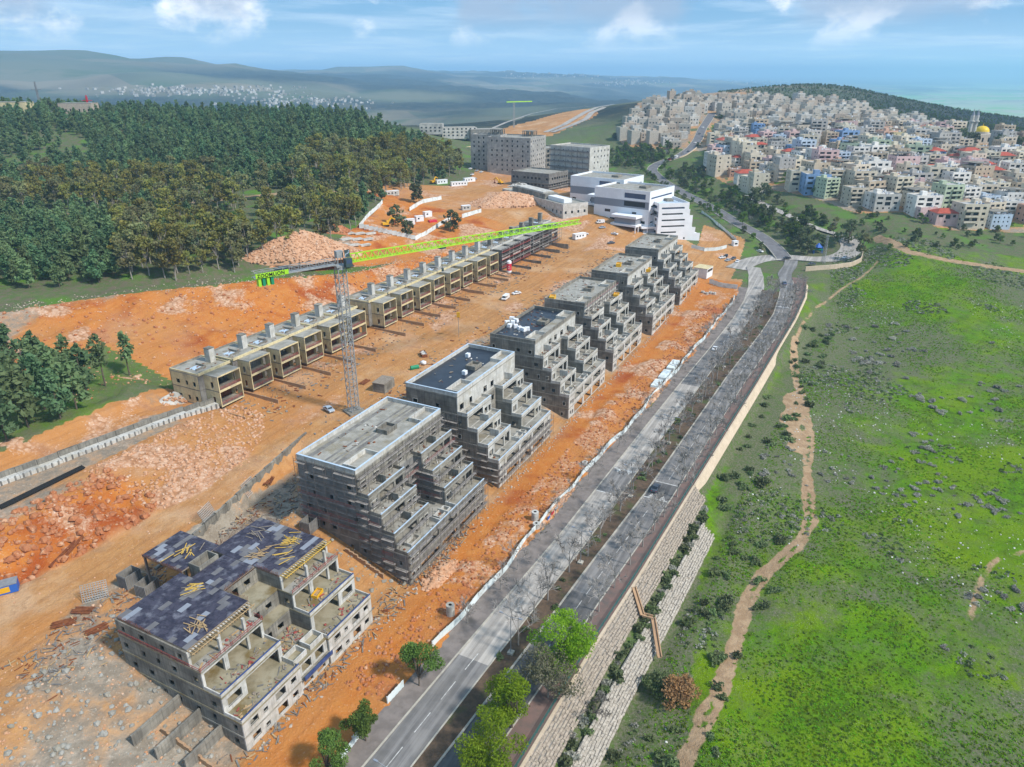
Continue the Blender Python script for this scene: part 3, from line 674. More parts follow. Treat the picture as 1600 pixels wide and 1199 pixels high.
ribbon('road', srline(LL, 0, 262, 395), srline(LL, 8.5, 262, 395), 'asphalt_dusty')
road_r = ribbon('road', srline(RL, 0, -57, 66), srline(RL, 7.4, -57, 66), 'asphalt_dark')
ribbon('road', srline(RL, 0, 66, 112), srline(RL, 7.4, 66, 112), 'asphalt')
ribbon('road', srline(RL, 0, 112, 122), srline(RL, 7.4, 112, 122), 'asphalt_dark')
ribbon('road', srline(RL, 0, 122, 388), srline(RL, 7.4, 122, 388), 'asphalt')
ribbon('road', offs(junction, -6.5), offs(junction, 6.5), 'asphalt_dusty', .05, 2)
ribbon('road', offs(link_road, -3.7), offs(link_road, 3.7), 'asphalt', .03, 2)
ribbon('road', offs(valley_road, -4.6), offs(valley_road, 4.6), 'asphalt_blue', .10, 2)
ribbon('road', offs(lower_road, -3.2), offs(lower_road, 3.2), 'asphalt_dusty', .08, 2)
for P in (ramp_a, ramp_b): ribbon('road', offs(P, -4), offs(P, 4), 'asphalt_dusty', .3, 2)
ribbon('road', offs(ramp_c, -2.5), offs(ramp_c, 2.5), 'asphalt_dusty', .3, 1)
Z_P = .14
ribbon('pavement', srline(FENCE, .0, -57, 345, Z_P-.03), srline(LL, -.16, -57, 345, Z_P-.03), 'paving_grey', 0, 3)
ribbon('median', srline(LL, 7.5, -57, 345, .10), srline(RL, -.16, -57, 345, .10), 'median_soil', 0, 3)
ribbon('pavement', srline(RL, 7.56, -57, 380, Z_P), srline(RAIL, .55, -57, 380, Z_P), 'paving_red', 0, 3)
kerbline('kerb', srline(LL, 0, -57, 370)); kerbline('kerb', srline(LL, 7.35, -57, 345)); kerbline('kerb', srline(RL, 0, -57, 345), .4, .2); kerbline('kerb', srline(RL, 7.4, -57, 372))
kerbline('kerb', offs(valley_road, 4.8), .4, .3); kerbline('kerb', offs(valley_road, -4.8), .4, .3)
def marking(parent, pts3, name='lane_marking'):
    mb = MB(); mb.add([tuple(p) for p in pts3], [tuple(range(len(pts3)))]); return mb.build(name, 'paint', parent)
def dash(parent, tabf, off, s0, s1, w=.16):
    return marking(parent, [RW(s0, float(tabf(s0))+off-w/2, .008), RW(s1, float(tabf(s1))+off-w/2, .008), RW(s1, float(tabf(s1))+off+w/2, .008), RW(s0, float(tabf(s0))+off+w/2, .008)][::-1])
for s in np.arange(0, 36, 8.5): dash(road, LL, 3.6, s, s+5)
for s in np.arange(48, 108, 6): dash(road_r, RL, 3.7, s, s+3.6)
for s in np.arange(124, 370, 7): dash(road_r, RL, 3.7, s, s+5.5, .15)
for s in np.arange(20, 48, 9): dash(road_r, RL, 3.7, s, s+3)
for s in np.arange(240, 262, 9): dash(road2, LL, 3.6, s, s+4)
def crossline(parent, tabf, s, w=.4, l0=.3, l1=7.0):
    marking(parent, [RW(s, float(tabf(s))+l0, .009), RW(s, float(tabf(s))+l1, .009), RW(s+w, float(tabf(s))+l1, .009), RW(s+w, float(tabf(s))+l0, .009)], 'stop_line')
def triang(parent, tabf, s, c, dirn=1, w=.9, l=2.2):
    marking(parent, [RW(s, float(tabf(s))+c-w, .010), RW(s, float(tabf(s))+c+w, .010), RW(s+l*dirn, float(tabf(s))+c, .010)][::dirn], 'hump_triangle')
for pr, tf, a, b in ((road_r, RL, 112, 122), (road2, LL, 109, 124), (road_r, RL, 316, 326)):
    crossline(pr, tf, a); crossline(pr, tf, b-.5)
    if tf is RL: triang(pr, tf, a+.45, 2.0); triang(pr, tf, a+.45, 5.3)
    else: triang(pr, tf, b-.55, 2.0, -1); triang(pr, tf, b-.55, 5.3, -1)
for s, c in ((305, 2.0), (305, 5.2), (334, 2.2), (346, 5.0)):
    marking(road_r, [RW(s, float(RL(s))+c-.1, .009), RW(s, float(RL(s))+c+.1, .009), RW(s+4, float(RL(s))+c+.1, .009), RW(s+4, float(RL(s))+c-.1, .009)][::1], 'arrow_marking')
# ------------------------------------------------------------------ green railing and the walls below the far pavement
rail = thing('railing', 'long dark green railing on top of the wall along the far pavement', 'railing')
for s in np.arange(-20, 372, 2.6):
    a = RW(s, float(RAIL(s)), Z_P); b = RW(s+2.6, float(RAIL(s+2.6)), Z_P); mb = MB()
    mb.bar(a, (a[0], a[1], a[2]+1.15), .08)
    for h in (.35, .75, 1.12): mb.bar((a[0], a[1], a[2]+h), (b[0], b[1], b[2]+h), .07)
    for k in range(1, 6):
        t = k/6; p = [a[i]+(b[i]-a[i])*t for i in range(3)]; mb.bar((p[0], p[1], p[2]+.35), (p[0], p[1], p[2]+1.12), .03)
    mb.build('rail_panel', 'rail_teal', rail)
cw = thing('retaining_wall', 'smooth cream retaining wall below the green railing, beside the meadow', 'wall')
for a, b in [(q, min(q+9, 366)) for q in range(124, 366, 9)]:
    mb = MB(); ss = np.linspace(a, b, 4)
    for s in ss:
        q = float(RAIL(s)); zb = -5.6*(1-.55*float(sstep(s, 250, 366))); k = 1-.35*float(sstep(s, 240, 366))
        for dr, dz in ((.56, -.6), (.56, .42), (1.0, .42), (1.0+2.4*k, zb*.8), (1.0+3.0*k, zb-.8)): mb.v.append(RW(s, q+dr, dz))
    for i in range(3):
        for j in range(4): mb.f.append((i*5+j, (i+1)*5+j, (i+1)*5+j+1, i*5+j+1)[::-1]); mb.m.append(0)
    n = len(mb.v); mb.f.append((0,1,2,3,4)); mb.f.append((n-1,n-2,n-3,n-4,n-5)); mb.m += [0, 0]
    mb.build('wall_panel', 'cream_wall', cw)
# stepped rough stone terraces near the camera
rs = random.Random(5)
def stone_mesh(seed):
    q = random.Random(seed); mb = MB(); mb.box(-.5, .5, -.5, .5, -.5, .5)
    mb.v = [(x*q.uniform(.86, 1.0), y*q.uniform(.8, 1.05), z*q.uniform(.82, 1.05)) for x, y, z in mb.v]; return mb
STONES = [[stone_mesh(i).mesh('stone', 'limestone' if k == 0 else 'limestone_white') for i in range(6)] for k in range(2)]
def terrace(label, mi, off, ztop, ncourse, s0, s1, gap=None):
    t = thing('stone_terrace', label, 'wall', RW(s0, float(RAIL(s0))+off, ztop)); base = t.location.copy(); lst = []
    for c in range(ncourse):
        s = s0+rs.uniform(0, .6)
        while s < s1:
            L = rs.uniform(.5, 1.6); dep = .62
            if not (gap and gap[0] < s < gap[1]):
                p = RW(s+L/2, float(RAIL(s+L/2))+off+c*.47+rs.uniform(-.1, .1)-.05, ztop-c*.52-.26)
                ang = ROT+math.atan2(-(float(RAIL(s+2))-float(RAIL(s))), 2)
                lst.append((p, L*.97, ang, c))
            s += L+.03
    mb = MB()      # backing behind the courses
    for a in np.arange(s0, s1-.1, 6):
        b = min(a+6, s1)
        qa, qb = float(RAIL(a))+off, float(RAIL(b))+off
        v = []
        for s, q in ((a, qa), (b, qb)):
            v += [RW(s, q-.45, ztop-.2), RW(s, q-.25, ztop-.2), RW(s, q+ncourse*.47-.45, ztop-ncourse*.52-.1), RW(s, q+ncourse*.47-.75, ztop-ncourse*.52-.5)]
        v = [tuple(np.array(p)-np.array(base)) for p in v]
        mb.add(v, [(0,1,5,4),(1,2,6,5),(2,3,7,6)])
    mb.build('backing', 'concrete_dark', t)
    lst.sort(key=lambda e: e[0][0]**2+e[0][1]**2)
    rest = MB()
    for i, (p, L, ang, c) in enumerate(lst):
        q = tuple(np.array(p)-np.array(base)); h = rs.uniform(.26, .50)
        if i < 300:
            o = link('stone', STONES[mi][i % 6], t, q); o.rotation_euler = (rs.uniform(-.12, .12), rs.uniform(-.08, .08), ang+rs.gauss(0, .05)); o.scale = (L, .40, h)
        else: rest.obox(q, (L, .40, h), ang+rs.uniform(-.03, .03), rs.uniform(-.03, .03))
    tag(rest.build('stones', 'limestone' if mi == 0 else 'limestone_white', t), kind='stuff')
terrace('upper tier of stepped tan stone courses under the green railing', 0, .95, .12, 8, -22, 124)
terrace('lower tier of stepped pale stone courses at the edge of the meadow', 1, 7.0, -4.0, 8, -22, 112)
mb = MB()
for a in np.arange(-22, 124, 4):
    b = min(a+4, 124); v = []
    for s in (a, b):
        q = float(RAIL(s)); v += [RW(s, q+.45, .0), RW(s, q+.45, .26), RW(s, q+1.0, .26), RW(s, q+1.0, .0)]
    mb.add(v, [(0,1,5,4),(1,2,6,5),(2,3,7,6)])
tag(mb.build('coping_wall', 'cream_wall'), 'low tan coping strip between railing and upper stone tier', 'wall')
# concrete drain chute stepping down across both stone tiers
dr = thing('drain_chute', 'tan concrete chute zigzagging down across the stone tiers to the meadow', 'chute')
def chute(pa, pb, w=.9):
    mb = MB(); pa = np.array(pa); pb = np.array(pb); d = pb-pa; nrm = np.array([d[1], -d[0], 0]); nrm /= np.linalg.norm(nrm)
    for o in (-w/2, w/2): mb.bar(pa+nrm*o, pb+nrm*o, .22, .5)
    mb.bar(pa+np.array([0,0,-.2]), pb+np.array([0,0,-.2]), w, .15); return mb
c0 = RW(73, float(RAIL(73))+1.2, .35); c1_ = RW(69, float(RAIL(69))+5.0, -3.2); c2_ = RW(69.5, float(RAIL(69))+7.4, -3.5); c3_ = RW(62, float(RAIL(62))+11.8, -7.0)
for a, b in ((c0, c1_), (c1_, c2_), (c2_, c3_)): chute(a, b).build('channel', 'tan_wall', dr)
# ------------------------------------------------------------------ white hoarding along the site
hoard = thing('hoarding', 'long white sheet metal hoarding between the orange strip and the pavement', 'fence')
def sheet(w=2.5, h=2.0, seed=0):
    mb = MB(); q = random.Random(seed); n = 10
    for j, z in enumerate((0.0, h)):
        for i in range(n+1): mb.v.append((w*i/n, .04 if i % 2 else -.04, z))
    for i in range(n): mb.f.append((i, i+1, n+2+i, n+1+i)); mb.m.append(0)
    mb.box(0, w, .05, .11, h*.3, h*.3+.08); mb.box(0, w, .05, .11, h*.85, h*.85+.08); mb.box(-.04, .04, .05, .14, -.2, h)
    return mb.mesh('panel', 'white_fence')
SHEET = sheet()
def fence_run(parent, P, h=1.0, name='panel', me=None, tilt=.04):
    P = resample(P, 2.5)
    for i in range(len(P)-1):
        a, b = P[i], P[i+1]; o = link(name, me or SHEET, parent, tuple(a)); L = float(np.linalg.norm((b-a)[:2]))
        o.rotation_euler = (rs.gauss(0, tilt), 0, math.atan2(b[1]-a[1], b[0]-a[0])); o.scale = (L/2.5*1.01, 1, h*rs.uniform(.96, 1.04))
for s0, s1 in ((1, 14), (20, 25.5), (36, 322)):
    fence_run(hoard, [RW(s, float(FENCE(s))+.35*math.sin(s*.13)+.3*math.sin(s*.31), .0) for s in np.arange(s0, s1, 1.2)])
for i, (s, m) in enumerate(((89, 'plastic_blue'), (91.5, 'red'), (94, 'white_paint'))):   # daubed sheets
    p = RW(s, float(FENCE(s))+.95, .5); mb = MB(); mb.obox((0,0,.55), (1.7, .03, .9), ROT); mb.build('painted_patch', m, hoard, p)
# ------------------------------------------------------------------ walls with real openings
def wall_mesh(axis, fixed, t, a0, a1, z0, z1, ops=()):
    mb = MB()
    def put(p0, p1, q0, q1):
        if p1-p0 < .02 or q1-q0 < .02: return
        if axis == 'x': mb.box(p0, p1, fixed, fixed+t, q0, q1)
        else: mb.box(fixed, fixed+t, p0, p1, q0, q1)
    cur = a0
    for o0, o1, b0, b1 in sorted(ops):
        if o0 < cur+.05 or o1 > a1-.05: continue
        put(cur, o0, z0, z1); put(o0, o1, z0, b0); put(o0, o1, b1, z1); cur = o1
    put(cur, a1, z0, z1); return mb
def frame_mesh(axis, fixed, o, w=.14, pr=.06, side=-1):
    mb = MB(); o0, o1, b0, b1 = o
    for p0, p1, q0, q1 in ((o0-w, o0, b0-w, b1+w), (o1, o1+w, b0-w, b1+w), (o0, o1, b1, b1+w), (o0, o1, b0-w, b0)):
        f0, f1 = (fixed-pr, fixed+.12) if side < 0 else (fixed-.12, fixed+pr)
        if axis == 'x': mb.box(p0, p1, f0, f1, q0, q1)
        else: mb.box(f0, f1, p0, p1, q0, q1)
    return mb
def rnd_ops(rng, a0, a1, zf, zc, wmin, wmax, gap, h0, h1, skip=.2):
    ops = []; a = a0+rng.uniform(.8, 2)
    while a < a1-wmin-.6:
        w = rng.uniform(wmin, wmax)
        if a+w > a1-.5: break
        if rng.random() > skip: ops.append((a, a+w, zf+h0, min(zf+h1, zc-.35)))
        a += w+rng.uniform(*gap)
    return ops
def debris(rng, rects, z, n, parent, m=('timber_grey','concrete','rock_white','rust'), sz=(.3, 1.6), name='debris'):
    mb = MB()
    for _ in range(n):
        x0, x1, y0, y1 = rng.choice(rects); l = rng.uniform(*sz)
        c = (rng.uniform(x0+.4, x1-.4), rng.uniform(y0+.4, y1-.4), (z if not callable(z) else z(0))+.12)
        if rng.random() < .6: mb.obox(c, (l, rng.uniform(.1, .35), rng.uniform(.06, .2)), rng.uniform(0, 3.14), rng.uniform(-.1, .1), rng.randrange(len(m)))
        else: mb.rock(c, rng.uniform(.15, .45), rng, rng.randrange(len(m)))
    return tag(mb.build(name, list(m), parent), kind='stuff')
FY = [0, 0, 3.4, 6.7, 9.9, 13.1]
FZ = [-1.2, 4.0, 8.2, 12.4, 16.6, 20.8, 26.3]
def terrace_block(s0, r0, z0, label, L=36.5, xa=14.3, xb=21.8, wm='concrete', fm='concrete_pale', roof='grey', coping=None, seed=1, mess=30, edge=None, back=30.5, ztop=None):
    rng = random.Random(seed); X, Y = wsr(s0, r0)
    k = (CAM_H-z0)/CAM_H if z0 else 1.0
    t = thing('terraced_building', label, 'building', (X*k, Y*k, z0), ROT)
    t['group'] = 'terraced concrete apartment blocks beside the orange strip'
    FZl = list(FZ)
    if ztop: FZl[-1] = ztop
    T_ = .28
    for i in range(6):
        za, zb, y0 = FZl[i], FZl[i+1], FY[i]; low = i < 2
        wings = [(0, L)] if low else [(0, xa), (xb, L)]
        zc = zb-.3
        if i == 5: wings = [(0, L)]
        for (a, b) in wings:
            # front wall
            if low:
                z_ = max(za, 0); ops = [(1.0, 2.2, z_+1.3, z_+2.6), (3.0, 4.0, z_+.9, z_+2.4), (L-4.2, L-3.2, z_+.9, z_+2.4), (L-2.2, L-1.1, z_+1.3, z_+2.6)]
                bays = [(5.0, xa-1.2), (xa+.2, xb-.2), (xb+1.2, L-5.2)]
                ops += [(p, q, z_+(.1 if i == 0 else 1.0), zc-.35) for p, q in bays]
                for p, q in bays:        # recessed loggia behind each bay
                    wall_mesh('x', 2.7, .2, p-.3, q+.3, za, zc, rnd_ops(rng, p, q, z_, zc, .9, 1.8, (.8, 1.6), .1, 2.4, .1)).build('loggia_wall', 'concrete', t)
            else:
                pz = (a+.7, a+2.9, za+.75, za+2.75); q0 = a+4.0
                ops = [pz, (q0, b-4.6, za+.05, zc-.3), (b-3.9, b-.9, za+.05, zc-.3)] if rng.random() < .6 else [(a+.5, b-5.2, za+.05, zc-.3), (b-4.3, b-2.6, za+.7, za+2.7), (b-1.9, b-.6, za+.6, za+2.6)]
            if i == 5: ops = rnd_ops(rng, a, b, za, zc, 1.4, 2.4, (2.0, 4.0), .6, 2.6, .3)
            wall_mesh('x', y0, T_, a, b, za, zc, ops).build('wall', fm, t)
            for o in ops:
                if o[1]-o[0] < 3: frame_mesh('x', y0, o).build('window_frame', 'concrete_pale', t)
            # inner sides of wings along the recess
            if not low and i < 5:
                xi = xa-T_ if a == 0 else xb
                wall_mesh('y', xi, T_, y0+T_, 12.5, za, zc, rnd_ops(rng, y0+T_, 12.5, za, zc, .9, 1.6, (1.2, 2.4), .7, 2.2, .4)).build('wall', wm, t)
        for xs in (0, L-T_):      # gable walls
            nf = max(1, int((zb-za+.4)/3.0)) if i == 5 else 1
            zz = za
            ops = rnd_ops(rng, y0+T_, back-T_, max(za, 0), zc, .8, 1.5, (2.2, 4.6), .9, 2.1, .25)
            wall_mesh('y', xs, T_, y0+T_, back-T_, za, zc, ops).build('wall', wm, t)
            for o in ops[:6]:
                if wm != 'net_dark' and rng.random() < .5: frame_mesh('y', xs if xs == 0 else L, o, .1, .05, -1 if xs == 0 else 1).build('window_frame', 'concrete_pale', t)
        wall_mesh('x', back-T_, T_, 0, L, za, zc).build('wall', wm, t)
        if not low and i < 5: wall_mesh('x', 12.5, T_, xa, xb, za, zc, rnd_ops(rng, xa, xb, za, zc, 1.2, 2, (1, 2), .6, 2.4, .2)).build('wall', wm, t)
        # slabs
        ov = .07
        if low or i == 5: MB().box(-ov, L+ov, y0-ov, back+ov, zc, zb).build('slab', 'slab_top', t)
        else:
            for (a, b) in wings: MB().box(a-ov, b+ov, y0-ov, back+ov, zc, zb).build('slab', 'slab_top', t)
            MB().box(xa+ov+.005, xb-ov-.005, 12.5-ov, back, zc, zb-.01).build('slab', 'slab_top', t)
        # terrace parapets
        if i in (1, 2, 3, 4):
            y1 = FY[i+1]; ph = .95
            for (a, b) in wings:
                mb = MB(); mb.box(a, b, y0, y0+.2, zb, zb+ph)
                mb.box(a, a+.2, y0+.2, y1, zb, zb+ph); mb.box(b-.2, b, y0+.2, y1, zb, zb+ph); mb.build('parapet', fm if fm != 'net_dark' else 'concrete', t)
                if coping: MB().box(a-.05, b+.05, y0-.06, y0+.28, zb+ph, zb+ph+.07).build('coping', coping, t)
                if edge: MB().box(a+.22, b-.22, y0+.22, y0+.75, zb+.005, zb+.04).build('waterproof_strip', edge, t)
                if i == 1:
                    for xm in (xa, (a+b)/2, xb): MB().box(xm-.12, xm+.12, .22, FY[2], zb, zb+1.3).build('partition', 'concrete_pale', t)
                    for (p, q) in ((xa+1.2, xb-1.2), (a+3, a+7)): # light wells
                        mb = MB(); mb.box(p, q, 1.1, 1.3, zb, zb+.9); mb.box(p, q, 2.9, 3.1, zb, zb+.9); mb.box(p, p+.2, 1.3, 2.9, zb, zb+.9); mb.box(q-.2, q, 1.3, 2.9, zb, zb+.9); mb.build('light_well', 'concrete_pale', t)
                if mess and y1-y0 > 1: debris(rng, [(a+.3, b-.3, y0+.3, y1-.1)], zb, mess//2, t)
                if not low:   # balcony side screens
                    MB().box((a+b)/2-.1, (a+b)/2+.1, y0+.2, y1, zb, zb+rng.choice((.95, 2.3))).build('partition', fm if fm != 'net_dark' else 'concrete', t)
    zt = FZl[6]; y0 = FY[5]; mb = MB(); ph = 1.1
    for a0, a1, b0, b1 in ((0, L, y0, y0+.35), (0, L, back-.35, back), (0, .35, y0+.35, back-.35), (L-.35, L, y0+.35, back-.35)): mb.box(a0, a1, b0, b1, zt, zt+ph)
    mb.build('roof_parapet', 'concrete_pale' if coping else wm if wm != 'net_dark' else 'concrete', t)
    if coping:
        mb = MB()
        for a0, a1, b0, b1 in ((-.05, L+.05, y0-.06, y0+.42), (-.05, L+.05, back-.42, back+.06), (-.05, .42, y0+.42, back-.42), (L-.42, L+.05, y0+.42, back-.42)): mb.box(a0, a1, b0, b1, zt+ph, zt+ph+.08)
        mb.build('coping', coping, t)
    for (p, q) in ((1.2, 9.5), (L-8.5, L-1)):        # roof wells along the front edge
        mb = MB(); mb.box(p, q, y0+4.2, y0+4.5, zt, zt+1.2); mb.box(p, p+.3, y0+.36, y0+4.2, zt, zt+1.2); mb.box(q-.3, q, y0+.36, y0+4.2, zt, zt+1.2)
        mb.build('roof_kerb', 'concrete_pale', t)
    mb = MB(); sx = L*.52; mb.box(sx, sx+4.4, y0+4.9, y0+5.2, zt, zt+1.3); mb.box(sx, sx+4.4, y0+8, y0+8.3, zt, zt+1.3); mb.box(sx, sx+.3, y0+5.2, y0+8, zt, zt+1.3); mb.box(sx+4.1, sx+4.4, y0+5.2, y0+8, zt, zt+1.3)
    mb.box(sx+.3, sx+4.1, y0+5.2, y0+8, zt+.01, zt+.4); mb.build('stair_head', 'concrete', t)
    if roof == 'membrane': MB().box(.4, L-.4, y0+4.6, back-.4, zt+.002, zt+.05).build('roof_membrane', 'membrane', t)
    elif roof == 'planks':
        a = .5
        while a < back-y0-1.6:
            w = .62; mb = MB(); mb.box(.45, L-.45, y0+1.0+a-.0, y0+1.0+a+w-.05, zt+.003, zt+.03+rng.uniform(0, .04))
            if a > 3.6: mb.build('roof_board', 'slab_top' if rng.random() < .8 else 'concrete_dark', t)
            a += w
    debris(rng, [(1, L-1, y0+5, back-1)], zt+.05, mess, t)
    return t
def scaffold(label, s0, r0, faces, parent_z=0.0):
    """faces: list of (x0,y0,x1,y1,zlo,zhi) lines in building axes; the scaffold stands .5-1.3 m outside"""
    X, Y = wsr(s0, r0); t = thing('scaffold', label, 'scaffold', (X, Y, 0), ROT)
    for (x0, y0, x1, y1, zl, zh) in faces:
        L = math.hypot(x1-x0, y1-y0); n = max(1, round(L/3.0)); dx, dy = (x1-x0)/L, (y1-y0)/L; nx_, ny_ = dy, -dx
        for zi in np.arange(zl+2.0, zh+.1, 2.1):
            for i in range(n):
                p = (x0+dx*L*i/n, y0+dy*L*i/n); q = (x0+dx*L*(i+1)/n, y0+dy*L*(i+1)/n)
                if rs.random() < .06: continue
                mb = MB()
                for o in (.45, .83): mb.bar((p[0]+nx_*o, p[1]+ny_*o, zi+rs.uniform(-.02, .02)), (q[0]+nx_*o, q[1]+ny_*o, zi+rs.uniform(-.02, .02)), .34, .07)
                mb.build('deck', 'scaffold_deck', t)
            mb = MB(); 
            for h in (.55, 1.05): mb.bar((x0+nx_*1.08, y0+ny_*1.08, zi+h), (x1+nx_*1.08, y1+ny_*1.08, zi+h), .06)
            mb.build('guard_rail', 'scaffold_tube' if rs.random() < .8 else 'red_steel', t)
        for i in range(n+1):
            p = (x0+dx*L*i/n, y0+dy*L*i/n); mb = MB()
            for o in (.25, 1.1): mb.bar((p[0]+nx_*o, p[1]+ny_*o, zl), (p[0]+nx_*o, p[1]+ny_*o, zh+1.2), .07)
            mb.build('standard', 'scaffold_tube', t)
            if i < n and i % 2 == 0:
                z = zl
                mb = MB()
                while z < zh-2: mb.bar((p[0]+nx_*1.12, p[1]+ny_*1.12, z), (p[0]+nx_*1.12+dx*L/n, p[1]+ny_*1.12+dy*L/n, z+2.1), .05); z += 4.2
                if mb.v: mb.build('brace', 'scaffold_tube', t)
    return t
# the near unfinished block --------------------------------------------------
def near_block():
    rng = random.Random(11); X, Y = wsr(.4, 0)
    t = thing('terraced_building', 'lowest unfinished concrete block with dark formwork deck and loose yellow timber', 'building', (X, Y, 0), ROT)
    t['group'] = 'terraced concrete apartment blocks beside the orange strip'
    L = 36.4; T_ = .3; Zs = [-1.2, 3.5, 6.8, 10.9, 14.9, 18.4]; Ys = [0, 0, 4.0, 8.0, 10.6]
    wings = [(0, 14.4), (22.6, L)]; back = 29.5
    for i in range(5):
        za, zb, y0 = Zs[i], Zs[i+1], Ys[i]; zc = zb-.35
        for wi, (a, b) in enumerate(wings):
            if i < 2: ops = [(a+1.6, a+3.5, max(za, 0)+1.0, max(za, 0)+2.4), (a+4.8, a+5.8, max(za, 0)+1.0, max(za, 0)+2.0), (b-6.5, b-4, max(za, 0)+.6, max(za, 0)+2.5), (b-2.6, b-1.2, max(za, 0)+1, max(za, 0)+2.3)]
            elif i == 2: ops = [(a+1.0, a+4.2, za+.9, za+2.9), (a+5.4, b-.9, za+.02, zc-.3)] if wi == 0 else [(a+.9, b-5.4, za+.02, zc-.3), (b-4.2, b-1.0, za+.9, za+2.9)]
            elif i == 3: ops = [(a+.5, a+5.2, za+.02, zc-.45), (a+5.8, b-.6, za+.02, zc-.45)]
            else: ops = [(a+.5, a+6.6, za+.02, zc-.25), (a+7.0, b-.5, za+.02, zc-.25)]
            wall_mesh('x', y0, T_, a, b, za, zc, ops).build('wall', 'concrete_pale', t)
            if i < 3:
                for o in ops[:2]:
                    if o[1]-o[0] < 4: frame_mesh('x', y0, o, .12).build('window_frame', 'concrete_pale', t)
            ys = Ys[i]
            for xs, outer in ((a, a == 0), (b-T_, b == L)):
                o2 = rnd_ops(rng, ys+T_, back, max(za, 0), zc, .8, 1.5, (2.4, 4.5), .9, 2.2, .15)
                wall_mesh('y', xs, T_, ys+T_, back-T_, za, zc, o2).build('wall', 'concrete', t)
            wall_mesh('x', back-T_, T_, a, b, za, zc).build('wall', 'concrete', t)
            if i < 4: MB().box(a-.08, b+.08, y0-.08, back+.05, zc, zb).build('slab', 'slab_wet' if i in (1, 2, 3) else 'slab_top', t)
            if i in (1, 2): # terrace parapet with dark coping
                y1 = Ys[i+1]; mb = MB(); mb.box(a, b, y0, y0+.2, zb, zb+.75); mb.box(a, a+.2, y0+.2, y1, zb, zb+.75); mb.box(b-.2, b, y0+.2, y1, zb, zb+.75); mb.build('parapet', 'concrete_pale', t)
                MB().box(a-.03, b+.03, y0-.04, y0+.24, zb+.75, zb+.82).build('coping', 'membrane_blue', t)
        # middle bay
        ym = [.6, .6, 9.5, 12.0, 17.0][i]
        if i < 2: wall_mesh('x', ym, T_, 14.4, 22.6, za, zc, [(15.4, 18.0, max(za, 0)+.3, max(za, 0)+2.5), (19.2, 21.6, max(za, 0)+.3, max(za, 0)+2.5)]).build('wall', 'concrete_pale', t)
        else: wall_mesh('x', ym, T_, 14.4, 22.6, za, zc, [(16.0, 17.4, za+.1, za+2.3), (19, 20.6, za+.9, za+2.3)]).build('wall', 'concrete', t)
        if i < 4: MB().box(14.49, 22.51, ym-.05, back, zc, zb-.01).build('slab', 'slab_wet', t)
    # light wells and low walls on the first terrace of the middle bay
    mb = MB(); z = 6.8
    for p, q in ((14.0, 17.6), (18.6, 22.4)):
        mb.box(p, q, 1.0, 1.2, z, z+1.2); mb.box(p, q, 3.6, 3.8, z, z+1.2); mb.box(p, p+.2, 1.2, 3.6, z, z+1.2); mb.box(q-.2, q, 1.2, 3.6, z, z+1.2)
    mb.build('light_well', 'concrete_pale', t)
    MB().box(14.5, 22.5, -.9, .5, 3.3, 3.55).build('balcony', 'concrete', t)
    MB().box(14.5, 22.5, -.9, -.75, 3.55, 4.4).build('balcony_front', 'membrane_blue', t)
    # columns on the open terraces
    for i, y in ((3, 8.1), (4, 8.4)):
        for x in (4.9, 10.5, 27.5, 33.0): MB().box(x, x+.5, y, y+.5, Zs[i]-.02, Zs[i+1]-.35).build('column', 'concrete_pale', t)
    for a, b in wings: MB().box(a, b, 7.92, 10.6, 14.6, 14.92).build('slab', 'slab_top', t)
    # formwork deck of dark plywood sheets
    zd = 18.42; PLY = [MB().box(0, 1, 0, 1, 0, 1).mesh('plywood_sheet', m) for m in ('formply', 'formply', 'formply', 'asphalt_blue', 'grey_block')]
    def deck(x0, x1, y0, y1):
        y = y0; row = 0
        while y < y1-.2:
            h = min(1.22, y1-y); x = x0-(1.2 if row % 2 else 0)
            while x < x1-.1:
                a = max(x, x0); b = min(x+2.44, x1)
                if b-a > .2:
                    o = link('plywood_sheet', PLY[rng.choice((0, 0, 0, 1, 2, 3)) if rng.random() > .07 else 4], t, (a+.015, y+.015, zd+rng.uniform(0, .03))); o.scale = (b-a-.03, h-.03, .05)
                x += 2.44
            y += h; row += 1
    for r_ in ((.3, 14.4, 10.9, 29.2), (22.6, 36.1, 10.9, 29.2), (14.45, 22.55, 17.4, 26.0), (14.8, 24.5, 29.3, 41)):
        deck(*r_); MB().box(r_[0], r_[1], r_[2], r_[3], zd-.3, zd-.03).build('deck_beams', 'timber_grey', t)
    for x, y in ((15, 29.6), (24, 29.6), (15, 40.6), (24, 40.6), (19.5, 35)): MB().box(x, x+.4, y, y+.4, 7, zd-.3).build('prop', 'scaffold_tube', t)
    # joists jutting out of the deck edges
    for a, b in wings:
        x = a+.3
        while x < b-.2:
            MB().box(x, x+.1, 9.0, 11.0, zd-.28, zd-.10).build('joist', 'timber_yellow' if a > 20 else 'timber', t); x += .62
        MB().box(a, b, 9.15, 9.27, zd-.10, zd+.02).build('edge_board', 'timber_yellow' if a > 20 else 'timber', t)
    # starter bars
    mb = MB()
    for x0, y0, x1, y1 in ((14.5, 11, 14.5, 17), (22.5, 11, 22.5, 17), (14.6, 17.1, 22.4, 17.1), (24.7, 29.6, 36, 29.6), (14.6, 29, 14.6, 41), (36.2, 12, 36.2, 28), (.2, 20, .2, 29)):
        L_ = math.hypot(x1-x0, y1-y0)
        for k in range(int(L_/.35)): 
            q = k*.35/L_; mb.bar((x0+(x1-x0)*q, y0+(y1-y0)*q, zd-.3), (x0+(x1-x0)*q+rng.uniform(-.06, .06), y0+(y1-y0)*q, zd+rng.uniform(.6, 1.0)), .05)
    tag(mb.build('starter_bars', 'rust', t), kind='stuff')
    # core shaft open in the deck
    mb = MB()
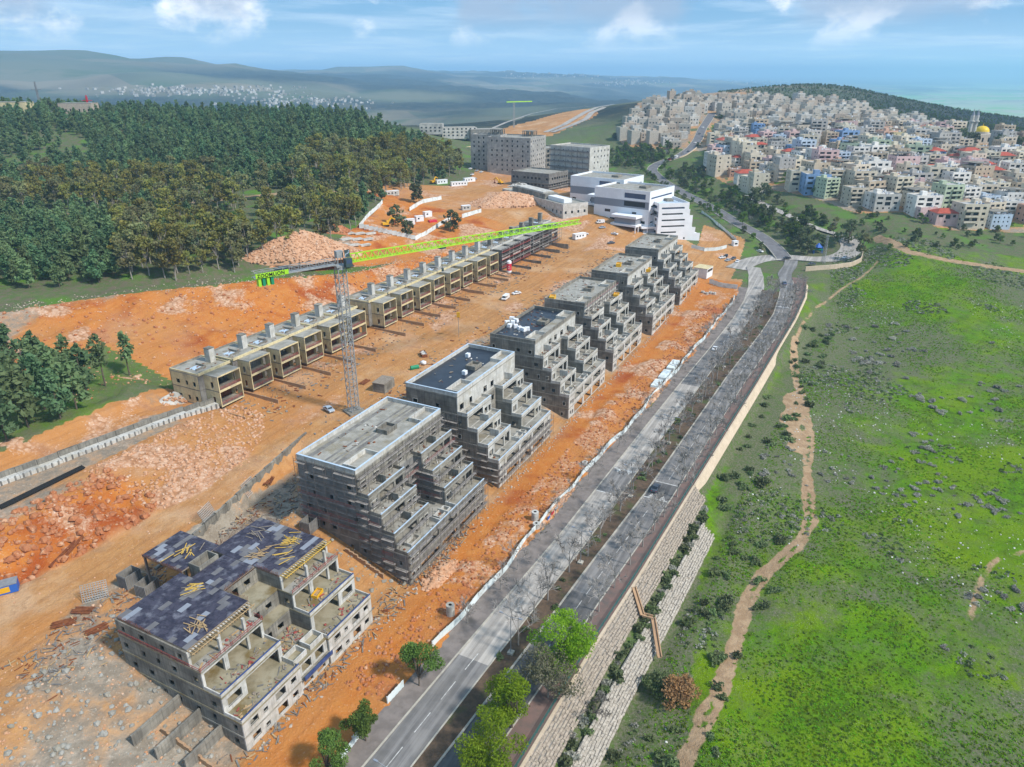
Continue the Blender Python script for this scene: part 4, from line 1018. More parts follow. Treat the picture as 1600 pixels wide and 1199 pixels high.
    for a0, a1, b0, b1 in ((16.6, 21.4, 26.1, 26.35), (16.6, 21.4, 29.0, 29.25), (16.6, 16.85, 26.35, 29), (21.15, 21.4, 26.35, 29)): mb.box(a0, a1, b0, b1, 6, zd+.9)
    mb.build('lift_shaft', 'concrete', t)
    # red guard rails round the top terrace
    for x0, y0, x1, y1, z in ((0, 7.9, 14.4, 7.9, 15), (22.6, 7.9, 36.4, 7.9, 15), (-.1, 8, -.1, 29, 14.9), (14.5, 7.9, 14.5, 10, 15)):
        mb = MB()
        for h in (.35, .8): mb.bar((x0, y0, z+h), (x1, y1, z+h), .08)
        n = int(math.hypot(x1-x0, y1-y0)/2)+1
        for k in range(n+1): mb.bar((x0+(x1-x0)*k/n, y0+(y1-y0)*k/n, z), (x0+(x1-x0)*k/n, y0+(y1-y0)*k/n, z+.95), .06)
        mb.build('guard_rail', 'red_steel', t)
    for i, z in ((1, 6.8), (2, 10.9), (3, 14.9)):
        for a, b in wings: debris(rng, [(a+.4, b-.4, Ys[i]+.4, Ys[i+1]-.2)], z, 34, t, ('timber_grey', 'concrete', 'concrete_dark', 'timber', 'red_steel'), (.5, 2.2))
    debris(rng, [(14.6, 22.4, 4.5, 9)], 6.8, 70, t, ('timber_grey', 'timber', 'red_steel', 'concrete'), (1, 3.4))
    # retaining stubs beside the gable
    for y, zt, l in ((5.5, 5.2, 8.0), (10.5, 7.2, 9.5), (15.5, 8.6, 10)): MB().box(-l, -.02, y, y+.4, -1, zt*.72).build('stub_wall', 'concrete', t)
    # timber piles on the deck
    for k, (x, y, n, m, w) in enumerate(((5.5, 14, 16, 'timber', 'beside the near edge of the deck'), (12.5, 22.5, 12, 'timber_yellow', 'in the middle of the deck by the open shaft'), (19.5, 34, 12, 'timber_yellow', 'on the rear wing of the deck'), (26.5, 19.5, 14, 'timber', 'on the far wing beside the shaft'), (32.5, 17, 16, 'timber_yellow', 'at the far corner of the deck'), (28, 14, 8, 'timber_yellow', 'near the far wing joists'), (31.5, 25.5, 10, 'timber_grey', 'at the back of the far wing'))):
        p = thing('plank_pile', 'loose heap of %s planks %s' % ({'timber': 'tan', 'timber_yellow': 'yellow', 'timber_grey': 'grey'}[m], w), 'planks', (X+x*DX-y*DY, Y+x*DY+y*DX, zd+.06), ROT)
        p['group'] = 'plank heaps on the dark deck'; a0 = rng.uniform(0, 3)
        for j in range(n):
            mb = MB(); mb.obox((rng.gauss(0, 1.0), rng.gauss(0, .8), .08+.07*(j % 4)), (rng.uniform(1.6, 3.6), .16, .06), a0+rng.gauss(0, .35) if rng.random() < .75 else rng.uniform(0, 3)); mb.build('plank', m if rng.random() < .85 else 'timber_grey', p)
    sk = thing('skip_tray', 'yellow steel tray standing on the wet terrace of the unfinished block', 'tray', (X+27*DX-6*DY, Y+27*DY+6*DX, 10.92), ROT+.2)
    mb = MB(); mb.box(0, 2.6, 0, .1, 0, .8); mb.box(0, 2.6, 1.3, 1.4, 0, .8); mb.box(0, .1, .1, 1.3, 0, .8); mb.box(2.5, 2.6, .1, 1.3, 0, .8); mb.build('sides', 'yellow', sk); MB().box(.1, 2.5, .1, 1.3, .05, .3).build('load', 'timber', sk)
near_block()
b2 = terrace_block(50.6, .4, 0, 'grey terraced block wrapped in scaffolding with boarded grey roof and blue copings', wm='net_dark', fm='concrete', roof='planks', coping='coping_blue', edge='membrane_blue', seed=2, mess=26)
b3 = terrace_block(97.5, -.6, 0, 'terraced block with black membrane roof and scaffolding only round its lower storeys', wm='concrete', fm='concrete_pale', roof='membrane', coping='coping_blue', edge='membrane_blue', seed=3, mess=14)
b4 = terrace_block(148, .2, 0, 'terraced block with black membrane roof carrying stacked white insulation', wm='concrete', fm='concrete_pale', roof='membrane', seed=4, mess=60, ztop=25.6)
b5 = terrace_block(195.5, -.3, 0, 'bare concrete terraced block with rough grey roof and timber edge scaffold', L=38, roof='grey', seed=5, mess=70, ztop=25.6)
b6 = terrace_block(246, 1.0, .6, 'bare concrete terraced block carrying yellow crates, next but one from the white school', L=38, roof='grey', seed=6, mess=60, ztop=25.5)
b7 = terrace_block(298, .5, 2.2, 'bare concrete terraced block nearest the white school', L=38, roof='grey', seed=7, mess=40, ztop=25.5)
Lb = 36.5
faces = [(0, 30.5, 0, 13.1, 9, 26.2), (0, 13.1, 0, 9.9, 3, 20), (0, 9.9, 0, 6.7, 2, 16.4), (0, 6.7, 0, 3.4, 1, 12.2), (0, 3.4, 0, 0, 0, 8), (0, 0, Lb, 0, 0, 8.4), (0, 13.1, Lb, 13.1, 21, 25.2)]
for (a, b) in ((0, 14.3), (21.8, Lb)): faces += [(a, y, b, y, z, z+2.6) for y, z in ((3.4, 8.3), (6.7, 12.5), (9.9, 16.7))]
faces += [(14.3, 12, 21.8, 12, 8.4, 20), (21.8, 12, 21.8, 4, 8.4, 17)]
scaffold('dense grey scaffolding round the boarded-roof terraced block', 50.6, .4, faces)
scaffold('timber edge scaffold along the front of the rough grey roof', 195.5, -.3, [(0, 13.1, 38, 13.1, 21, 26.2)])
scaffold('grey scaffolding along the foot of the first black-roofed block', 97.5, -.6, [(0, 30.5, 0, 13.1, 10, 20), (0, 13.1, 0, 3.4, 2, 12), (0, 3.4, 0, 0, 0, 8), (0, 0, Lb, 0, 0, 7)])
# ------------------------------------------------------------------ terrace houses on the upper pad
def house_unit(kind):
    """kind 0, 1: cream houses with an open projecting frame; kind 2: still bare concrete"""
    wm, fm = (('cream', 'cream'), ('cream', 'cream'), ('concrete', 'concrete_pale'))[kind]
    t = thing('row_house', '-', 'house'); w = 9.0; D = 18.5; f = (0, .7, .3)[kind]; yb = 6.0; x0, x1 = -2.0, 10.6; z0 = -1.5; zb, zm, zt = 1.7, 6.6, 11.5
    rng = random.Random(40+kind)
    wall_mesh('x', f+3.4, .25, .5, w-.5, z0, zb-.3, [(1.5, 4.0, -.2, 1.5), (5.0, 7.6, -.2, 1.5)]).build('base_wall', 'concrete', t)
    for xs in (.3, w-.55): wall_mesh('y', xs, .25, f+3.66, D, z0, zb-.3, [(f+6, f+8.4, -.2, 1.5), (f+10, f+12, -.2, 1.4)]).build('base_wall', 'concrete', t)
    for za, zc in ((zb, zm-.3), (zm, zt-.3)):
        for xs in (0, w-.2): wall_mesh('y', xs, .2, f+.22, yb, za, zc, [(f+2.2, f+3.4, za+.3, za+2.7)]).build('side_wall', wm, t)
        for xs in (x0, x1-.25): wall_mesh('y', xs, .25, yb+.25, D, za, zc, [(yb+1.6, yb+2.8, za+.9, za+2.4), (yb+5, yb+6.0, za+.9, za+2.4), (yb+8.6, yb+10.2, za+.9, za+2.3)]).build('side_wall', wm, t)
        wall_mesh('x', yb, .25, x0, x1, za, zc, [(.6, 3.6, za+.05, za+2.9), (4.4, 6.2, za+.05, za+2.9), (6.9, 8.6, za+.8, za+2.7), (9.4, 10.2, za+.9, za+2.3)]).build('inner_wall', 'concrete_dark', t)
        wall_mesh('x', D-.25, .25, x0, x1, za, zc).build('back_wall', wm, t)
        MB().box(.21, w-.21, yb-.9, yb-.72, za, za+2.2).build('inner_screen', 'rust' if za == zb else 'concrete', t) if rng.random() < .6 else None
        mb = MB()
        for h in (.45, .8, 1.15): mb.bar((.25, f+.3, za+h), (w-.25, f+.3, za+h), .09)
        for k in range(5): mb.bar((.4+k*(w-.8)/4, f+.3, za), (.4+k*(w-.8)/4, f+.3, za+1.2), .07)
        mb.build('guard_rail', 'red_steel', t)
    for z in (zb, zm, zt):
        MB().box(-.04, w+.04, f+.02, yb, z-.3, z).build('slab', 'concrete' if z != zt else 'slab_top', t); MB().box(x0-.04, x1+.04, yb+.01, D+.04, z-.3, z).build('slab', 'concrete' if z != zt else 'slab_top', t)
    MB().box(-.06, w+.06, f-.08, f+.02, zb-.32, zb+.05).build('frame_sill', fm, t); MB().box(.21, w-.21, f-.05, f+.16, zm-.42, zm+.28).build('mid_beam', fm, t); MB().box(-.06, w+.06, f-.08, f+.02, zt-.34, zt+.1).build('frame_head', fm, t)
    for xs in (-.06, w-.22): MB().box(xs, xs+.28, f-.08, f+.02, zb+.05, zt-.34).build('frame_post', fm, t)
    MB().box(x0, x1, yb-.5, yb-.15, zt+.005, zt+.85).build('roof_beam', fm, t)
    for a0, a1, b0, b1 in ((x0, x1, D-.3, D), (x0, x0+.3, yb-.14, D-.3), (x1-.3, x1, yb-.14, D-.3)): MB().box(a0, a1, b0, b1, zt, zt+.5).build('roof_kerb', 'concrete' if b1 == D else fm, t)
    mb = MB(); mb.box(7.6, 9.8, 11.0, 13.2, zt, zt+4.6); mb.build('stair_shaft', 'concrete_pale' if kind < 2 else 'concrete', t); MB().box(7.5, 9.9, 10.9, 13.3, zt+4.6, zt+4.8).build('shaft_cap', 'concrete', t)
    mb = MB(); mb.box(.5, 4.5, 9.5, 9.7, zt, zt+.7); mb.box(4.3, 4.5, 9.7, 14, zt, zt+.7); mb.build('roof_wall', 'concrete', t); MB().box(1.0, 4.0, 10, 13.5, zt+.004, zt+.03).build('wet_patch', 'coping_blue', t)
    for x in (.3, 3.0, 6.0, w-.3): MB().bar((x, f+.5, z0), (x, f+.5, zb-.3), .14).build('prop', 'scaffold_tube', t)
    debris(rng, [(x0+.6, x1-.6, yb+.8, 16)], zt, 16, t, ('timber_grey', 'concrete', 'rust'))
    MB().box(-1.9, -1.65, -11.5, yb-.1, z0, 1.3).build('garden_wall', 'tan_wall' if kind < 2 else 'concrete', t)
    for k in range(7):
        x, y = rng.uniform(-1, 9), rng.uniform(-11, -1); mb = MB(); mb.bar((x, y, z0), (x, y, 1.6), .08); mb.build('yard_post', 'scaffold_tube', t)
    return t
proto = [house_unit(k) for k in range(3)]
pos = [79.8, 93.6, 106.4, 119.2, 132.0, 145.0, 164.8, 178.2, 191.2, 204.0, 217.0, 230.0, 243.0, 256.0]
used = [False]*3
ORD = ['first', 'second', 'third', 'fourth', 'fifth', 'sixth', 'seventh', 'eighth', 'ninth', 'tenth', 'eleventh', 'twelfth', 'thirteenth', 'fourteenth']
def place_house(kind, s, label):
    o = proto[kind] if not used[kind] else copy_tree(proto[kind]); used[kind] = True
    X, Y = wsr(s, -88.4); o.location = (X, Y, gz(*wsr(s+5, -92))-.55); o.rotation_euler = (0, 0, ROT)
    o['label'] = label; o['group'] = 'terrace houses below the orange cut slope'
for i, s in enumerate(pos):
    place_house(i % 2 if i != 13 else 0, s, 'cream framed terrace house, %s from the near end of the row under the cut slope' % ORD[i])
for i, s in enumerate((270, 283, 296, 309, 322, 335)):
    place_house(2, s, 'bare concrete terrace house behind scaffolding, %s beyond the cream row' % ORD[i])
def scaffold_row():
    X, Y = wsr(268, -87.6); z = gz(*wsr(300, -92)); t = thing('scaffold', 'long brown scaffold along the bare terrace houses under the crane jib tip', 'scaffold', (X, Y, z), ROT)
    for k in range(26):
        x = k*3.2; MB().bar((x, 0, -.5), (x, 0, 12.5), .09).build('standard', 'scaffold_tube', t)
        if k < 25:
            for zi in range(6):
                mb = MB(); mb.box(x, x+3.2, -.1, .6, 1.6+zi*2.0, 1.68+zi*2.0); mb.bar((x, -.05, 2.5+zi*2), (x+3.2, -.05, 2.5+zi*2), .07)
                mb.build('deck', 'red_steel' if (k < 11 and zi % 2 == 0) else 'scaffold_deck' if zi % 2 else 'scaffold_tube', t)
scaffold_row()
# ------------------------------------------------------------------ tower crane
def crane():
    bx, by = -49.2, 199.5; z0 = gz(bx, by); zt = 58.6; az = math.atan2(56.5, 69.5)
    t = thing('tower_crane', 'tower crane with bright green jib and grey lattice mast over the row houses', 'crane', (bx, by, z0), az)
    H_ = zt-z0; w = 1.25
    MB().box(-2.6, 2.6, -2.6, 2.6, -.6, .5).build('base', 'concrete', t)
    n = int(H_/2.5)
    for k in range(n):
        a, b = .5+k*(H_-.5)/n, .5+(k+1)*(H_-.5)/n; mb = MB()
        c = [(-w,-w),(w,-w),(w,w),(-w,w)]
        for i in range(4):
            p, q = c[i], c[(i+1) % 4]
            mb.bar((*p, a), (*p, b), .24); mb.bar((*p, a), (*q, a), .13)
            mb.bar((*p, a), (*q, b), .11); mb.bar((*q, a), (*p, (a+b)/2), .08)
        mb.build('mast_section', 'crane_grey', t)
    mb = MB(); mb.cyl((0,0,H_), (0,0,H_+.8), 1.5, 14); mb.box(-1.6, 1.6, -1.5, 1.5, H_+.8, H_+1.2); mb.build('slewing_ring', 'crane_grey', t)
    mb = MB(); mb.box(.6, 2.6, -2.9, -1.3, H_+.9, H_+3.3); mb.build('cab', 'crane_dark', t)
    mb = MB(); mb.box(.8, 2.4, -2.93, -2.9, H_+1.9, H_+3.0); mb.build('cab_window', 'glass_blue', t)
    mb = MB(); 
    for i, p in enumerate(((-1,-1),(1,-1),(1,1),(-1,1))): mb.bar((p[0]*1.2, p[1]*1.2, H_+1.2), (p[0]*.4, p[1]*.4, H_+5.2), .18)
    mb.box(-1.0, 1.0, -.8, .8, H_+3.4, H_+5.3); mb.build('tower_head', 'crane_grey', t)
    J = 95.0; hj = 2.3; wj = .85; z = H_+1.6; nb = 38
    for k in range(nb):
        a, b = 2.0+k*(J-2)/nb, 2.0+(k+1)*(J-2)/nb; dz = -.6*k/nb*0; hh = hj*(1-.45*k/nb); mb = MB(); m = (a+b)/2
        for y in (-wj, wj): mb.bar((a, y, z), (b, y, z), .26); mb.bar((a, y, z), (m, 0, z+hh), .15); mb.bar((m, 0, z+hh), (b, y, z), .15)
        mb.bar((a, 0, z+hh) if k else (a, 0, z+hh), (b, 0, z+hh*.995), .28); mb.bar((a, -wj, z), (a, wj, z), .1); mb.bar((a, -wj, z), (b, wj, z), .08)
        mb.build('jib_section', 'crane_green', t)
    mb = MB(); mb.box(34, 36, -.9, .9, z-.7, z-.2); mb.bar((35, 0, z-.6), (35, 0, z-7), .06); mb.box(34.7, 35.3, -.2, .2, z-8, z-7); mb.build('trolley', 'crane_dark', t)
    CJ = 25.0; nb = 9
    for k in range(nb):
        a, b = -1.5-k*(CJ-1.5)/nb, -1.5-(k+1)*(CJ-1.5)/nb; mb = MB()
        for y in (-.9, .9): mb.bar((a, y, z), (b, y, z), .26); mb.bar((a, y, z), (b, -y, z), .1); mb.bar((a, y, z+1.7), (b, y, z+1.7), .12); mb.bar((a, y, z+.9), (b, y, z+.9), .08); mb.bar((a, y, z), (a, y, z+1.7), .1); mb.bar((a, y, z), (b, y, z+1.7), .08)
        mb.box(min(a, b), max(a, b), -.85, .85, z+.1, z+.16)
        mb.build('counter_jib_section', 'crane_grey', t)
    for k in range(4): MB().box(-CJ+1.0+k*1.15, -CJ+1.75+k*1.15, -.8, .8, z-2.4, z-.1).build('counterweight', 'crane_green' if k % 2 == 0 else 'plastic_green', t)
    mb = MB(); mb.box(-19, -15.5, -.7, .7, z+.2, z+1.6); mb.build('winch', 'crane_dark', t)
    sg = MB().box(-CJ+.3, -CJ+9.4, -1.12, -1.02, z-.1, z+1.15).build('sign_board', 'crane_green', t)
    cu = bpy.data.curves.new('lettering', 'FONT'); cu.body = 'ZOOMLION'; cu.size = 1.3; cu.extrude = .02; cu.space_character = 1.12; cu.offset = .03
    tmp = bpy.data.objects.new('lettering_text', cu); C.objects.link(tmp); bpy.context.view_layer.update()
    lm = bpy.data.meshes.new_from_object(tmp.evaluated_get(bpy.context.evaluated_depsgraph_get())); lm.materials.clear(); lm.materials.append(MAT['black']); bpy.data.objects.remove(tmp); o = link('lettering', lm, sg)
    o.location = (-CJ+.7, -1.16, z+.08); o.rotation_euler = (math.pi/2, 0, 0)
    mb = MB(); mb.box(1.0, 2.6, -1.62, -1.52, H_+3.5, H_+5.6); hd = mb.build('head_panel', 'crane_dark', t)
    mb = MB()
    for k in range(8):
        a = k/7; mb.obox((1.15+1.2*a, -1.64, H_+3.9+1.3*a+.25*math.sin(a*6.28)), (.3, .03, .22), 0)
    mb.build('swoosh', 'coping_blue', hd)
crane()
# ------------------------------------------------------------------ generic larger blocks placed by three roof corners
def oblock(name, label, FL, FR, BL, zr, zb, wm='concrete', storeys=6, win=(1.2, 1.4, 2.6), void='glass_dark', roofm='slab_top', group=None, cat='building', skip=.12, seed=0, sill=1.0, core=True, sides=(0, 1, 2, 3)):
    rng = random.Random(seed); a = np.array(pix(*FL, zr)); b = np.array(pix(*FR, zr)); c = np.array(pix(*BL, zr))
    ux = b-a; Wd = float(np.linalg.norm(ux)); ux /= Wd; uy = np.array([-ux[1], ux[0]]); D = abs(float(np.dot(c-a, uy)))
    t = thing(name, label, cat, (float(a[0]), float(a[1]), zb), math.atan2(ux[1], ux[0]), group); H_ = zr-zb; sh = H_/storeys; T_ = .35
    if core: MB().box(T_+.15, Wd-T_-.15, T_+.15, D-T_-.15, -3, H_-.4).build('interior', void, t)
    for k in range(storeys):
        za, zc = k*sh, (k+1)*sh
        if k == 0: za0 = -4
        else: za0 = za
        for sd_, (ax, fx, a0, a1) in enumerate((('x', 0, 0, Wd), ('x', D-T_, 0, Wd), ('y', 0, T_, D-T_), ('y', Wd-T_, T_, D-T_))):
            ops = []
            if sd_ in sides:
                q = a0+win[2]*.4
                while q+win[0] < a1-.4:
                    if rng.random() > skip: ops.append((q, q+win[0], za+sill, min(za+sill+win[1], zc-.25)))
                    q += win[0]+win[2]
            wall_mesh(ax, fx, T_, a0, a1, za0, zc-.02, ops).build('wall', wm, t)
    MB().box(0.02, Wd-.02, .02, D-.02, H_-.42, H_-.03).build('roof', roofm, t)
    for a0, a1, b0, b1 in ((0, Wd, 0, .3), (0, Wd, D-.3, D), (0, .3, .3, D-.3), (Wd-.3, Wd, .3, D-.3)): MB().box(a0, a1, b0, b1, H_-.02, H_+.9).build('parapet', wm, t)
    return t, Wd, D, H_, sh
def bands(t, Wd, sh, ks, x0, x1, h=.9, m='glass_dark'):
    for k in ks:
        MB().box(x0, x1, -.05, .03, k*sh+1.3, k*sh+1.3+h).build('window_band', m, t)
# white school of three stepped blocks
SG = 'white stepped blocks of the school'
def school_block(label, FL, FR, BL, zr, zb, st, seed, steps):
    rng = random.Random(seed); a = np.array(pix(*FL, zr)); b = np.array(pix(*FR, zr)); c = np.array(pix(*BL, zr))
    ux = b-a; Wd = float(np.linalg.norm(ux)); ux /= Wd; uy = np.array([-ux[1], ux[0]]); D = abs(float(np.dot(c-a, uy)))
    t = thing('school_block', label, 'building', (float(a[0]), float(a[1]), zb), math.atan2(ux[1], ux[0]), SG); H_ = zr-zb; sh = H_/st
    for k in range(st):
        za, zc = k*sh, (k+1)*sh; w2 = Wd+steps*(st-1-k)*.55 if k < st-1 else Wd; w2 = Wd+[9, 5.5, 3, 3, .8, 0, 0][min(k, 6)]*steps
        ops = [(2.5, w2*.78 if k > 1 else w2*.5, za+1.4, za+2.4)] if k < st-1 else [(2, Wd-3, za+1.2, za+2.3)]
        if k == 0: ops = [(4, 5.2, 1, 2.2), (8, 9.2, 1, 2.2), (13, 14.2, 1, 2.2), (18, 19.2, 1, 2.2)]
        wall_mesh('x', 0, .4, 0, w2, za-(3 if k == 0 else 0), zc-.02, ops).build('wall', 'school_white', t)
        wall_mesh('y', w2-.4, .4, .4, D, za-(3 if k == 0 else 0), zc-.02, rnd_ops(rng, 1, D-1, za, zc, 1.5, 3, (2, 4), 1.2, 2.4)).build('wall', 'school_white', t)
        yl = 0 if k < 2 else 0
        wall_mesh('y', 0, .4, .4, D, za-(3 if k == 0 else 0), zc-.02, [(3, D*.45, za+1.0, zc-.9)] if k >= st-2 else rnd_ops(rng, 1, D-1, za, zc, 3, 5, (2, 4), 1.0, 2.8)).build('wall', 'school_white' if k != st-2 else 'grey_block', t)
        wall_mesh('x', D-.4, .4, .4, w2-.4, za-(3 if k == 0 else 0), zc-.02).build('wall', 'school_white', t)
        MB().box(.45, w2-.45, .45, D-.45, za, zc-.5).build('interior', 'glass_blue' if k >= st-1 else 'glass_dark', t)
        if k < st-1: MB().box(-.02, w2+.02, -.02, D+.02, zc-.45, zc-.03).build('slab', 'school_white', t)
        if steps and k < 5: MB().box(Wd*.5, w2, -.03, .12, zc-.03, zc+.85).build('parapet', 'school_white', t)
    MB().box(.4, Wd-.4, .4, D-.4, H_-.5, H_-.1).build('roof', 'coping_blue' if steps else 'slab_top', t)
    for a0, a1, b0, b1 in ((0, Wd, 0, .4), (0, Wd, D-.4, D), (0, .4, .4, D-.4), (Wd-.4, Wd, .4, D-.4)): MB().box(a0, a1, b0, b1, H_-.02, H_+1.1).build('parapet', 'school_white', t)
    MB().box(Wd*.5, Wd*.72, D*.3, D*.42, H_, H_+1.4).build('plant_room', 'concrete', t)
    mb = MB(); 
    for k in range(6): mb.box(Wd-5, Wd-.8, D*.1+k*3.0, D*.1+k*3.0+.25, H_+.9, H_+1.15)
    mb.box(Wd-5.2, Wd-5, D*.1, D*.1+15.3, H_+.9, H_+1.15); mb.build('roof_pergola', 'grey_block', t)
    # low wing in front of the left side on columns
    MB().box(-9, -.02, 4, D*.55, sh*1.0, sh*1.25).build('wing_slab', 'school_white', t); MB().box(-9, -.02, 4, D*.55, sh*2.0, sh*2.3).build('wing_roof', 'school_white', t)
    MB().box(-7.5, -.02, 5, D*.5, sh*1.25, sh*2.0).build('wing_glazing', 'grey_block', t)
    for x in (-8.5, -4.5): MB().box(x, x+.5, 4.3, 4.8, -3, sh).build('column', 'school_white', t)
    return t
school_block('white school block with stepped side and pale blue roof, nearest the bare terraced blocks', (1030,321), (1077.5,319.5), (1019,304), 34, 11, 6, 1, 1.0)
school_block('middle white school block with blue glazed upper storey and grey roof', (1016,303), (1054,293), (987,281), 40.5, 15, 5, 2, 0)
school_block('rear white school block with long dark glazed top storey, beside the scaffolded tower', (975,284), (1006,276), (936,267), 42, 20, 4, 3, 0)
def towers():
    G = 'unfinished grey towers beyond the school'
    t, w, d, h, sh = oblock('tower_block', 'pale seven storey tower in white netting and brown scaffolding behind the school', (922,233), (953,229), (879,226), 57, 24, 'concrete_pale', 8, (1.2, 1.5, 3.4), group=G, seed=1, skip=.2)
    for k in range(8):
        for y in (0, 1): pass
        MB().box(-1.2, -.3, 0, d, k*sh+1.0, k*sh+1.3).build('scaffold_deck', 'scaffold_deck', t); MB().box(-1.25, -1.15, 0, d, k*sh+1.3, k*sh+2.2).build('scaffold_net', 'net_dark', t)
    for k in range(8): MB().bar((-1.2, d*k/7, -3), (-1.2, d*k/7, h+1), .2).build('scaffold_standard', 'scaffold_tube', t)
    oblock('tower_block', 'bare grey tower with tall columns left of the netted tower', (829,218), (853,213), (803,208), 60, 33, 'concrete_mid', 7, (1.3, 1.6, 3.4), group=G, seed=2)
    oblock('tower_block', 'bare grey tower behind the cream annex, at the end of the wood', (782,213), (792,211), (760,207), 61, 36, 'concrete_mid', 7, (1.3, 1.6, 3.2), group=G, seed=3)
    for FLx, FRx, BLx, z, sd in (((829,218), (853,213), (803,208), 60, 2), ((782,213), (792,211), (760,207), 61, 3)):
        a = np.array(pix(*FLx, z)); b = np.array(pix(*FRx, z)); c = np.array(pix(*BLx, z)); m_ = (a+b+c)/3
        q = thing('roof_structure', ('unfinished column frame on the roof of the middle grey tower', 'unfinished column frame on the roof of the tower by the wood')[sd-2], 'frame', (float(m_[0]), float(m_[1]), z), math.atan2(b[1]-a[1], b[0]-a[0]))
        for x in (-6, -2, 2, 6):
            for y in (-4, 0, 4): MB().box(x-.3, x+.3, y-.3, y+.3, 0, 4.2).build('column', 'concrete', q)
        MB().box(-6.5, 3, -4.5, 4.5, 4.2, 4.6).build('slab', 'concrete', q)
    oblock('annex', 'bare concrete frame building between the grey tower and netted tower', (840,236), (880,230), (830,231), 46, 30, 'concrete', 4, (4.0, 2.6, 1.2), group=G, seed=4)
    oblock('cream_annex', 'cream low building at the edge of the wood in front of the grey towers', (766,236), (793,233), (744,229), 38, 29, 'cream', 2, (2.0, 1.6, 4.5), seed=5)
    t, w, d, h, sh = oblock('scaffolded_block', 'low dark block in scaffolding in front of the netted tower', (858,274), (888,268), (836,262), 40, 25, 'concrete_dark', 3, (2.2, 1.6, 1.2), seed=6)
    for k in range(5):
        MB().box(-1, w+1, -1.1, -.2, k*2.0+.6, k*2.0+.75).build('scaffold_deck', 'scaffold_deck', t); MB().box(-1.1, -.2, 0, d, k*2+.6, k*2+.75).build('scaffold_deck', 'scaffold_deck', t)
    for k in range(8): MB().bar((w*k/7, -1.1, -2), (w*k/7, -1.1, h+1.5), .15).build('scaffold_standard', 'scaffold_tube', t)
    t, w, d, h, sh = oblock('stepped_block', 'pale grey stepped block with square roof openings at the end of the house row', (880,322), (919,318), (862,290), 31, 18, 'concrete_pale', 2, (1.6, 1.8, 3.4), seed=7)
    MB().box(w*.2, w*.75, d*.35, d*.9, h, h+3.4).build('upper_storey', 'concrete', t); MB().box(w*.25, w*.7, d*.4, d*.85, h+3.41, h+4.2).build('roof_slab', 'concrete_pale', t); MB().box(w*.3, w*.62, d*.1, d*.34, h, h+2.6).build('stair_head', 'white_paint', t)
    # low buildings at the end of the ridge road, and a far crane
    for i, (x, y, w_, hgt, m, lab) in enumerate(((655,190,26,9,'house_roof','low tan block above the end of the wood, first of the far ridge group'),(690,186,40,10,'concrete_pale','long pale block on the far ridge behind the wood end'),(735,184,40,13,'concrete_dark','dark scaffolded frame on the far ridge left of the sweeping roads'),(668,180,20,8,'cream','small cream block on the far ridge just above the wood'))):
        X, Y, Z = pixt(x, y, 800); Z = gz(X, Y); b = thing('ridge_building', lab, 'building', (X, Y, Z-2), .2*i)
        MB().box(0, w_, 0, 16, 0, hgt+2).build('wall', m, b); MB().box(.5, w_-.5, .5, 15.5, hgt+2.01, hgt+2.3).build('roof', 'slab_top', b)
        for k in range(int(w_/5)):
            for z in np.arange(3, hgt, 3.4): MB().box(1.5+k*5, 3.5+k*5, -.06, .1, z, z+1.6).build('window', 'glass_dark', b)
    X, Y, Z = hit(803, 200); c2 = thing('tower_crane', 'small distant tower crane standing before the sweeping ridge roads', 'crane', (X, Y, Z), .6); mb = MB()
    for a, b in ((-1,-1),(1,-1),(1,1),(-1,1)): mb.bar((a*.8, b*.8, 0), (a*.8, b*.8, 32), .3)
    for k in range(10): mb.bar((-.8, -.8, k*3.2), (.8, -.8, k*3.2+3.2), .2); mb.bar((.8, .8, k*3.2), (-.8, .8, k*3.2+3.2), .2)
    mb.build('mast', 'crane_grey', c2); mb = MB(); mb.bar((-12, 0, 33), (30, 0, 33), .7, 1.2); mb.build('jib', 'crane_green', c2)
towers()
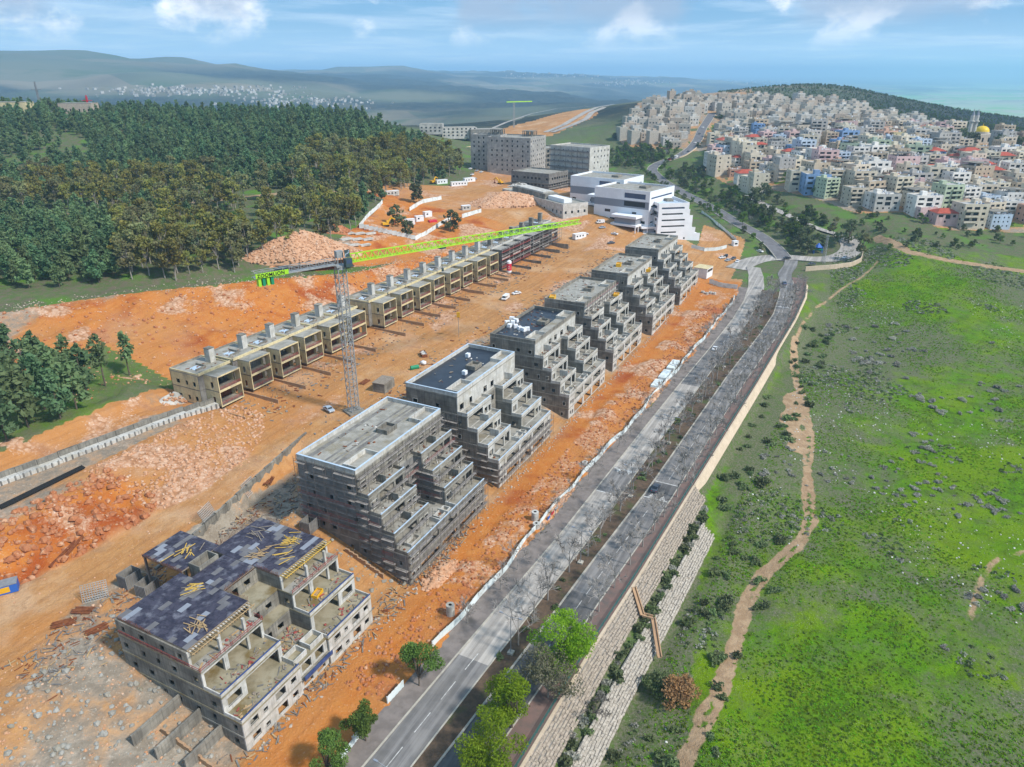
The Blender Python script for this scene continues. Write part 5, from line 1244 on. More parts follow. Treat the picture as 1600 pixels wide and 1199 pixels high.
# ------------------------------------------------------------------ the hillside town
def town_house(seed, nst, w, d, kind):
    rng = random.Random(seed); t = thing('town_house', '-', 'house'); sh = 3.3; H_ = nst*sh; T_ = .3
    wl = MB()
    def addw(m): wl.v, o = wl.v, len(wl.v); wl.v += m.v; wl.f += [tuple(i+o for i in f) for f in m.f]; wl.m += m.m
    for k in range(nst):
        za, zc = k*sh-(6 if k == 0 else 0), (k+1)*sh-.02
        for ax, fx, a0, a1 in (('x', 0, 0, w), ('x', d-T_, 0, w), ('y', 0, T_, d-T_), ('y', w-T_, T_, d-T_)):
            ops = rnd_ops(random.Random(seed*7+int(fx*3)), a0, a1, k*sh, zc, 1.0, 1.5, (1.7, 3.0), 1.05, 2.3, .15)
            if ax == 'x' and fx == 0 and k > 0 and kind != 3: ops = [(w*.08, w*.30, k*sh+.9, k*sh+2.4), (w*.40, w*.62, k*sh+.05, k*sh+2.4), (w*.74, w*.88, k*sh+.9, k*sh+2.4)]
            addw(wall_mesh(ax, fx, T_, a0, a1, za, zc, ops))
    wl.build('walls', 'house_wall', t)
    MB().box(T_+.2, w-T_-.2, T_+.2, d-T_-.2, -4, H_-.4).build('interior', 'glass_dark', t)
    if kind in (0, 1):
        for k in range(1, nst):
            mb = MB(); b0, b1 = w*(.05 if kind == 0 else .36), w*(.62 if kind == 0 else .95)
            mb.box(b0, b1, -1.4, -.01, k*sh-.18, k*sh); mb.box(b0, b1, -1.4, -1.25, k*sh, k*sh+.95); mb.box(b0, b0+.15, -1.25, -.01, k*sh, k*sh+.95); mb.box(b1-.15, b1, -1.25, -.01, k*sh, k*sh+.95)
            mb.build('balcony', 'house_wall', t)
    if kind == 2:   # red hipped roof
        mb = MB(); o = .5; mb.add([(-o,-o,H_),(w+o,-o,H_),(w+o,d+o,H_),(-o,d+o,H_),(w*.3,d*.5,H_+2.4),(w*.7,d*.5,H_+2.4)], [(0,1,5,4),(1,2,5),(2,3,4,5),(3,0,4),(0,3,2,1)]); mb.build('tiled_roof', 'tile_red' if seed % 2 else 'tile_orange', t)
    else:
        MB().box(.02, w-.02, .02, d-.02, H_-.4, H_-.03).build('roof', 'house_roof', t)
        mb = MB()
        for a0, a1, b0, b1 in ((0, w, 0, .2), (0, w, d-.2, d), (0, .2, .2, d-.2), (w-.2, w, .2, d-.2)): mb.box(a0, a1, b0, b1, H_-.02, H_+.8)
        mb.build('parapet', 'house_wall', t)
        sx = rng.uniform(1, w-5); MB().box(sx, sx+3.6, d*.5, d*.5+3.6, H_-.03, H_+2.6).build('stair_head', 'house_wall', t)
        for k in range(rng.randint(1, 2)):
            q = rng.uniform(1.2, w-2.5); mb = MB(); mb.cyl((q, 2.2, H_+.5), (q, 2.2, H_+1.9), .6, 8); mb.bar((q, 2.2, H_), (q, 2.2, H_+.5), .5); mb.build('water_tank', 'tank_white', t)
            mb = MB(); mb.obox((q+1.4, 2.0, H_+.7), (1.6, 1.0, .08), .3, .4); mb.build('solar_panel', 'panel_blue', t)
        if kind == 3:  # unfinished top storey: posts and a thin slab
            mb = MB()
            for x in (.3, w*.35, w*.65, w-.6):
                for y in (.3, d*.5, d-.6): mb.box(x, x+.3, y, y+.3, H_-.03, H_+2.7)
            mb.build('post', 'concrete', t); MB().box(-.3, w*.7, -.3, d+.3, H_+2.7, H_+2.9).build('top_slab', 'concrete', t)
    return t, nst, w, d
KINDS = ['balconied', 'wide balconies', 'tiled roof', 'roof posts', 'plain']
protoH = []
for i, (n, w, d, k) in enumerate(((3,15,12,0),(4,16,13,1),(5,17,13,0),(3,14,11,2),(4,14,12,4),(2,15,12,1),(4,18,13,3),(3,17,12,4),(5,15,14,1),(2,13,11,2),(4,15,13,0),(3,13,12,4),(4,19,12,4),(3,16,12,3))):
    protoH.append([*town_house(100+i, n, w, d, k), k, False])
PAL = [('beige', (.66,.58,.46), 13), ('cream', (.72,.65,.51), 9), ('grey', (.50,.48,.45), 7), ('white', (.80,.77,.72), 9), ('stone coloured', (.56,.46,.34), 8), ('pink', (.70,.50,.48), 4), ('pale blue', (.52,.62,.74), 4),
       ('blue', (.24,.38,.62), 1.5), ('salmon', (.66,.42,.31), 1.5), ('pale green', (.50,.58,.42), 1.5), ('yellow', (.64,.55,.30), .5), ('brown', (.34,.26,.20), 1.2), ('dusky red', (.42,.13,.12), .8)]
TOWN = [(965,218),(985,187),(1030,152),(1090,144),(1180,146),(1290,164),(1400,190),(1500,214),(1640,228),(1640,372),(1560,366),(1470,362),(1410,335),(1340,338),(1290,318),(1210,300),(1140,292),(1096,268),(1118,236),(1062,233),(975,228)]
def in_px(poly, x, y):
    ins = False; j = len(poly)-1
    for i in range(len(poly)):
        xi, yi = poly[i]; xj, yj = poly[j]
        if (yi > y) != (yj > y) and x < (xj-xi)*(y-yi)/(yj-yi)+xi: ins = not ins
        j = i
    return ins
ALLROADS = np.concatenate([resample(valley_road, 3), resample(lower_road, 3), resample(junction, 3)])
def road_d(X, Y): return float(np.sqrt(((ALLROADS[:, 0]-X)**2+(ALLROADS[:, 1]-Y)**2).min()))
rt = random.Random(77); spots = []
yy = 435.0; row = 0
while yy < 1030:
    st = 16.2-(yy-435)*.002; xx = 20+(row % 2)*9
    while xx < 640:
        X = xx+rt.uniform(-3.5, 3.5); Y = yy+rt.uniform(-3.5, 3.5)+.12*(xx-300); Z = gz(X, Y); px, py, dep = proj(X, Y, Z)
        if in_px(TOWN, px, py) and not (1500 < px < 1560 and 203 < py < 252) and road_d(X, Y) > 13 and rt.random() < .93: spots.append((dep, X, Y, Z, px, py))
        xx += st
    yy += st*1.02; row += 1
spots.sort()
NUM = {2: 'two', 3: 'three', 4: 'four', 5: 'five'}
def where(px, py):
    if math.hypot(px-1530, (py-212)*2) < 55: return 'near the golden dome'
    if px < 1085 and py < 235: return 'beyond the uphill street'
    if py < 178: return 'on the town crest'
    if py > 318: return 'along the foot of the town'
    side = 'toward the school' if px < 1230 else 'below the golden dome' if px > 1450 else 'at mid town'
    return ('low down' if py > 262 else 'high up')+' '+side
rows_l = {}; far_mb = MB(); placed = []
pool = [p for p in PAL for _ in range(int(p[2]*2))]
for i, (dep, X, Y, Z, px, py) in enumerate(spots):
    cname, col, _ = rt.choice(pool); pr = rt.choice(protoH); pr = rt.choice(protoH) if pr[4] == 2 and rt.random() < .3 else pr; rz = .12+rt.gauss(0, .16)+(math.pi/2 if rt.random() < .18 else 0); sc = rt.uniform(.80, 1.12)*(1-.18*float(sstep(Y, 600, 900)))
    if i < 300:
        o = pr[0] if not pr[5] else copy_tree(pr[0]); pr[5] = True
        o.location = (X, Y, Z+rt.uniform(-.2, 1.0)); o.rotation_euler = (0, 0, rz); o.scale = (sc, sc, sc)
        v = rt.uniform(.88, 1.08)
        for ch in KIDS[o.name]: ch.color = (col[0]*v, col[1]*v, col[2]*v, 1)
        placed.append((px, o, cname, pr, where(px, py)))
    else:
        w, d, h = 15*sc, 12*sc, rt.choice((7, 10, 13)); far_mb.obox((X, Y, Z+h/2-2), (w, d, h+4), rz, 0, rt.randrange(4))
        for k in (0, 2): far_mb.obox((X+(k-1)*w*.3*math.cos(rz)+(d/2)*math.sin(rz), Y+(k-1)*w*.3*math.sin(rz)-(d/2)*math.cos(rz), Z+h*.25), (1.6, .3, 1.3), rz, 0, 4)
        far_mb.obox((X+w*.1, Y, Z+h+1), (w*.4, d*.4, 2.4), rz, 0, rt.randrange(4))
        for k in range(3): far_mb.obox((X+(k-1)*w*.3*math.cos(rz)+(d/2)*math.sin(rz), Y+(k-1)*w*.3*math.sin(rz)-(d/2)*math.cos(rz), Z+h*.62), (1.4, .3, 1.3), rz, 0, 4)
for p in placed: rows_l.setdefault((p[2], p[3][1], p[3][4], p[4]), []).append(p)
def ordn(n): return ORD[n] if n < len(ORD) else '%dth' % (n+1)
for (cn, n, k, wh), lst in rows_l.items():
    lst.sort(key=lambda e: e[0])
    for j, p in enumerate(lst):
        lab = '%s %s-storey house, %s, %s' % (cn, NUM[n], KINDS[k], wh)
        if len(lst) > 1: lab += ', %s from left' % ordn(j)
        tag(p[1], lab, 'house', 'houses of the hillside town')
for pr in protoH:
    if not pr[5]:
        for ch in KIDS[pr[0].name]: bpy.data.objects.remove(ch)
        bpy.data.objects.remove(pr[0])
if far_mb.v: tag(far_mb.build('distant_houses', ['concrete_pale', 'limestone_white', 'kerb', 'limestone', 'glass_dark']), 'small pale houses along the far crest of the town', 'houses', kind='stuff')
# mosque with golden dome and two minarets
X, Y, Z = hit(1530, 222); m = thing('mosque', 'mosque with golden dome in the town under the dark ridge', 'mosque', (X, Y, Z), .2)
MB().box(-13, 13, -11, 11, -6, 8).build('hall', 'limestone_white', m)
mb = MB(); mb.cyl((0,0,8), (0,0,10), 6.8, 20); mb.build('drum', 'limestone_white', m)
mb = MB(); n = 20
for j in range(7):
    a = j/6*math.pi/2; mb.v += [(6.6*math.cos(a)*math.cos(2*math.pi*i/n), 6.6*math.cos(a)*math.sin(2*math.pi*i/n), 10+5.4*math.sin(a)) for i in range(n)]
for j in range(6):
    for i in range(n): mb.f.append((j*n+i, j*n+(i+1) % n, (j+1)*n+(i+1) % n, (j+1)*n+i)); mb.m.append(0)
mb.build('dome', 'gold', m, smooth=True); mb = MB(); mb.cyl((0,0,15.3), (0,0,17.5), .25, 6); mb.build('finial', 'gold', m)
for x in (-8, -1, 6): MB().box(x, x+2, -11.1, -10.8, 1, 5).build('window', 'glass_dark', m)
for i, (px_, lb) in enumerate(((1510, 'leftmost of the two grey minarets beside the golden dome'), (1517, 'grey minaret nearest the golden dome'))):
    X, Y, Z = hit(px_, 224); mn = thing('minaret', lb, 'minaret', (X, Y, Z)); mb = MB(); mb.cyl((0,0,-3), (0,0,26), 2.0, 10, 1.7); mb.build('shaft', 'concrete_pale', mn)
    mb = MB(); mb.cyl((0,0,20), (0,0,21.2), 2.9, 10); mb.build('balcony', 'concrete_pale', mn); mb = MB(); mb.cyl((0,0,26), (0,0,32), 1.5, 10, .1); mb.build('spire', 'grey_block', mn)
# ------------------------------------------------------------------ vegetation
def leaves(name, m, clumps, n, size, seed=0, shell=.55, flat=0.0):
    g = np.random.default_rng(seed); c = np.array([q[:6] for q in clumps], float); wv = np.array([q[3]*q[4]*q[5] for q in clumps])**.6; wv /= wv.sum()
    k = g.choice(len(c), n, p=wv); dv = g.normal(size=(n, 3)); dv /= np.linalg.norm(dv, axis=1)[:, None]
    rad = shell+(1-shell)*g.random(n); p = c[k, :3]+dv*rad[:, None]*c[k, 3:6]
    a = g.normal(size=(n, 3)); a[:, 2] *= (1-flat); a /= np.linalg.norm(a, axis=1)[:, None]; b = np.cross(a, g.normal(size=(n, 3))); b /= np.linalg.norm(b, axis=1)[:, None]
    s = size*g.uniform(.6, 1.35, n)[:, None]; a *= s; b *= s*.62
    v = np.stack([p-a, p+b, p+a*1.1, p-b], 1).reshape(-1, 3).astype(np.float32)
    me = bpy.data.meshes.new(name); me.vertices.add(len(v)); me.vertices.foreach_set('co', v.ravel()); me.loops.add(n*4); me.loops.foreach_set('vertex_index', np.arange(n*4, dtype=np.int32))
    me.polygons.add(n); me.polygons.foreach_set('loop_start', np.arange(0, n*4, 4, dtype=np.int32)); me.update(calc_edges=True); me.materials.append(MAT[m]); return me
def trunk_mesh(name, m, h, r, limbs, seed=0, lean=.03):
    g = random.Random(seed); mb = MB(); x = y = 0; pr = r; z = -.6; n = 5; P = [(0, 0, -.6)]
    for k in range(1, n+1): x += g.gauss(0, lean*h/n); y += g.gauss(0, lean*h/n); P.append((x, y, h*k/n))
    for k in range(n): mb.cyl(P[k], P[k+1], r*(1-.8*k/n), 6, r*(1-.8*(k+1)/n), cap=False)
    for (z0, dx, dy, dz, rr) in limbs:
        k = min(n-1, int(z0/h*n)); q = (z0/h*n)-k; b = tuple(P[k][i]*(1-q)+P[k+1][i]*q for i in range(3)); e = (b[0]+dx, b[1]+dy, b[2]+dz); mid = ((b[0]+e[0])/2+g.gauss(0, .1*abs(dz)), (b[1]+e[1])/2, (b[2]+e[2])/2+.1*abs(dz))
        mb.cyl(b, mid, rr, 4, rr*.7, cap=False); mb.cyl(mid, e, rr*.7, 4, rr*.25, cap=False)
    return mb.mesh(name, m)
def pine(seed, h, w, m='leaf_pine', n=800, size=.6, base=.22, name='pine_tree'):
    g = random.Random(seed); cl = []; limbs = []
    for k in range(26):
        f = base+(1-base)*(k+.5)/26; u_ = (f-base)/(1-base); rr = w*(min(1, u_*3+.45)*(1-u_)**.55)*g.uniform(.6, 1.1)+.35; a = g.uniform(0, 6.28); d = rr*g.uniform(.35, .8)
        cl.append((math.cos(a)*d, math.sin(a)*d, f*h, max(.6, rr*.6), max(.6, rr*.6), h*.06+.3))
        if k % 2: limbs.append((f*h*.94, math.cos(a)*d, math.sin(a)*d, h*.03, .07))
    return trunk_mesh('trunk', 'bark', h*.97, h*.017, limbs, seed), leaves('crown', m, cl, n, size, seed, .35)
def broad(seed, h, w, m, bark='bark', n=900, size=.6, lo=.35, ncl=14, up=.5, limbr=.1):
    g = random.Random(seed); cl = []; limbs = []
    for k in range(ncl):
        a = g.uniform(0, 6.28); f = lo+(1-lo)*g.random()**.8*.93; prof = math.sin(math.pi*min(1, (f-lo)/(1-lo)*.86+.16))**.6
        d = w*prof*g.uniform(.3, .95); q = w*g.uniform(.22, .48)
        cl.append((math.cos(a)*d, math.sin(a)*d, f*h-q*.3, q, q, q*g.uniform(.6, .95))); z0 = h*lo*g.uniform(.7, 1.2)
        limbs.append((z0, math.cos(a)*d, math.sin(a)*d, max(.3, f*h-z0-q*.3), limbr))
    return trunk_mesh('trunk', bark, h*.75, h*.018, limbs, seed, .05), leaves('crown', m, cl, n, size, seed, .5)
def leafless(seed, h, m='twig_grey', depth=4, spread=.62, r0=.15):
    g = random.Random(seed); mb = MB(); tw = MB()
    def rec(p, d, L, r, k):
        e = tuple(p[i]+d[i]*L for i in range(3)); (mb if k > 1 else tw).cyl(p, e, max(r, .04), 4 if k > 1 else 3, max(r*.6, .036), cap=False)
        if k == 0: return
        for _ in range(3 if k > 1 else 7):
            nd = [d[i]+g.gauss(0, spread) for i in range(3)]; nd[2] = nd[2]*.8+.28; q = math.sqrt(sum(c*c for c in nd)); t = g.uniform(.55, 1.0)
            rec(tuple(p[i]+d[i]*L*t for i in range(3)), [c/q for c in nd], L*g.uniform(.6, .8), r*.58, k-1)
    rec((0, 0, -.3), [0, 0, 1], h*.34, r0, depth); return mb.mesh('trunk', m), tw.mesh('crown', m)
def shrub(seed, w, h, m, n=160, size=.32):
    g = random.Random(seed); cl = [(g.gauss(0, w*.3), g.gauss(0, w*.3), h*g.uniform(.2, .55), w*g.uniform(.25, .5), w*g.uniform(.25, .5), h*g.uniform(.3, .5)) for _ in range(7)]
    return leaves('shrub', m, cl, n, size, seed, .5)
def tree_at(kind, P, label, cat, X, Y, Z, sc=1.0, rz=None, group=None, szz=None):
    t = thing(kind, label, cat, (X, Y, Z-.1), rt.uniform(0, 6.28) if rz is None else rz, group); t.scale = (sc, sc, szz or sc)
    link('trunk', P[0], t); link('crown', P[1], t); return t
PINES = [pine(i, 12+i % 3, 3.5+.4*(i % 2), 'leaf_pine' if i % 2 else 'leaf_pine_dark', 620, .68, .2) for i in range(6)]
EUCS = [broad(20+i, 17, 4.6, 'leaf_euc' if i % 2 == 0 else 'leaf_euc_brown', 'bark_pale', 760, .62, .38, 15) for i in range(5)]
BROADS = [broad(40+i, 9, 3.8, 'leaf_green' if i % 2 else 'leaf_olive', 'bark', 520, .5, .28, 12) for i in range(4)]
GREYT = [leafless(60+i, 10.5, 'twig_grey') for i in range(4)]
FOREST = [(-120,458),(100,450),(330,438),(430,408),(520,385),(560,352),(600,312),(640,292),(738,276),(705,252),(640,218),(560,187),(300,180),(0,174),(-120,174)]
rf = random.Random(3); cand = []
Yc = 270.0
while Yc < 830:
    st = 6.3+(Yc-270)*.004; Xc = -560.0
    while Xc < 20:
        X = Xc+rf.uniform(-2.6, 2.6); Y = Yc+rf.uniform(-2.6, 2.6); Z = gz(X, Y); px, py, dep = proj(X, Y, Z)
        if -110 < px < 760 and in_px(FOREST, px, py):
            fp = float(np.sqrt(((forest_path[:, 0]-X)**2+(forest_path[:, 1]-Y)**2).min()))
            clear = fb1(X, Y, 70, 3, 8)
            open_ = clear > .14 and 150 < py and not (py < 255 and px > 250)
            if fp > 7.5 and not (open_ and rf.random() < .8) and rf.random() < .93:
                e = fb1(X, Y, 55, 2, 61)
                e += rf.gauss(0, .09); euc = (py > 330 and px > 180 and e > -.12) or (285 < py < 335 and e > -.08) or (px > 420 and py > 232+(760-px)*.05 and e > -.10)
                cand.append((dep, X, Y, Z, px, py, bool(euc)))
        Xc += st
    Yc += st
cand.sort()
ne = sum(1 for c in cand if c[6]); cnt = {True: 0, False: 0}; left = []
def wood_zone(px, py):
    a = 'at the front edge of the wood' if py > 395 else 'between wood edge and pale forest track' if py > 322 else 'just above the pale forest track' if py > 275 else 'higher up the wooded hill'
    return a+(', toward the picture edge' if px < 190 else ', behind the crane counterweight' if px < 420 else ', toward the rock heap and yard' if px < 600 else ', near the grey towers')
for dep, X, Y, Z, px, py, euc in cand:
    if cnt[euc] < 290:
        cnt[euc] += 1
        if euc: tree_at('eucalyptus_tree', EUCS[cnt[euc] % 5], 'olive eucalyptus '+wood_zone(px, py), 'tree', X, Y, Z, rf.uniform(.55, 1.15), group='eucalyptus trees of the wooded slope')
        else: tree_at('pine_tree', PINES[cnt[euc] % 6], 'dark green pine '+wood_zone(px, py), 'tree', X, Y, Z, rf.uniform(.55, 1.15), group='pines of the wooded slope')
    else: left.append((X, Y, Z, euc))
# the rest of each kind: one wood each, every tree still a real tree
def gn_scatter(name, label, cat, pts_, meshes, smin, smax, seed=0):
    """pts_ Nx3; one point cloud mesh, instances of hidden-free source meshes picked per point"""
    me = bpy.data.meshes.new(name); P = np.array(pts_, np.float32); me.vertices.add(len(P)); me.vertices.foreach_set('co', P.ravel())
    g = np.random.default_rng(seed); sc = g.uniform(smin, smax, len(P)).astype(np.float32); rz = g.uniform(0, 6.28, len(P)).astype(np.float32)
    a = me.attributes.new('sc', 'FLOAT', 'POINT'); a.data.foreach_set('value', sc); a = me.attributes.new('rz', 'FLOAT', 'POINT'); a.data.foreach_set('value', rz)
    a = me.attributes.new('pick', 'INT', 'POINT'); a.data.foreach_set('value', g.integers(0, len(meshes), len(P)).astype(np.int32))
    o = link(name, me); tag(o, label, cat, kind='stuff')
    ng = bpy.data.node_groups.new(name, 'GeometryNodeTree'); ng.interface.new_socket('Geometry', in_out='INPUT', socket_type='NodeSocketGeometry'); ng.interface.new_socket('Geometry', in_out='OUTPUT', socket_type='NodeSocketGeometry')
    N = ng.nodes; Lk = ng.links.new; gi = N.new('NodeGroupInput'); go = N.new('NodeGroupOutput'); jn = N.new('GeometryNodeJoinGeometry')
    def at_(n, typ): q = N.new('GeometryNodeInputNamedAttribute'); q.data_type = typ; q.inputs[0].default_value = n; return q.outputs[0]
    s_, r_, p_ = at_('sc', 'FLOAT'), at_('rz', 'FLOAT'), at_('pick', 'INT'); cx_ = N.new('ShaderNodeCombineXYZ'); Lk(r_, cx_.inputs[2])
    for k, srcs in enumerate(meshes):
        cmp_ = N.new('FunctionNodeCompare'); cmp_.data_type = 'INT'; cmp_.operation = 'EQUAL'; Lk(p_, cmp_.inputs[2]); cmp_.inputs[3].default_value = k
        for src in srcs:
            oi = N.new('GeometryNodeObjectInfo'); oi.inputs[0].default_value = src; oi.transform_space = 'ORIGINAL'; oi.inputs['As Instance'].default_value = True
            ip = N.new('GeometryNodeInstanceOnPoints'); Lk(gi.outputs[0], ip.inputs['Points']); Lk(cmp_.outputs[0], ip.inputs['Selection']); Lk(oi.outputs['Geometry'], ip.inputs['Instance']); Lk(cx_.outputs[0], ip.inputs['Rotation']); Lk(s_, ip.inputs['Scale']); Lk(ip.outputs[0], jn.inputs[0])
    Lk(jn.outputs[0], go.inputs[0]); md = o.modifiers.new('scatter', 'NODES'); md.node_group = ng; return o
def parts_of(kind, n, st=0):
    out = []; seen = set()
    for o in bpy.data.objects:
        if o.parent is None and o.name.split('.')[0] == kind:
            ch = KIDS[o.name]; key = ch[0].data.name
            if key not in seen: seen.add(key); out.append(ch)
        if len(out) >= n: break
    return out
pn = [(x, y, z) for x, y, z, e in left if not e]; en = [(x, y, z) for x, y, z, e in left if e]
if pn: gn_scatter('pine_forest', 'dense dark pine wood covering the upper hill', 'forest', pn, parts_of('pine_tree', 6), .5, 1.2, 1)
if en: gn_scatter('eucalyptus_wood', 'olive brown trees deeper in the wood', 'forest', en, parts_of('eucalyptus_tree', 5), .7, 1.1, 2)
# pines on the green mound above the grey wall
for i, (px, py, hs) in enumerate(((12,690,1.35),(45,668,1.45),(70,640,1.3),(30,640,1.4),(95,655,1.2),(120,640,1.25),(10,610,1.2),(55,600,1.2),(135,612,1.15),(85,605,1.2),(20,570,1.1),(110,590,1.05),(60,570,1.0),(-25,660,1.4))):
    X, Y, Z = hit(px, py); tree_at('pine_tree', PINES[i % 6], 'dark pine in the clump on the green mound above the grey wall', 'tree', X, Y, Z, hs*.98, group='pines of the mound clump')
for i, (px, py, hs, lb) in enumerate(((165,603,1.3,'tall thin pine at the edge of the mound clump, on the left of two'),(203,587,1.2,'tall thin pine nearest the terrace houses on the orange slope'))):
    X, Y, Z = hit(px, py); o = tree_at('pine_tree', pine(90+i, 13, 2.7, 'leaf_pine', 420, .5, .42), lb, 'tree', X, Y, Z, hs)
for i, (px, py, sc, lb) in enumerate(((622,352,1.15,'round dark tree inside the hoarded yard, leftmost of three'),(655,318,1.35,'broad dark tree behind the hoarded yard'),(704,362,1.25,'dark tree on the green bank beside the hoarded yard'),(640,372,1.0,'small dark tree by the white tents in the hoarded yard'))):
    X, Y, Z = hit(px, py); tree_at('yard_tree', BROADS[i % 2*2], lb, 'tree', X, Y, Z, sc*1.25)
# roadside: fresh green trees near the camera
NEARG = [broad(70+i, 8.5, 3.6, 'leaf_green', 'bark', 6000, .16, .25, 14, limbr=.12) for i in range(2)]
NEARB = [broad(80+i, 10.5, 5.2, 'leaf_bright', 'bark', 9500, .17, .2, 17, limbr=.14) for i in range(2)]; NEARY = broad(85, 9.5, 5.0, 'leaf_grey', 'bark_pale', 4200, .17, .2, 20, limbr=.12)
for P, px, py, z, sc, lb in ((NEARG[0], 655, 1072, 0, 1.15, 'dark green roadside tree breaking the white hoarding, beside the dark asphalt seam'), (NEARG[1], 572, 1158, 0, 1.05, 'dark green roadside tree in the gap of the hoarding, second from the seam'), (NEARG[0], 512, 1212, 0, 1.05, 'leafy roadside tree cut by the bottom edge of the picture'),
    (NEARB[0], 872, 1042, 0, 1.22, 'bright green tree over the far carriageway, farthest of the leafy group'), (NEARB[1], 800, 1138, 0, 1.12, 'bright green round tree over the near end of the far carriageway'), (NEARB[0], 772, 1205, 0, 1.1, 'bright green tree at the bottom edge beside the green railing'), (NEARY, 856, 1090, 0, 1.22, 'half bare grey green tree between the bright leafy ones')):
    X, Y = pix(px, py, z); tree_at('roadside_tree', P, lb, 'tree', X, Y, .1, sc)
# bare trees: median, near pavement, far pavement
sb = []
for s in np.arange(44, 330, 8.5): sb.append((s+rf.uniform(-2, 2), float(LL(s))+7.3+(float(RL(s))-float(LL(s))-7.3)*rf.uniform(.3, .7), rf.uniform(1.15, 1.6), 'bare grey tree on the median between the two carriageways', 'bare trees of the median'))
for s in np.arange(46, 320, 11): sb.append((s+rf.uniform(-2, 2), float(FENCE(s))+rf.uniform(1.6, 3.4), rf.uniform(.65, .95), 'small bare tree on the pavement along the white hoarding', 'bare trees by the hoarding'))
for s in list(np.arange(52, 340, 9.0)): sb.append((s+rf.uniform(-2, 2), float(RL(s))+8.6, rf.uniform(1.1, 1.55), 'bare grey tree on the far pavement inside the green railing', 'bare trees by the railing'))
for s in (300, 306, 312, 319, 326, 333, 340, 346): sb.append((s, float(LL(s))+8.6+(float(RL(s))-float(LL(s))-8)*rf.uniform(.1, .9), rf.uniform(.8, 1.0), 'bare grey tree on the median between the two carriageways', 'bare trees of the median'))
for s in (352, 358, 366): sb.append((s, float(RL(s))+9.5+rf.uniform(0, 3), .9, 'bare grey tree on the far pavement inside the green railing', 'bare trees by the railing'))
for i, (s, r, sc, lb, gp) in enumerate(sb):
    X, Y, Z = RW(s, r, .1); tree_at('bare_tree', GREYT[i % 4], lb, 'tree', X, Y, Z, sc, group=gp)
# shrubs
SHR = {'g': [shrub(i, 1.6, 1.3, 'leaf_shrub') for i in range(4)], 't': [shrub(20+i, 1.7, 1.1, 'leaf_thorn', 190, .28) for i in range(4)], 'o': [shrub(30+i, 1.7, 1.5, 'leaf_olive') for i in range(3)]}
def shrub_at(k, X, Y, Z, sc, lb, gp, nm='shrub'): o = link(nm, rf.choice(SHR[k]), None, (X, Y, Z)); o.rotation_euler = (0, 0, rf.uniform(0, 6.28)); o.scale = (sc*rf.uniform(.8, 1.3), sc, sc*rf.uniform(.7, 1.1)); tag(o, lb, 'shrub', gp, 'thing')
for s in np.arange(40, 345, 3.1):
    if rf.random() < .55: X, Y, Z = RW(s, float(LL(s))+7.8+(float(RL(s))-float(LL(s))-8.2)*rf.random(), .1); shrub_at('go'[rf.random() < .4], X, Y, Z, rf.uniform(.4, .9), 'low green shrub in the soil of the road median', 'shrubs of the median', 'median_shrub')
for s in np.arange(-15, 120, 1.9):
    X, Y, Z = RW(s, float(RAIL(s))+rf.uniform(4.9, 6.9), -4.3); shrub_at('got'[rf.randrange(3)], X, Y, Z, rf.uniform(.6, 1.3), 'scrubby bush on the ledge between the two stone tiers', 'bushes of the stone ledge', 'ledge_bush')
TH = [(1040,770),(1500,790),(1540,795),(1440,780),(1470,775),(1575,690)]
for k in range(190):
    for _ in range(30):
        px, py = rf.uniform(1150, 1600), rf.uniform(430, 1190); X, Y, Z = hit(px, py); s, r = tosr(X, Y)
        if r > RAIL(min(max(s, -60), 389))+13 and min(float(np.sqrt(((P[:, 0]-X)**2+(P[:, 1]-Y)**2).min())) for P in TR[:2]) > 4 and fb1(X, Y, 40, 3, 90) > .03: break
    shrub_at('t', X, Y, Z, rf.uniform(.4, .95)*(1+.4*(py < 650)), 'grey thorny bush scattered in the green meadow', 'thorn bushes of the meadow', 'thorn_bush')
for k in range(110):
    s = rf.uniform(-5, 300); X, Y, _ = RW(s, float(RAIL(s))+rf.uniform(12, 30) if s < 125 else float(RAIL(s))+rf.uniform(5, 20)); shrub_at('go'[rf.random() < .35], X, Y, gz(X, Y), rf.uniform(.7, 1.7), 'dark green bush on the bank below the retaining wall', 'bushes below the retaining wall', 'bank_bush')
for px, py, sc in ((1062,1095,4.2),): 
    X, Y, Z = hit(px, py); t = thing('brown_bush', 'large rusty brown bush beside the lower stone tier', 'bush', (X, Y, Z), 0); P = broad(99, 5.2, 4.2, 'leaf_brown', 'bark', 3000, .24, .1, 20); link('trunk', P[0], t); link('crown', P[1], t)
    X, Y, Z = hit(1030, 1075); t = thing('green_bush', 'dark green bush beside the large brown bush', 'bush', (X, Y, Z), 0); P = broad(98, 4.2, 3.4, 'leaf_shrub', 'bark', 2200, .24, .1, 16); link('trunk', P[0], t); link('crown', P[1], t)
X, Y, Z = RW(38, float(RAIL(38))+7, -4.2); t = thing('dead_bush', 'dark leafless bush spilling over the stone tiers', 'bush', (X, Y, Z), 0); P = leafless(97, 7.5, 'twig_dark', 4, .8, .1); link('trunk', P[0], t); link('crown', P[1], t)
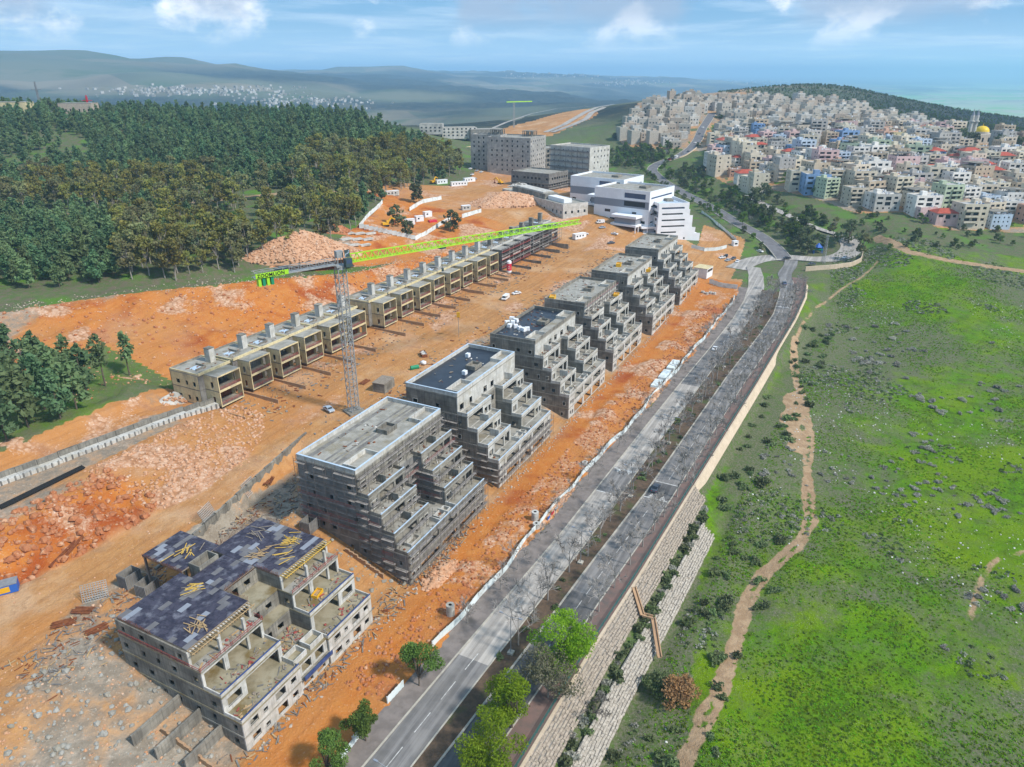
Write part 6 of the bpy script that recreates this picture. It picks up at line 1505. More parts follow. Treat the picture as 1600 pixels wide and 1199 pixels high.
# grass tufts, valley scrub, town trees, wooded ridge
gsrc = [link('grass_tuft', leaves('grass_tuft', 'grass_tuft', [(0,0,.15,.5,.5,.2)], 14, .26, 5)), link('scrub_tuft', leaves('scrub_tuft', 'leaf_shrub', [(0,0,.2,.6,.6,.3)], 18, .3, 6))]
gsrc += [link('grass_tuft', leaves('grass_tuft', m_, [(0,0,.15,.5,.5,.2)], 14, .26, 15+q_)) for q_, m_ in enumerate(('leaf_olive', 'leaf_green', 'leaf_bright'))]
hold = thing('tuft_clump', 'small grass tuft by the foot of the lower stone tier', 'grass', (*hit(1000, 1185)[:2], hit(1000, 1185)[2])); 
for o in gsrc: o.parent = hold
tp = []
while len(tp) < 60000:
    n = 60000; X = np.random.uniform(-20, 260, n); Y = np.random.uniform(60, 420, n); s, r = tosr(X, Y); i = np.clip(np.searchsorted(GX, X), 0, nx-1); j = np.clip(np.searchsorted(GY, Y), 0, ny-1)
    ok = meadow[j, i] & (trail[j, i] < .25) & (bare[j, i] < .3) & (r > RAIL(np.clip(s, -60, 389))+12.5) & (np.random.rand(n) < np.clip(60/np.sqrt(X*X+Y*Y)+.2, 0, 1)) & (np.random.rand(n) < np.clip(.5+fbm(X, Y, 22, 3, 44)*4, .05, 1))
    tp += list(zip(X[ok], Y[ok], zat(X[ok], Y[ok])))
gn_scatter('grass', 'bright green grass and low herbs of the meadow', 'grass', tp, [[gsrc[0]], [gsrc[4]], [gsrc[0]], [gsrc[3]], [gsrc[4]]], .25, .75, 4)
sp_ = []
while len(sp_) < 5200:
    n = 60000; X = np.random.uniform(-20, 290, n); Y = np.random.uniform(60, 440, n); s, r = tosr(X, Y); i = np.clip(np.searchsorted(GX, X), 0, nx-1); j = np.clip(np.searchsorted(GY, Y), 0, ny-1)
    k_ = fbm(X, Y, 34, 4, 90)+.10*np.exp(-((r-RAIL(np.clip(s, -60, 389))-18)/12)**2)
    ok = meadow[j, i] & (trail[j, i] < .2) & (r > RAIL(np.clip(s, -60, 389))+12.5) & (k_ > .09)
    sp_ += list(zip(X[ok][:1500], Y[ok][:1500], zat(X[ok][:1500], Y[ok][:1500])))
tsrc = link('scrub_twigs', leaves('scrub_twigs', 'leaf_thorn', [(0,0,.2,.7,.7,.35)], 26, .26, 9)); tsrc.parent = hold; KIDS.setdefault(hold.name, []).append(tsrc)
gn_scatter('meadow_scrub', 'grey green scrub growing in patches through the meadow', 'scrub', sp_, [[tsrc], [gsrc[1]], [gsrc[1]]], .4, 1.2, 14)
rd = []
vp = [(1000,275),(1090,262),(1120,300),(1200,310),(1290,345),(1300,372),(1245,378),(1190,352),(1140,325),(1090,305),(1040,285)]
va = [(935,255),(930,238),(985,232),(1062,238),(1020,258),(1005,268),(960,262)]
for poly, n, sc in ((vp, 170, 1.0), (va, 130, 1.0)):
    k = 0
    while k < n:
        px, py = rf.uniform(925, 1305), rf.uniform(228, 380)
        if in_px(poly, px, py):
            k += 1; X, Y, Z = hit(px, py)
            if road_d(X, Y) > 6: rd.append((X, Y, Z))
for i, (X, Y, Z) in enumerate(rd): tree_at('valley_tree', BROADS[i % 4], 'green tree on the scrubby slope '+('below the houses beyond the uphill street' if proj(X, Y, Z)[0] < 1050 and proj(X, Y, Z)[1] < 272 else 'between valley road and lower road' if proj(X, Y, Z)[0] < 1200 else 'between lower road and junction'), 'tree', X, Y, Z, rf.uniform(.45, 1.05), group='trees of the slope below the town')
for i, (px, py, P, sc, lb) in enumerate(((1190,316,BROADS[0],1.7,'broad dark umbrella tree beside the pale blue house'),(1175,318,BROADS[2],1.5,'dark tree next to the broad umbrella tree'),(1345,408,EUCS[1],1.0,'tall brown green tree at the bend of the side road'),(1325,382,BROADS[0],1.9,'dark tree beside the bend of the side road'),(1300,372,EUCS[3],.8,'brown topped tree above the playground'),(1262,398,BROADS[2],1.6,'dark green tree beside the blue playground'),(1245,388,BROADS[0],1.3,'dark green tree between junction and playground'),(1288,392,BROADS[2],1.2,'small dark tree behind the blue playground frame'),(1160,352,BROADS[1],1.1,'yellow green tree beside the valley road, above the school fence'),(1120,338,BROADS[1],1.0,'green tree beside the valley road, behind the front school block'),(1230,372,BROADS[3],1.2,'olive tree by the low road near the playground'),(1480,225,BROADS[0],1.8,'dark tree in the town below the golden dome, leftmost'),(1500,228,BROADS[0],2.0,'dark tree in the town just below the golden dome'),(1520,232,BROADS[2],1.9,'dark tree in the town below the mosque'),(1560,236,BROADS[0],1.8,'dark tree in the town right of the mosque'),(1590,236,BROADS[2],1.7,'dark tree in the town at the picture edge'))):
    X, Y, Z = hit(px, py); tree_at('town_tree', P, lb, 'tree', X, Y, Z, sc)
for i in range(230):
    d_, X, Y, Z, px, py = rt.choice(spots); X += rt.uniform(7, 11)*rt.choice((-1, 1)); Y += rt.uniform(-9, 9)
    tree_at('town_tree', BROADS[i % 4], 'small green tree between houses of the hillside town', 'tree', X, Y, gz(X, Y), rt.uniform(.5, 1.05), group='trees among the town houses')
for i, q_ in enumerate(range(6, int(len(valley_road)*.62), 3)):
    for o_ in (-8.5, 8.5):
        X, Y, _z = offs(valley_road, o_)[q_]; tree_at('street_tree', BROADS[(i+(o_ > 0)) % 4] if rf.random() < .6 else GREYT[i % 4], 'roadside tree along the valley road behind the school', 'tree', X+rf.uniform(-1.5, 1.5), Y+rf.uniform(-1.5, 1.5), gz(X, Y), rf.uniform(.55, .85), group='street trees of the valley road')
for i in range(70):
    px, py = rf.uniform(1340, 1610), rf.uniform(338, 392); X, Y, Z = hit(px, py)
    if road_d(X, Y) > 8: tree_at('field_edge_tree', BROADS[i % 4], 'low green tree between the town foot and the far meadow track', 'tree', X, Y, Z, rf.uniform(.25, .6), group='trees at the town foot')
rp = []
while len(rp) < 6500:
    a = rf.uniform(.08, .66); q = rf.uniform(980, 1900); X, Y = q*math.sin(a), q*math.cos(a); Z = gz(X, Y); px, py, dep = proj(X, Y, Z)
    if 1060 < px < 1660 and not in_px(TOWN, px, py) and py < 225: rp.append((X, Y, Z-.5))
bsrc = parts_of('valley_tree', 4)
gn_scatter('ridge_scrub', 'dark scrub and trees covering the ridge behind the town', 'scrub', rp, bsrc, .12, .45, 8)
# ------------------------------------------------------------------ vehicles
def car_proto(col, kind='car'):
    if col not in MAT:
        c = {'car_white': (.78,.78,.78), 'car_silver': (.34,.40,.46), 'car_black': (.025,.025,.03), 'car_grey': (.10,.11,.13), 'car_blue': (.06,.09,.16), 'car_red': (.45,.03,.03)}[col]; mat(col, c, rough=.25, spec=.6)
    t = thing('car' if kind == 'car' else 'van', '-', 'car'); L, Wd = (4.5, 1.8) if kind == 'car' else (5.4, 2.0); mb = MB(); h = 1.45 if kind == 'car' else 2.2
    if kind == 'car': prof = [(0,.35),(0,.72),(.15,.86),(1.05,.95),(1.55,1.40),(2.9,1.45),(3.75,.98),(4.4,.92),(4.5,.6),(4.5,.35)]
    else: prof = [(0,.4),(0,1.0),(.5,1.15),(.95,2.05),(1.3,2.2),(5.3,2.2),(5.4,2.0),(5.4,.4)]
    n = len(prof)
    for y in (-Wd/2, Wd/2):
        for x, z in prof: mb.v.append((x-L/2, y*(.86 if z > 1.2 and kind == 'car' else 1.0), z))
    mb.f += [tuple(range(n))[::-1], tuple(range(n, 2*n))]; mb.m += [0, 0]
    for i in range(n): mb.f.append((i, (i+1) % n, n+(i+1) % n, n+i)); mb.m.append(0)
    mb.build('body', col, t)
    g = MB()
    if kind == 'car':
        g.quad((1.08-L/2,-.74,.985),(1.53-L/2,-.70,1.385),(1.53-L/2,.70,1.385),(1.08-L/2,.74,.985)); g.quad((2.95-L/2,-.70,1.44),(3.72-L/2,-.74,1.015),(3.72-L/2,.74,1.015),(2.95-L/2,.70,1.44))
        for sg in (-1, 1): g.quad((1.25-L/2,sg*.90,.98),(3.5-L/2,sg*.90,1.0),(2.85-L/2,sg*.79,1.38),(1.62-L/2,sg*.79,1.35))
        g.v = [(x, y, z+.012) for x, y, z in g.v]
    else:
        g.quad((.53-L/2,-.9,1.2),(.95-L/2,-.85,2.04),(.95-L/2,.85,2.04),(.53-L/2,.9,1.2)); g.v = [(x-.03, y, z) for x, y, z in g.v]
        for sg in (-1, 1): g.quad((1.0-L/2,sg*1.01,1.25),(2.4-L/2,sg*1.01,1.25),(2.4-L/2,sg*1.01,1.95),(1.25-L/2,sg*1.01,1.95))
    g.build('window', 'glass_dark', t)
    for x in (.85, L-.85):
        for sg in (-1, 1):
            w = MB(); w.cyl((x-L/2, sg*(Wd/2-.12), .33), (x-L/2, sg*(Wd/2+.02), .33), .33, 10); o = w.build('wheel', 'black', t); q = MB(); q.cyl((x-L/2, sg*(Wd/2+.02), .33), (x-L/2, sg*(Wd/2+.03), .33), .2, 8); q.build('rim', 'steel_grey', o)
    for sg in (-1, 1):
        MB().box(-L/2-.02, -L/2+.05, sg*.62-.18, sg*.62+.18, .62, .76).build('headlight', 'white_paint', t); MB().box(L/2-.05, L/2+.02, sg*.68-.14, sg*.68+.14, .66, .8).build('tail_light', 'red', t)
    return t
CARP = {}
def car(col, x, y, z, ang, label, kind='car', group=None, at=None):
    k = (col, kind)
    if k not in CARP: o = CARP[k] = car_proto(col, kind)
    else: o = copy_tree(CARP[k])
    if at: X, Y, Z = at
    else:
        if z is None: X, Y, Z = hit(x, y); 
        else: X, Y = pix(x, y, z); Z = z
    o.location = (X, Y, Z+.03); o.rotation_euler = (0, 0, ang); tag(o, label, 'van' if kind == 'van' else 'car', group or '')
    if group is None and 'group' in o: del o['group']
DA = ROT
car('car_grey', 0, 0, 0, DA+math.pi, 'dark grey car crossing the painted hump on the far carriageway', at=RW(117, float(RL(117))+2.0, .02))
car('car_white', 0, 0, 0, DA, 'white car driving alone on the carriageway nearest the hoarding', at=RW(239, float(LL(239))+2.4, .02))
car('car_grey', 0, 0, 0, DA+math.pi, 'dark car behind bare trees near the bend of the far carriageway', at=RW(268, float(RL(268))+3.0, .02))
car('car_blue', 0, 0, 0, DA+math.pi+.3, 'dark blue car on the far carriageway just before the junction', at=RW(362, float(RL(362))+2.5, .02))
X, Y, Z = junction[int(len(junction)*.18)]; car('car_white', 0, 0, 0, 2.2, 'white car entering the junction from the valley road', at=(*pix(1187, 394, 6.2), 6.2))
car('car_black', 0, 0, 0, .15, 'black car crossing the junction', at=(*pix(1229, 405, 6.1), 6.1))
car('car_white', 1320, 404, 6.3, .7, 'white car on the side road under the tall trees')
car('car_grey', 1268, 414, 6.0, .2, 'grey car parked by the side road wall')
car('car_silver', 514, 642, float(haulz(np.float64(95)))+.1, 2.3, 'silver blue car parked on the haul road beside the crane')
car('car_white', 790, 468, None, DA+.1, 'white van parked by the haul road, nearest the pole floodlight', 'van'); car('car_white', 807, 460, None, .6, 'white car parked by the haul road behind the white van')
for i, (x, y, c, a, lb) in enumerate(((938,349,'car_white',.3,'white van by the site huts at the end of the haul road'),(941,357,'car_silver',.4,'silver car below the white van at the end of the haul road'),(960,367,'car_white',2.6,'white car alone in the bend of the haul road'),(914,367,'car_white',.2,'white car beside the cream site hut'),(955,381,'car_grey',.4,'grey car behind the last terraced block'))):
    car(c, x, y, None, a, lb, 'van' if i == 0 else 'car')
for i, (x, y, c) in enumerate(((1128,404,'car_white'),(1137,408,'car_silver'),(1146,405,'car_grey'),(1152,410,'car_white'),(1135,401,'car_black'))): car(c, x, y, None, .5+.2*i, ('white car parked by the hut, leftmost of five','silver car parked by the hut','grey car parked by the hut','white car parked by the hut, rightmost of five','black car parked by the hut behind the others')[i], group='cars parked by the hut')
for i, (x, y) in enumerate(((1040,254),(1046,251),(1056,247),(1075,238),(1086,224),(1093,210),(1098,200))): car(('car_white','car_red','car_white','car_black','car_white','car_grey','car_white')[i], x, y, None, .9, ('white bus-like van on the uphill street, lowest','red van on the uphill street','white van behind the red one on the uphill street','black car low on the uphill street','white car midway on the uphill street','grey car midway on the uphill street','white car highest on the uphill street')[i], 'van' if i < 3 else 'car', 'vehicles on the uphill street')
for i, (x, y) in enumerate(((735,265),(745,268),(752,270),(738,274),(742,281))): car(('car_white','car_silver','car_white','car_white','car_silver')[i], x, y, None, 1.2, ('white','silver','second white','third white','lower silver')[i]+' car parked by the white cabins under the wood', group='cars by the cabins')
# ------------------------------------------------------------------ street lamps
def lamp_proto():
    t = thing('street_lamp', '-', 'street lamp'); MB().box(-.6, .6, -.6, .6, -.2, .45).build('base', 'kerb', t)
    mb = MB(); mb.cyl((0,0,.4), (0,0,9.5), .11, 7, .07); mb.build('pole', 'steel_grey', t)
    for sg in (-1, 1):
        mb = MB(); mb.bar((0,0,9.4), (sg*1.9,0,9.9), .09); a = mb.build('arm', 'steel_grey', t); mb = MB(); mb.box(sg*2.2-.38, sg*2.2+.38, -.16, .16, 9.82, 9.98); mb.build('lamp_head', 'grey_block', a)
    return t
lp = lamp_proto()
for i, s in enumerate((3, 42, 76, 110, 146, 182, 220, 258, 296)):
    o = lp if i == 0 else copy_tree(lp); o.location = RW(s, (float(LL(s))+7.3+float(RL(s)))/2, .1); o.rotation_euler = (0, 0, ROT-math.pi/2)
    tag(o, 'double armed street lamp on the median, %s from the bottom of the picture' % ORD[i], 'street lamp', 'street lamps of the median')
# ------------------------------------------------------------------ site furniture
def pt(s, r, dz=0.0): X, Y = wsr(s, r); return (X, Y, gz(X, Y)+dz)
def ring(x, y, label, h=2.6, z=None, grp=None):
    X, Y, Z = hit(x, y); t = thing('manhole_shaft', label, 'concrete shaft', (X, Y, Z-.3), 0, grp); mb = MB(); n = 16
    for a, b in ((0, h*.5), (h*.5+.03, h)): 
        mb = MB(); mb.cyl((0,0,a), (0,0,b), .95, n, cap=False); mb.build('ring', 'concrete_pale', t, smooth=True)
    mb = MB(); mb.v = [(math.cos(2*math.pi*i/n)*r_, math.sin(2*math.pi*i/n)*r_, h) for r_ in (.97, .38) for i in range(n)]; mb.f = [(i, (i+1) % n, n+(i+1) % n, n+i) for i in range(n)]; mb.m = [0]*n; mb.build('cover', 'concrete_pale', t)
    mb = MB(); mb.cyl((0,0,h-.5), (0,0,h-.4), .4, n); mb.build('opening', 'void', t)
ring(704, 960, 'pale concrete manhole shaft near the hoarding, closest to the camera', 3.0)
ring(836, 812, 'pale concrete manhole shaft behind the second block', 2.8); ring(838, 824, 'grey concrete manhole shaft just below the pale one', 1.6)
ring(914, 726, 'small concrete shaft lying in the red earth', 1.2)
for i, (x, y) in enumerate(((1098,458),(1104,460),(1110,459),(1116,460))): ring(x, y, 'concrete ring in the short row by the grey screen, %s from the left' % ORD[i], 1.3, grp='concrete rings by the screen')
def boxy(name, label, cat, P, dims, rz, m, roofm=None, win=(), group=None):
    t = thing(name, label, cat, P, rz, group); w, d, h = dims; MB().box(-w/2, w/2, -d/2, d/2, -.3, h).build('body', m, t)
    if roofm: MB().box(-w/2-.15, w/2+.15, -d/2-.15, d/2+.15, h+.005, h+.16).build('roof', roofm, t)
    for (x0, x1, z0, z1) in win: MB().box(x0, x1, -d/2-.04, -d/2+.05, z0, z1).build('window', 'glass_dark', t)
    return t
X, Y, Z = hit(1092, 434); boxy('site_hut', 'white hut with flat beige roof beside the site gate', 'hut', (X+3, Y+4, Z), (9, 8, 5.2), ROT-.15, 'white_paint', 'cream', ((-3.8, 3.8, 3.2, 4.6),))
sc_ = thing('screen_fence', 'grey green corrugated screen in front of the site hut', 'fence'); fence_run(sc_, [hit(1108, 443), hit(1125, 449), hit(1152, 452)], 1.3, me=SHEET)
for nm, lab, line in (('hoarding', 'white hoarding curving below the front school block', [(1080,388),(1100,393),(1120,392),(1135,388)]), ('hoarding', 'white zigzag hoarding round the upper yard', [(562,357),(600,365),(650,376),(665,368),(690,352),(705,343)]), ('hoarding', 'white hoarding running back along the upper yard', [(562,357),(575,340),(592,325),(598,318)]), ('hoarding', 'short white hoarding beside the rubble bank', [(722,341),(752,332)]), ('hoarding', 'white hoarding behind the trees of the upper yard', [(640,330),(660,318),(690,312)]), ('hoarding', 'grey hoarding along the upper side of the school strip', [(1096,333),(1120,352),(1150,378)])):
    f = thing(nm, lab, 'fence'); fence_run(f, [hit(*p) for p in line], 1.25 if 'school' not in lab else 1.1)
X, Y, Z = hit(1148, 384); boxy('gate_cabin', 'small white cabin at the site gate by the closed road', 'cabin', (X, Y, Z), (3.4, 2.6, 2.9), .3, 'white_paint', 'white_paint', ((-1, 1, 1, 2),))
for i, (x, y, w, lab) in enumerate(((717,290,13,'long white cabin with red flag under the wood'),(690,287,9,'white box cabin beside the orange loader'),(733,284,10,'white cabin with dark windows under the wood'),(640,350,6,'white covered stack in the upper yard'),(655,345,5,'pale tented stack in the upper yard'),(668,338,5,'white stack by the red tank in the upper yard'),(728,328,6,'grey container pair by the rubble bank'),(613,305,9,'grey container at the yard gate'),(905,372,9,'cream site hut beside the haul road end'))):
    X, Y, Z = hit(x, y); boxy('cabin', lab, 'cabin', (X, Y, Z), (w, 3, 2.8), .45+.1*(i % 3), 'white_paint' if 'grey' not in lab else 'concrete_pale', 'tank_white', tuple((-w/2+1+k*2.4, -w/2+2.1+k*2.4, 1.1, 2.0) for k in range(int(w/2.6))))
X, Y, Z = hit(676, 347); boxy('tank', 'red flat tank in the upper yard', 'tank', (X, Y, Z), (5, 3, 1.2), .5, 'red')
# silo with red printed band
X, Y, Z = pt(262, -80.5); t = thing('silo', 'white cement silo with red printed band beside the house row', 'silo', (X, Y, Z))
for a in range(4): MB().bar((.9*math.cos(a*1.57+.78), .9*math.sin(a*1.57+.78), -.3), (.9*math.cos(a*1.57+.78), .9*math.sin(a*1.57+.78), 2.6), .16).build('leg', 'steel_grey', t)
mb = MB(); mb.cyl((0,0,1.4), (0,0,2.6), .3, 16, 1.25); mb.cyl((0,0,2.6), (0,0,8.2), 1.25, 16); mb.cyl((0,0,8.2), (0,0,8.8), 1.25, 16, .5); mb.build('vessel', 'white_paint', t, smooth=False)
mb = MB(); mb.cyl((0,0,3.6), (0,0,7.2), 1.28, 16, cap=False); bnd = mb.build('printed_band', 'red', t)
mb = MB()
for k in range(7):
    a = -2.0+k*.12; mb.obox((1.3*math.cos(a), 1.3*math.sin(a), 5.4+.55*math.cos((k-3)*.55)), (.12, .06, .22), a+1.57); mb.obox((1.3*math.cos(a), 1.3*math.sin(a), 4.6+.25*math.cos((k-3)*.55)), (.12, .06, .22), a+1.57)
mb.build('white_emblem', 'white_paint', bnd)
# pole floodlight
X, Y, Z = hit(717, 527); t = thing('floodlight_pole', 'thin pole with yellow box on top beside the haul road', 'pole', (X, Y, Z)); mb = MB(); mb.cyl((0,0,-.3), (0,0,8.5), .09, 6); mb.build('pole', 'steel_grey', t); mb = MB(); mb.box(-.6, .6, -.4, .4, 8.5, 10.4); mb.build('lamp_box', 'yellow', t); mb = MB(); mb.box(-.9, .9, -.1, .1, 8.3, 8.5); mb.build('bracket', 'yellow', t)
# crates and blocks on the roofs
def on(s, r, z): X, Y = wsr(s, r); return (X, Y, z)
for i, (s_, r_, z0_, z, lab) in enumerate(((277, -11.6, .6, 20.8, 'yellow crate on the far upper terrace of the second block from the school'),(229, -11.6, 0, 20.8, 'yellow crate on the far upper terrace of the rough-roofed block'),(198.5, -28.6, 0, 25.6, 'yellow box at the rear corner of the rough grey roof'),(262, -22, .6, 25.5, 'small yellow box on the roof of the second block from the school'),(186, -38, None, 0, 'yellow box on the ground behind the insulation-roofed block'))):
    X, Y = wsr(s_, r_)
    if z0_ is None: z = gz(X, Y)
    else: X *= (CAM_H-z0_)/CAM_H; Y *= (CAM_H-z0_)/CAM_H; z += z0_
    t = thing('crate', lab, 'crate', (X, Y, z+.02), ROT+.2); w = 1.9
    for a in ((-w, -w+.15, -1.1, 1.1), (w-.15, w, -1.1, 1.1), (-w+.15, w-.15, -1.1, -.95), (-w+.15, w-.15, .95, 1.1)): MB().box(a[0], a[1], a[2], a[3], 0, 1.5).build('side', 'yellow', t)
    MB().box(-w+.15, w-.15, -.95, .95, .05, 1.0).build('load', 'timber_yellow', t)
for i, (x, y) in enumerate(((796,508),(801,503),(806,509),(812,512),(818,514),(806,500),(800,497),(824,513),(793,503))):
    X, Y = pix(x, y, 26.5); t = thing('insulation_stack', 'white insulation stack on the black roof, %s of the heap' % ORD[i], 'stack', (X, Y, 25.68), ROT+.3*i, 'insulation stacks on the black roof')
    for k in range(2): MB().box(-.9+.1*k, .9, -.7, .7-.1*k, k*.62, k*.62+.6).build('bale', 'white_paint', t)
for x, y, lab in ((731,555,'white bale on the black roof near its far parapet'), (726,582,'white bale beside the stair head on the black roof')):
    X, Y = pix(x, y, 27); t = thing('insulation_bale', lab, 'bale', (X, Y, 26.38), ROT); MB().box(-.7, .7, -.6, .6, 0, 1.2).build('bale', 'white_paint', t); MB().box(-.72, .72, -.1, .1, .02, 1.22).build('strap', 'coping_blue', t)
# store shed, tank and rusty stacks behind the black-roofed block
X, Y, Z = hit(600, 608); boxy('store_shed', 'grey plank-sided shed behind the first black-roofed block', 'shed', (X, Y, Z), (6.5, 4.5, 3.2), ROT+.1, 'concrete', 'timber_grey')
X, Y, Z = hit(648, 577); t = thing('water_tank', 'green barrel tank lying beside the haul road', 'tank', (X, Y, Z+.7), .5); mb = MB(); mb.cyl((-1.5,0,0), (1.5,0,0), .75, 12); mb.build('barrel', 'plastic_green', t); MB().box(-1, 1, -.5, .5, -.9, -.6).build('cradle', 'timber', t)
X, Y, Z = hit(661, 570); t = thing('bulk_bag', 'white round bag beside the green tank', 'bag', (X, Y, Z+.7)); mb = MB(); mb.rock((0,0,0), 1.3, random.Random(4)); mb.build('bag', 'white_paint', t, smooth=True)
def skip_at(x, y, lab, m, rz, z=None):
    X, Y, Z = hit(x, y); t = thing('skip', lab, 'skip', (X, Y, Z), rz)
    for a in ((-2.2, 2.2, -1.0, -.9), (-2.2, 2.2, .9, 1.0), (-2.2, -2.1, -.9, .9), (2.1, 2.2, -.9, .9)): MB().box(a[0], a[1], a[2], a[3], -.1, 1.3).build('side', m, t)
    mb = MB(); g = random.Random(3)
    for k in range(12): mb.obox((g.uniform(-1.8, 1.8), g.uniform(-.7, .7), .9+g.uniform(0, .3)), (g.uniform(.5, 1.4), .3, .2), g.uniform(0, 3))
    mb.box(-2.1, 2.1, -.9, .9, 0, .8); tag(mb.build('rubbish', 'rock_white', t), kind='stuff')
skip_at(662, 556, 'dark open skip full of rubbish beside the haul road', 'rust', 1.9)
X, Y, Z = hit(4, 925); t = thing('skip', 'blue steel skip with yellow end at the picture edge', 'skip', (X, Y, Z), .5); MB().box(-3, 3, -1.3, 1.3, 0, 2.0).build('body', 'plastic_blue', t); MB().box(-1.6, 1.6, -1.36, -1.3, .4, 1.7).build('plate', 'yellow', t); MB().box(-3.05, 3.05, -1.35, 1.35, 2.0, 2.15).build('rim', 'steel_grey', t)
# excavators
def excavator(x, y, lab, rz):
    X, Y, Z = hit(x, y); t = thing('excavator', lab, 'excavator', (X, Y, Z), rz)
    for sg in (-1, 1):
        mb = MB(); mb.box(-2, 2, sg*1.2-.3, sg*1.2+.3, 0, .9); mb.build('track', 'black', t)
    mb = MB(); mb.box(-1.9, 1.6, -1.3, 1.3, 1.0, 2.3); mb.build('house', 'yellow', t); mb = MB(); mb.box(.5, 1.9, -1.3, -.2, 2.0, 3.4); c = mb.build('cab', 'yellow', t); MB().box(1.9, 1.93, -1.2, -.3, 2.3, 3.3).build('window', 'glass_dark', c)
    mb = MB(); mb.bar((1.2, .3, 1.8), (4.2, .3, 4.6), .55, .7); mb.bar((4.2, .3, 4.6), (6.6, .3, 3.4), .45, .6); mb.build('boom', 'yellow', t); mb = MB(); mb.bar((6.6, .3, 3.4), (6.0, .3, 1.2), .4, .5); mb.box(5.4, 6.6, -.3, .9, .2, 1.2); mb.build('bucket', 'rust', t)
excavator(602, 354, 'yellow excavator in the upper hoarded yard', .6); excavator(782, 288, 'yellow excavator on top of the rubble bank below the towers', 2.4); excavator(676, 287, 'orange loader beside the white cabins under the wood', 1.0)
# rubble heap and banks
def heap(name, lab, x, y, rx, ry, h, m, rock, n, rz=0.0, seed=1, rs_=(.25, .8)):
    X, Y, Z = hit(x, y); g = random.Random(seed); t = thing(name, lab, 'heap', (X, Y, Z-.3), rz); mb = MB(); nr, na = 14, 40; ph = [g.uniform(0, 6.28) for _ in range(6)]
    def hf(a, q): return h*(1-q**1.5)*(1+.16*math.sin(3*a+ph[0])+.10*math.sin(5*a+ph[1]))+.35*math.sin(q*9+a*4+ph[2])*(1-q)
    mb.v.append((0, 0, hf(0, 0)))
    for i in range(1, nr+1):
        for j in range(na): q = i/nr; a = 2*math.pi*j/na; w = 1+.12*math.sin(2*a+ph[3])+.08*math.sin(5*a+ph[4]); mb.v.append((rx*q*w*math.cos(a), ry*q*w*math.sin(a), hf(a, q)*(1 if q < 1 else 0)-(1.5 if i == nr else 0)))
    for j in range(na): mb.f.append((0, 1+j, 1+(j+1) % na)); mb.m.append(0)
    for i in range(nr-1):
        for j in range(na): mb.f.append((1+i*na+j, 1+(i+1)*na+j, 1+(i+1)*na+(j+1) % na, 1+i*na+(j+1) % na)); mb.m.append(0)
    mb.build('mound', m, t, smooth=True); mb = MB()
    for k in range(n):
        a = g.uniform(0, 6.28); q = math.sqrt(g.random()); w = 1+.12*math.sin(2*a+ph[3])+.08*math.sin(5*a+ph[4]); mb.rock((rx*q*w*math.cos(a), ry*q*w*math.sin(a), max(0, hf(a, q))), g.uniform(*rs_), g)
    tag(mb.build('stones', rock, t), kind='stuff')
heap('rubble_heap', 'large pale orange heap of broken rock at the edge of the wood', 468, 398, 25, 14, 9.5, 'heap_soil', 'rock_orange', 1300, .35)
heap('earth_heap', 'red brown earth heap behind the pale rock heap', 520, 362, 9, 6, 3.5, 'rock_red', 'rock_red', 120, .3, 2)
heap('rubble_heap', 'boulder heap in the red earth beside the second block', 688, 898, 7, 2.6, 1.6, 'rock_orange', 'rock_orange', 150, ROT, 3, (.3, .9))
heap('rubble_heap', 'rubble bank below the towers with grey spoil on top', 790, 318, 26, 14, 7, 'heap_soil', 'rock_orange', 700, .2, 4)
heap('rubble_heap', 'grey spoil heap on the rubble bank beside the excavator', 812, 292, 10, 6, 3, 'concrete', 'rock_white', 260, .2, 5)
heap('boulder', 'grey boulder mass by the near terrace house', 272, 628, 5, 3.4, 3.0, 'concrete_pale', 'rock_orange', 60, .6, 6)
# stacks of precast pieces near the rock heap
for i in range(9):
    X, Y, Z = hit(536+(i % 3)*17+(i//3)*4, 384-(i//3)*9); t = thing('precast_stack', 'pale precast concrete stack on the upper track, %s of nine' % ORD[i], 'stack', (X, Y, Z), .75, 'precast stacks by the rock heap')
    for k in range(4): MB().box(-3, 3, k*.75-1.5, k*.75-.9, 0, .75).build('piece', 'concrete_pale', t)
# grey double-stepped wall along the upper terrace
gw = thing('terrace_wall', 'long grey two-step concrete wall below the pine mound', 'wall')
for s in np.arange(-30, 80, 5.0):
    r = -101.5+(s-21)*.17; z = gz(*wsr(s, r+4)); X, Y = wsr(s, r); o = MB().box(0, 4.96, 0, .5, -.5, 2.4).build('wall_panel', 'concrete', gw, (X, Y, z)); o.rotation_euler = (0, 0, ROT-.17)
    o = MB().box(0, 4.96, -2.2, -.02, -.5, .95).build('step', 'concrete_pale', gw, (X, Y, z)); o.rotation_euler = (0, 0, ROT-.17)
    for k in range(3):
        mb = MB(); mb.box(.6+k*1.6, .9+k*1.6, -2.5, -2.22, -.4, 1.3); o = mb.build('buttress', 'concrete_dark', gw, (X, Y, z)); o.rotation_euler = (0, 0, ROT-.17)
X, Y = wsr(14, -88.5); t = thing('long_pipe', 'bundle of long dark pipes lying along the edge of the rubble slope', 'pipes', (X, Y, gz(X, Y)+.5), ROT)
for k in range(3): mb = MB(); mb.cyl((0, k*.5, .1*k), (21, k*.5+.2, .1*k), .24, 8); mb.build('pipe', 'black', t)
# concrete wall holding the haul road behind the near blocks
pw = thing('pit_wall', 'tall concrete wall holding the haul road behind the two nearest blocks', 'wall')
for s in np.arange(20, 80, 4.0):
    X, Y = wsr(s, -48.3-(s-38)*.16); z = float(haulz(np.float64(s+2))); o = MB().box(0, 3.97, -.25, .25, -4.6, .55).build('wall_panel', 'concrete', pw, (X, Y, z)); o.rotation_euler = (0, 0, ROT+.16)
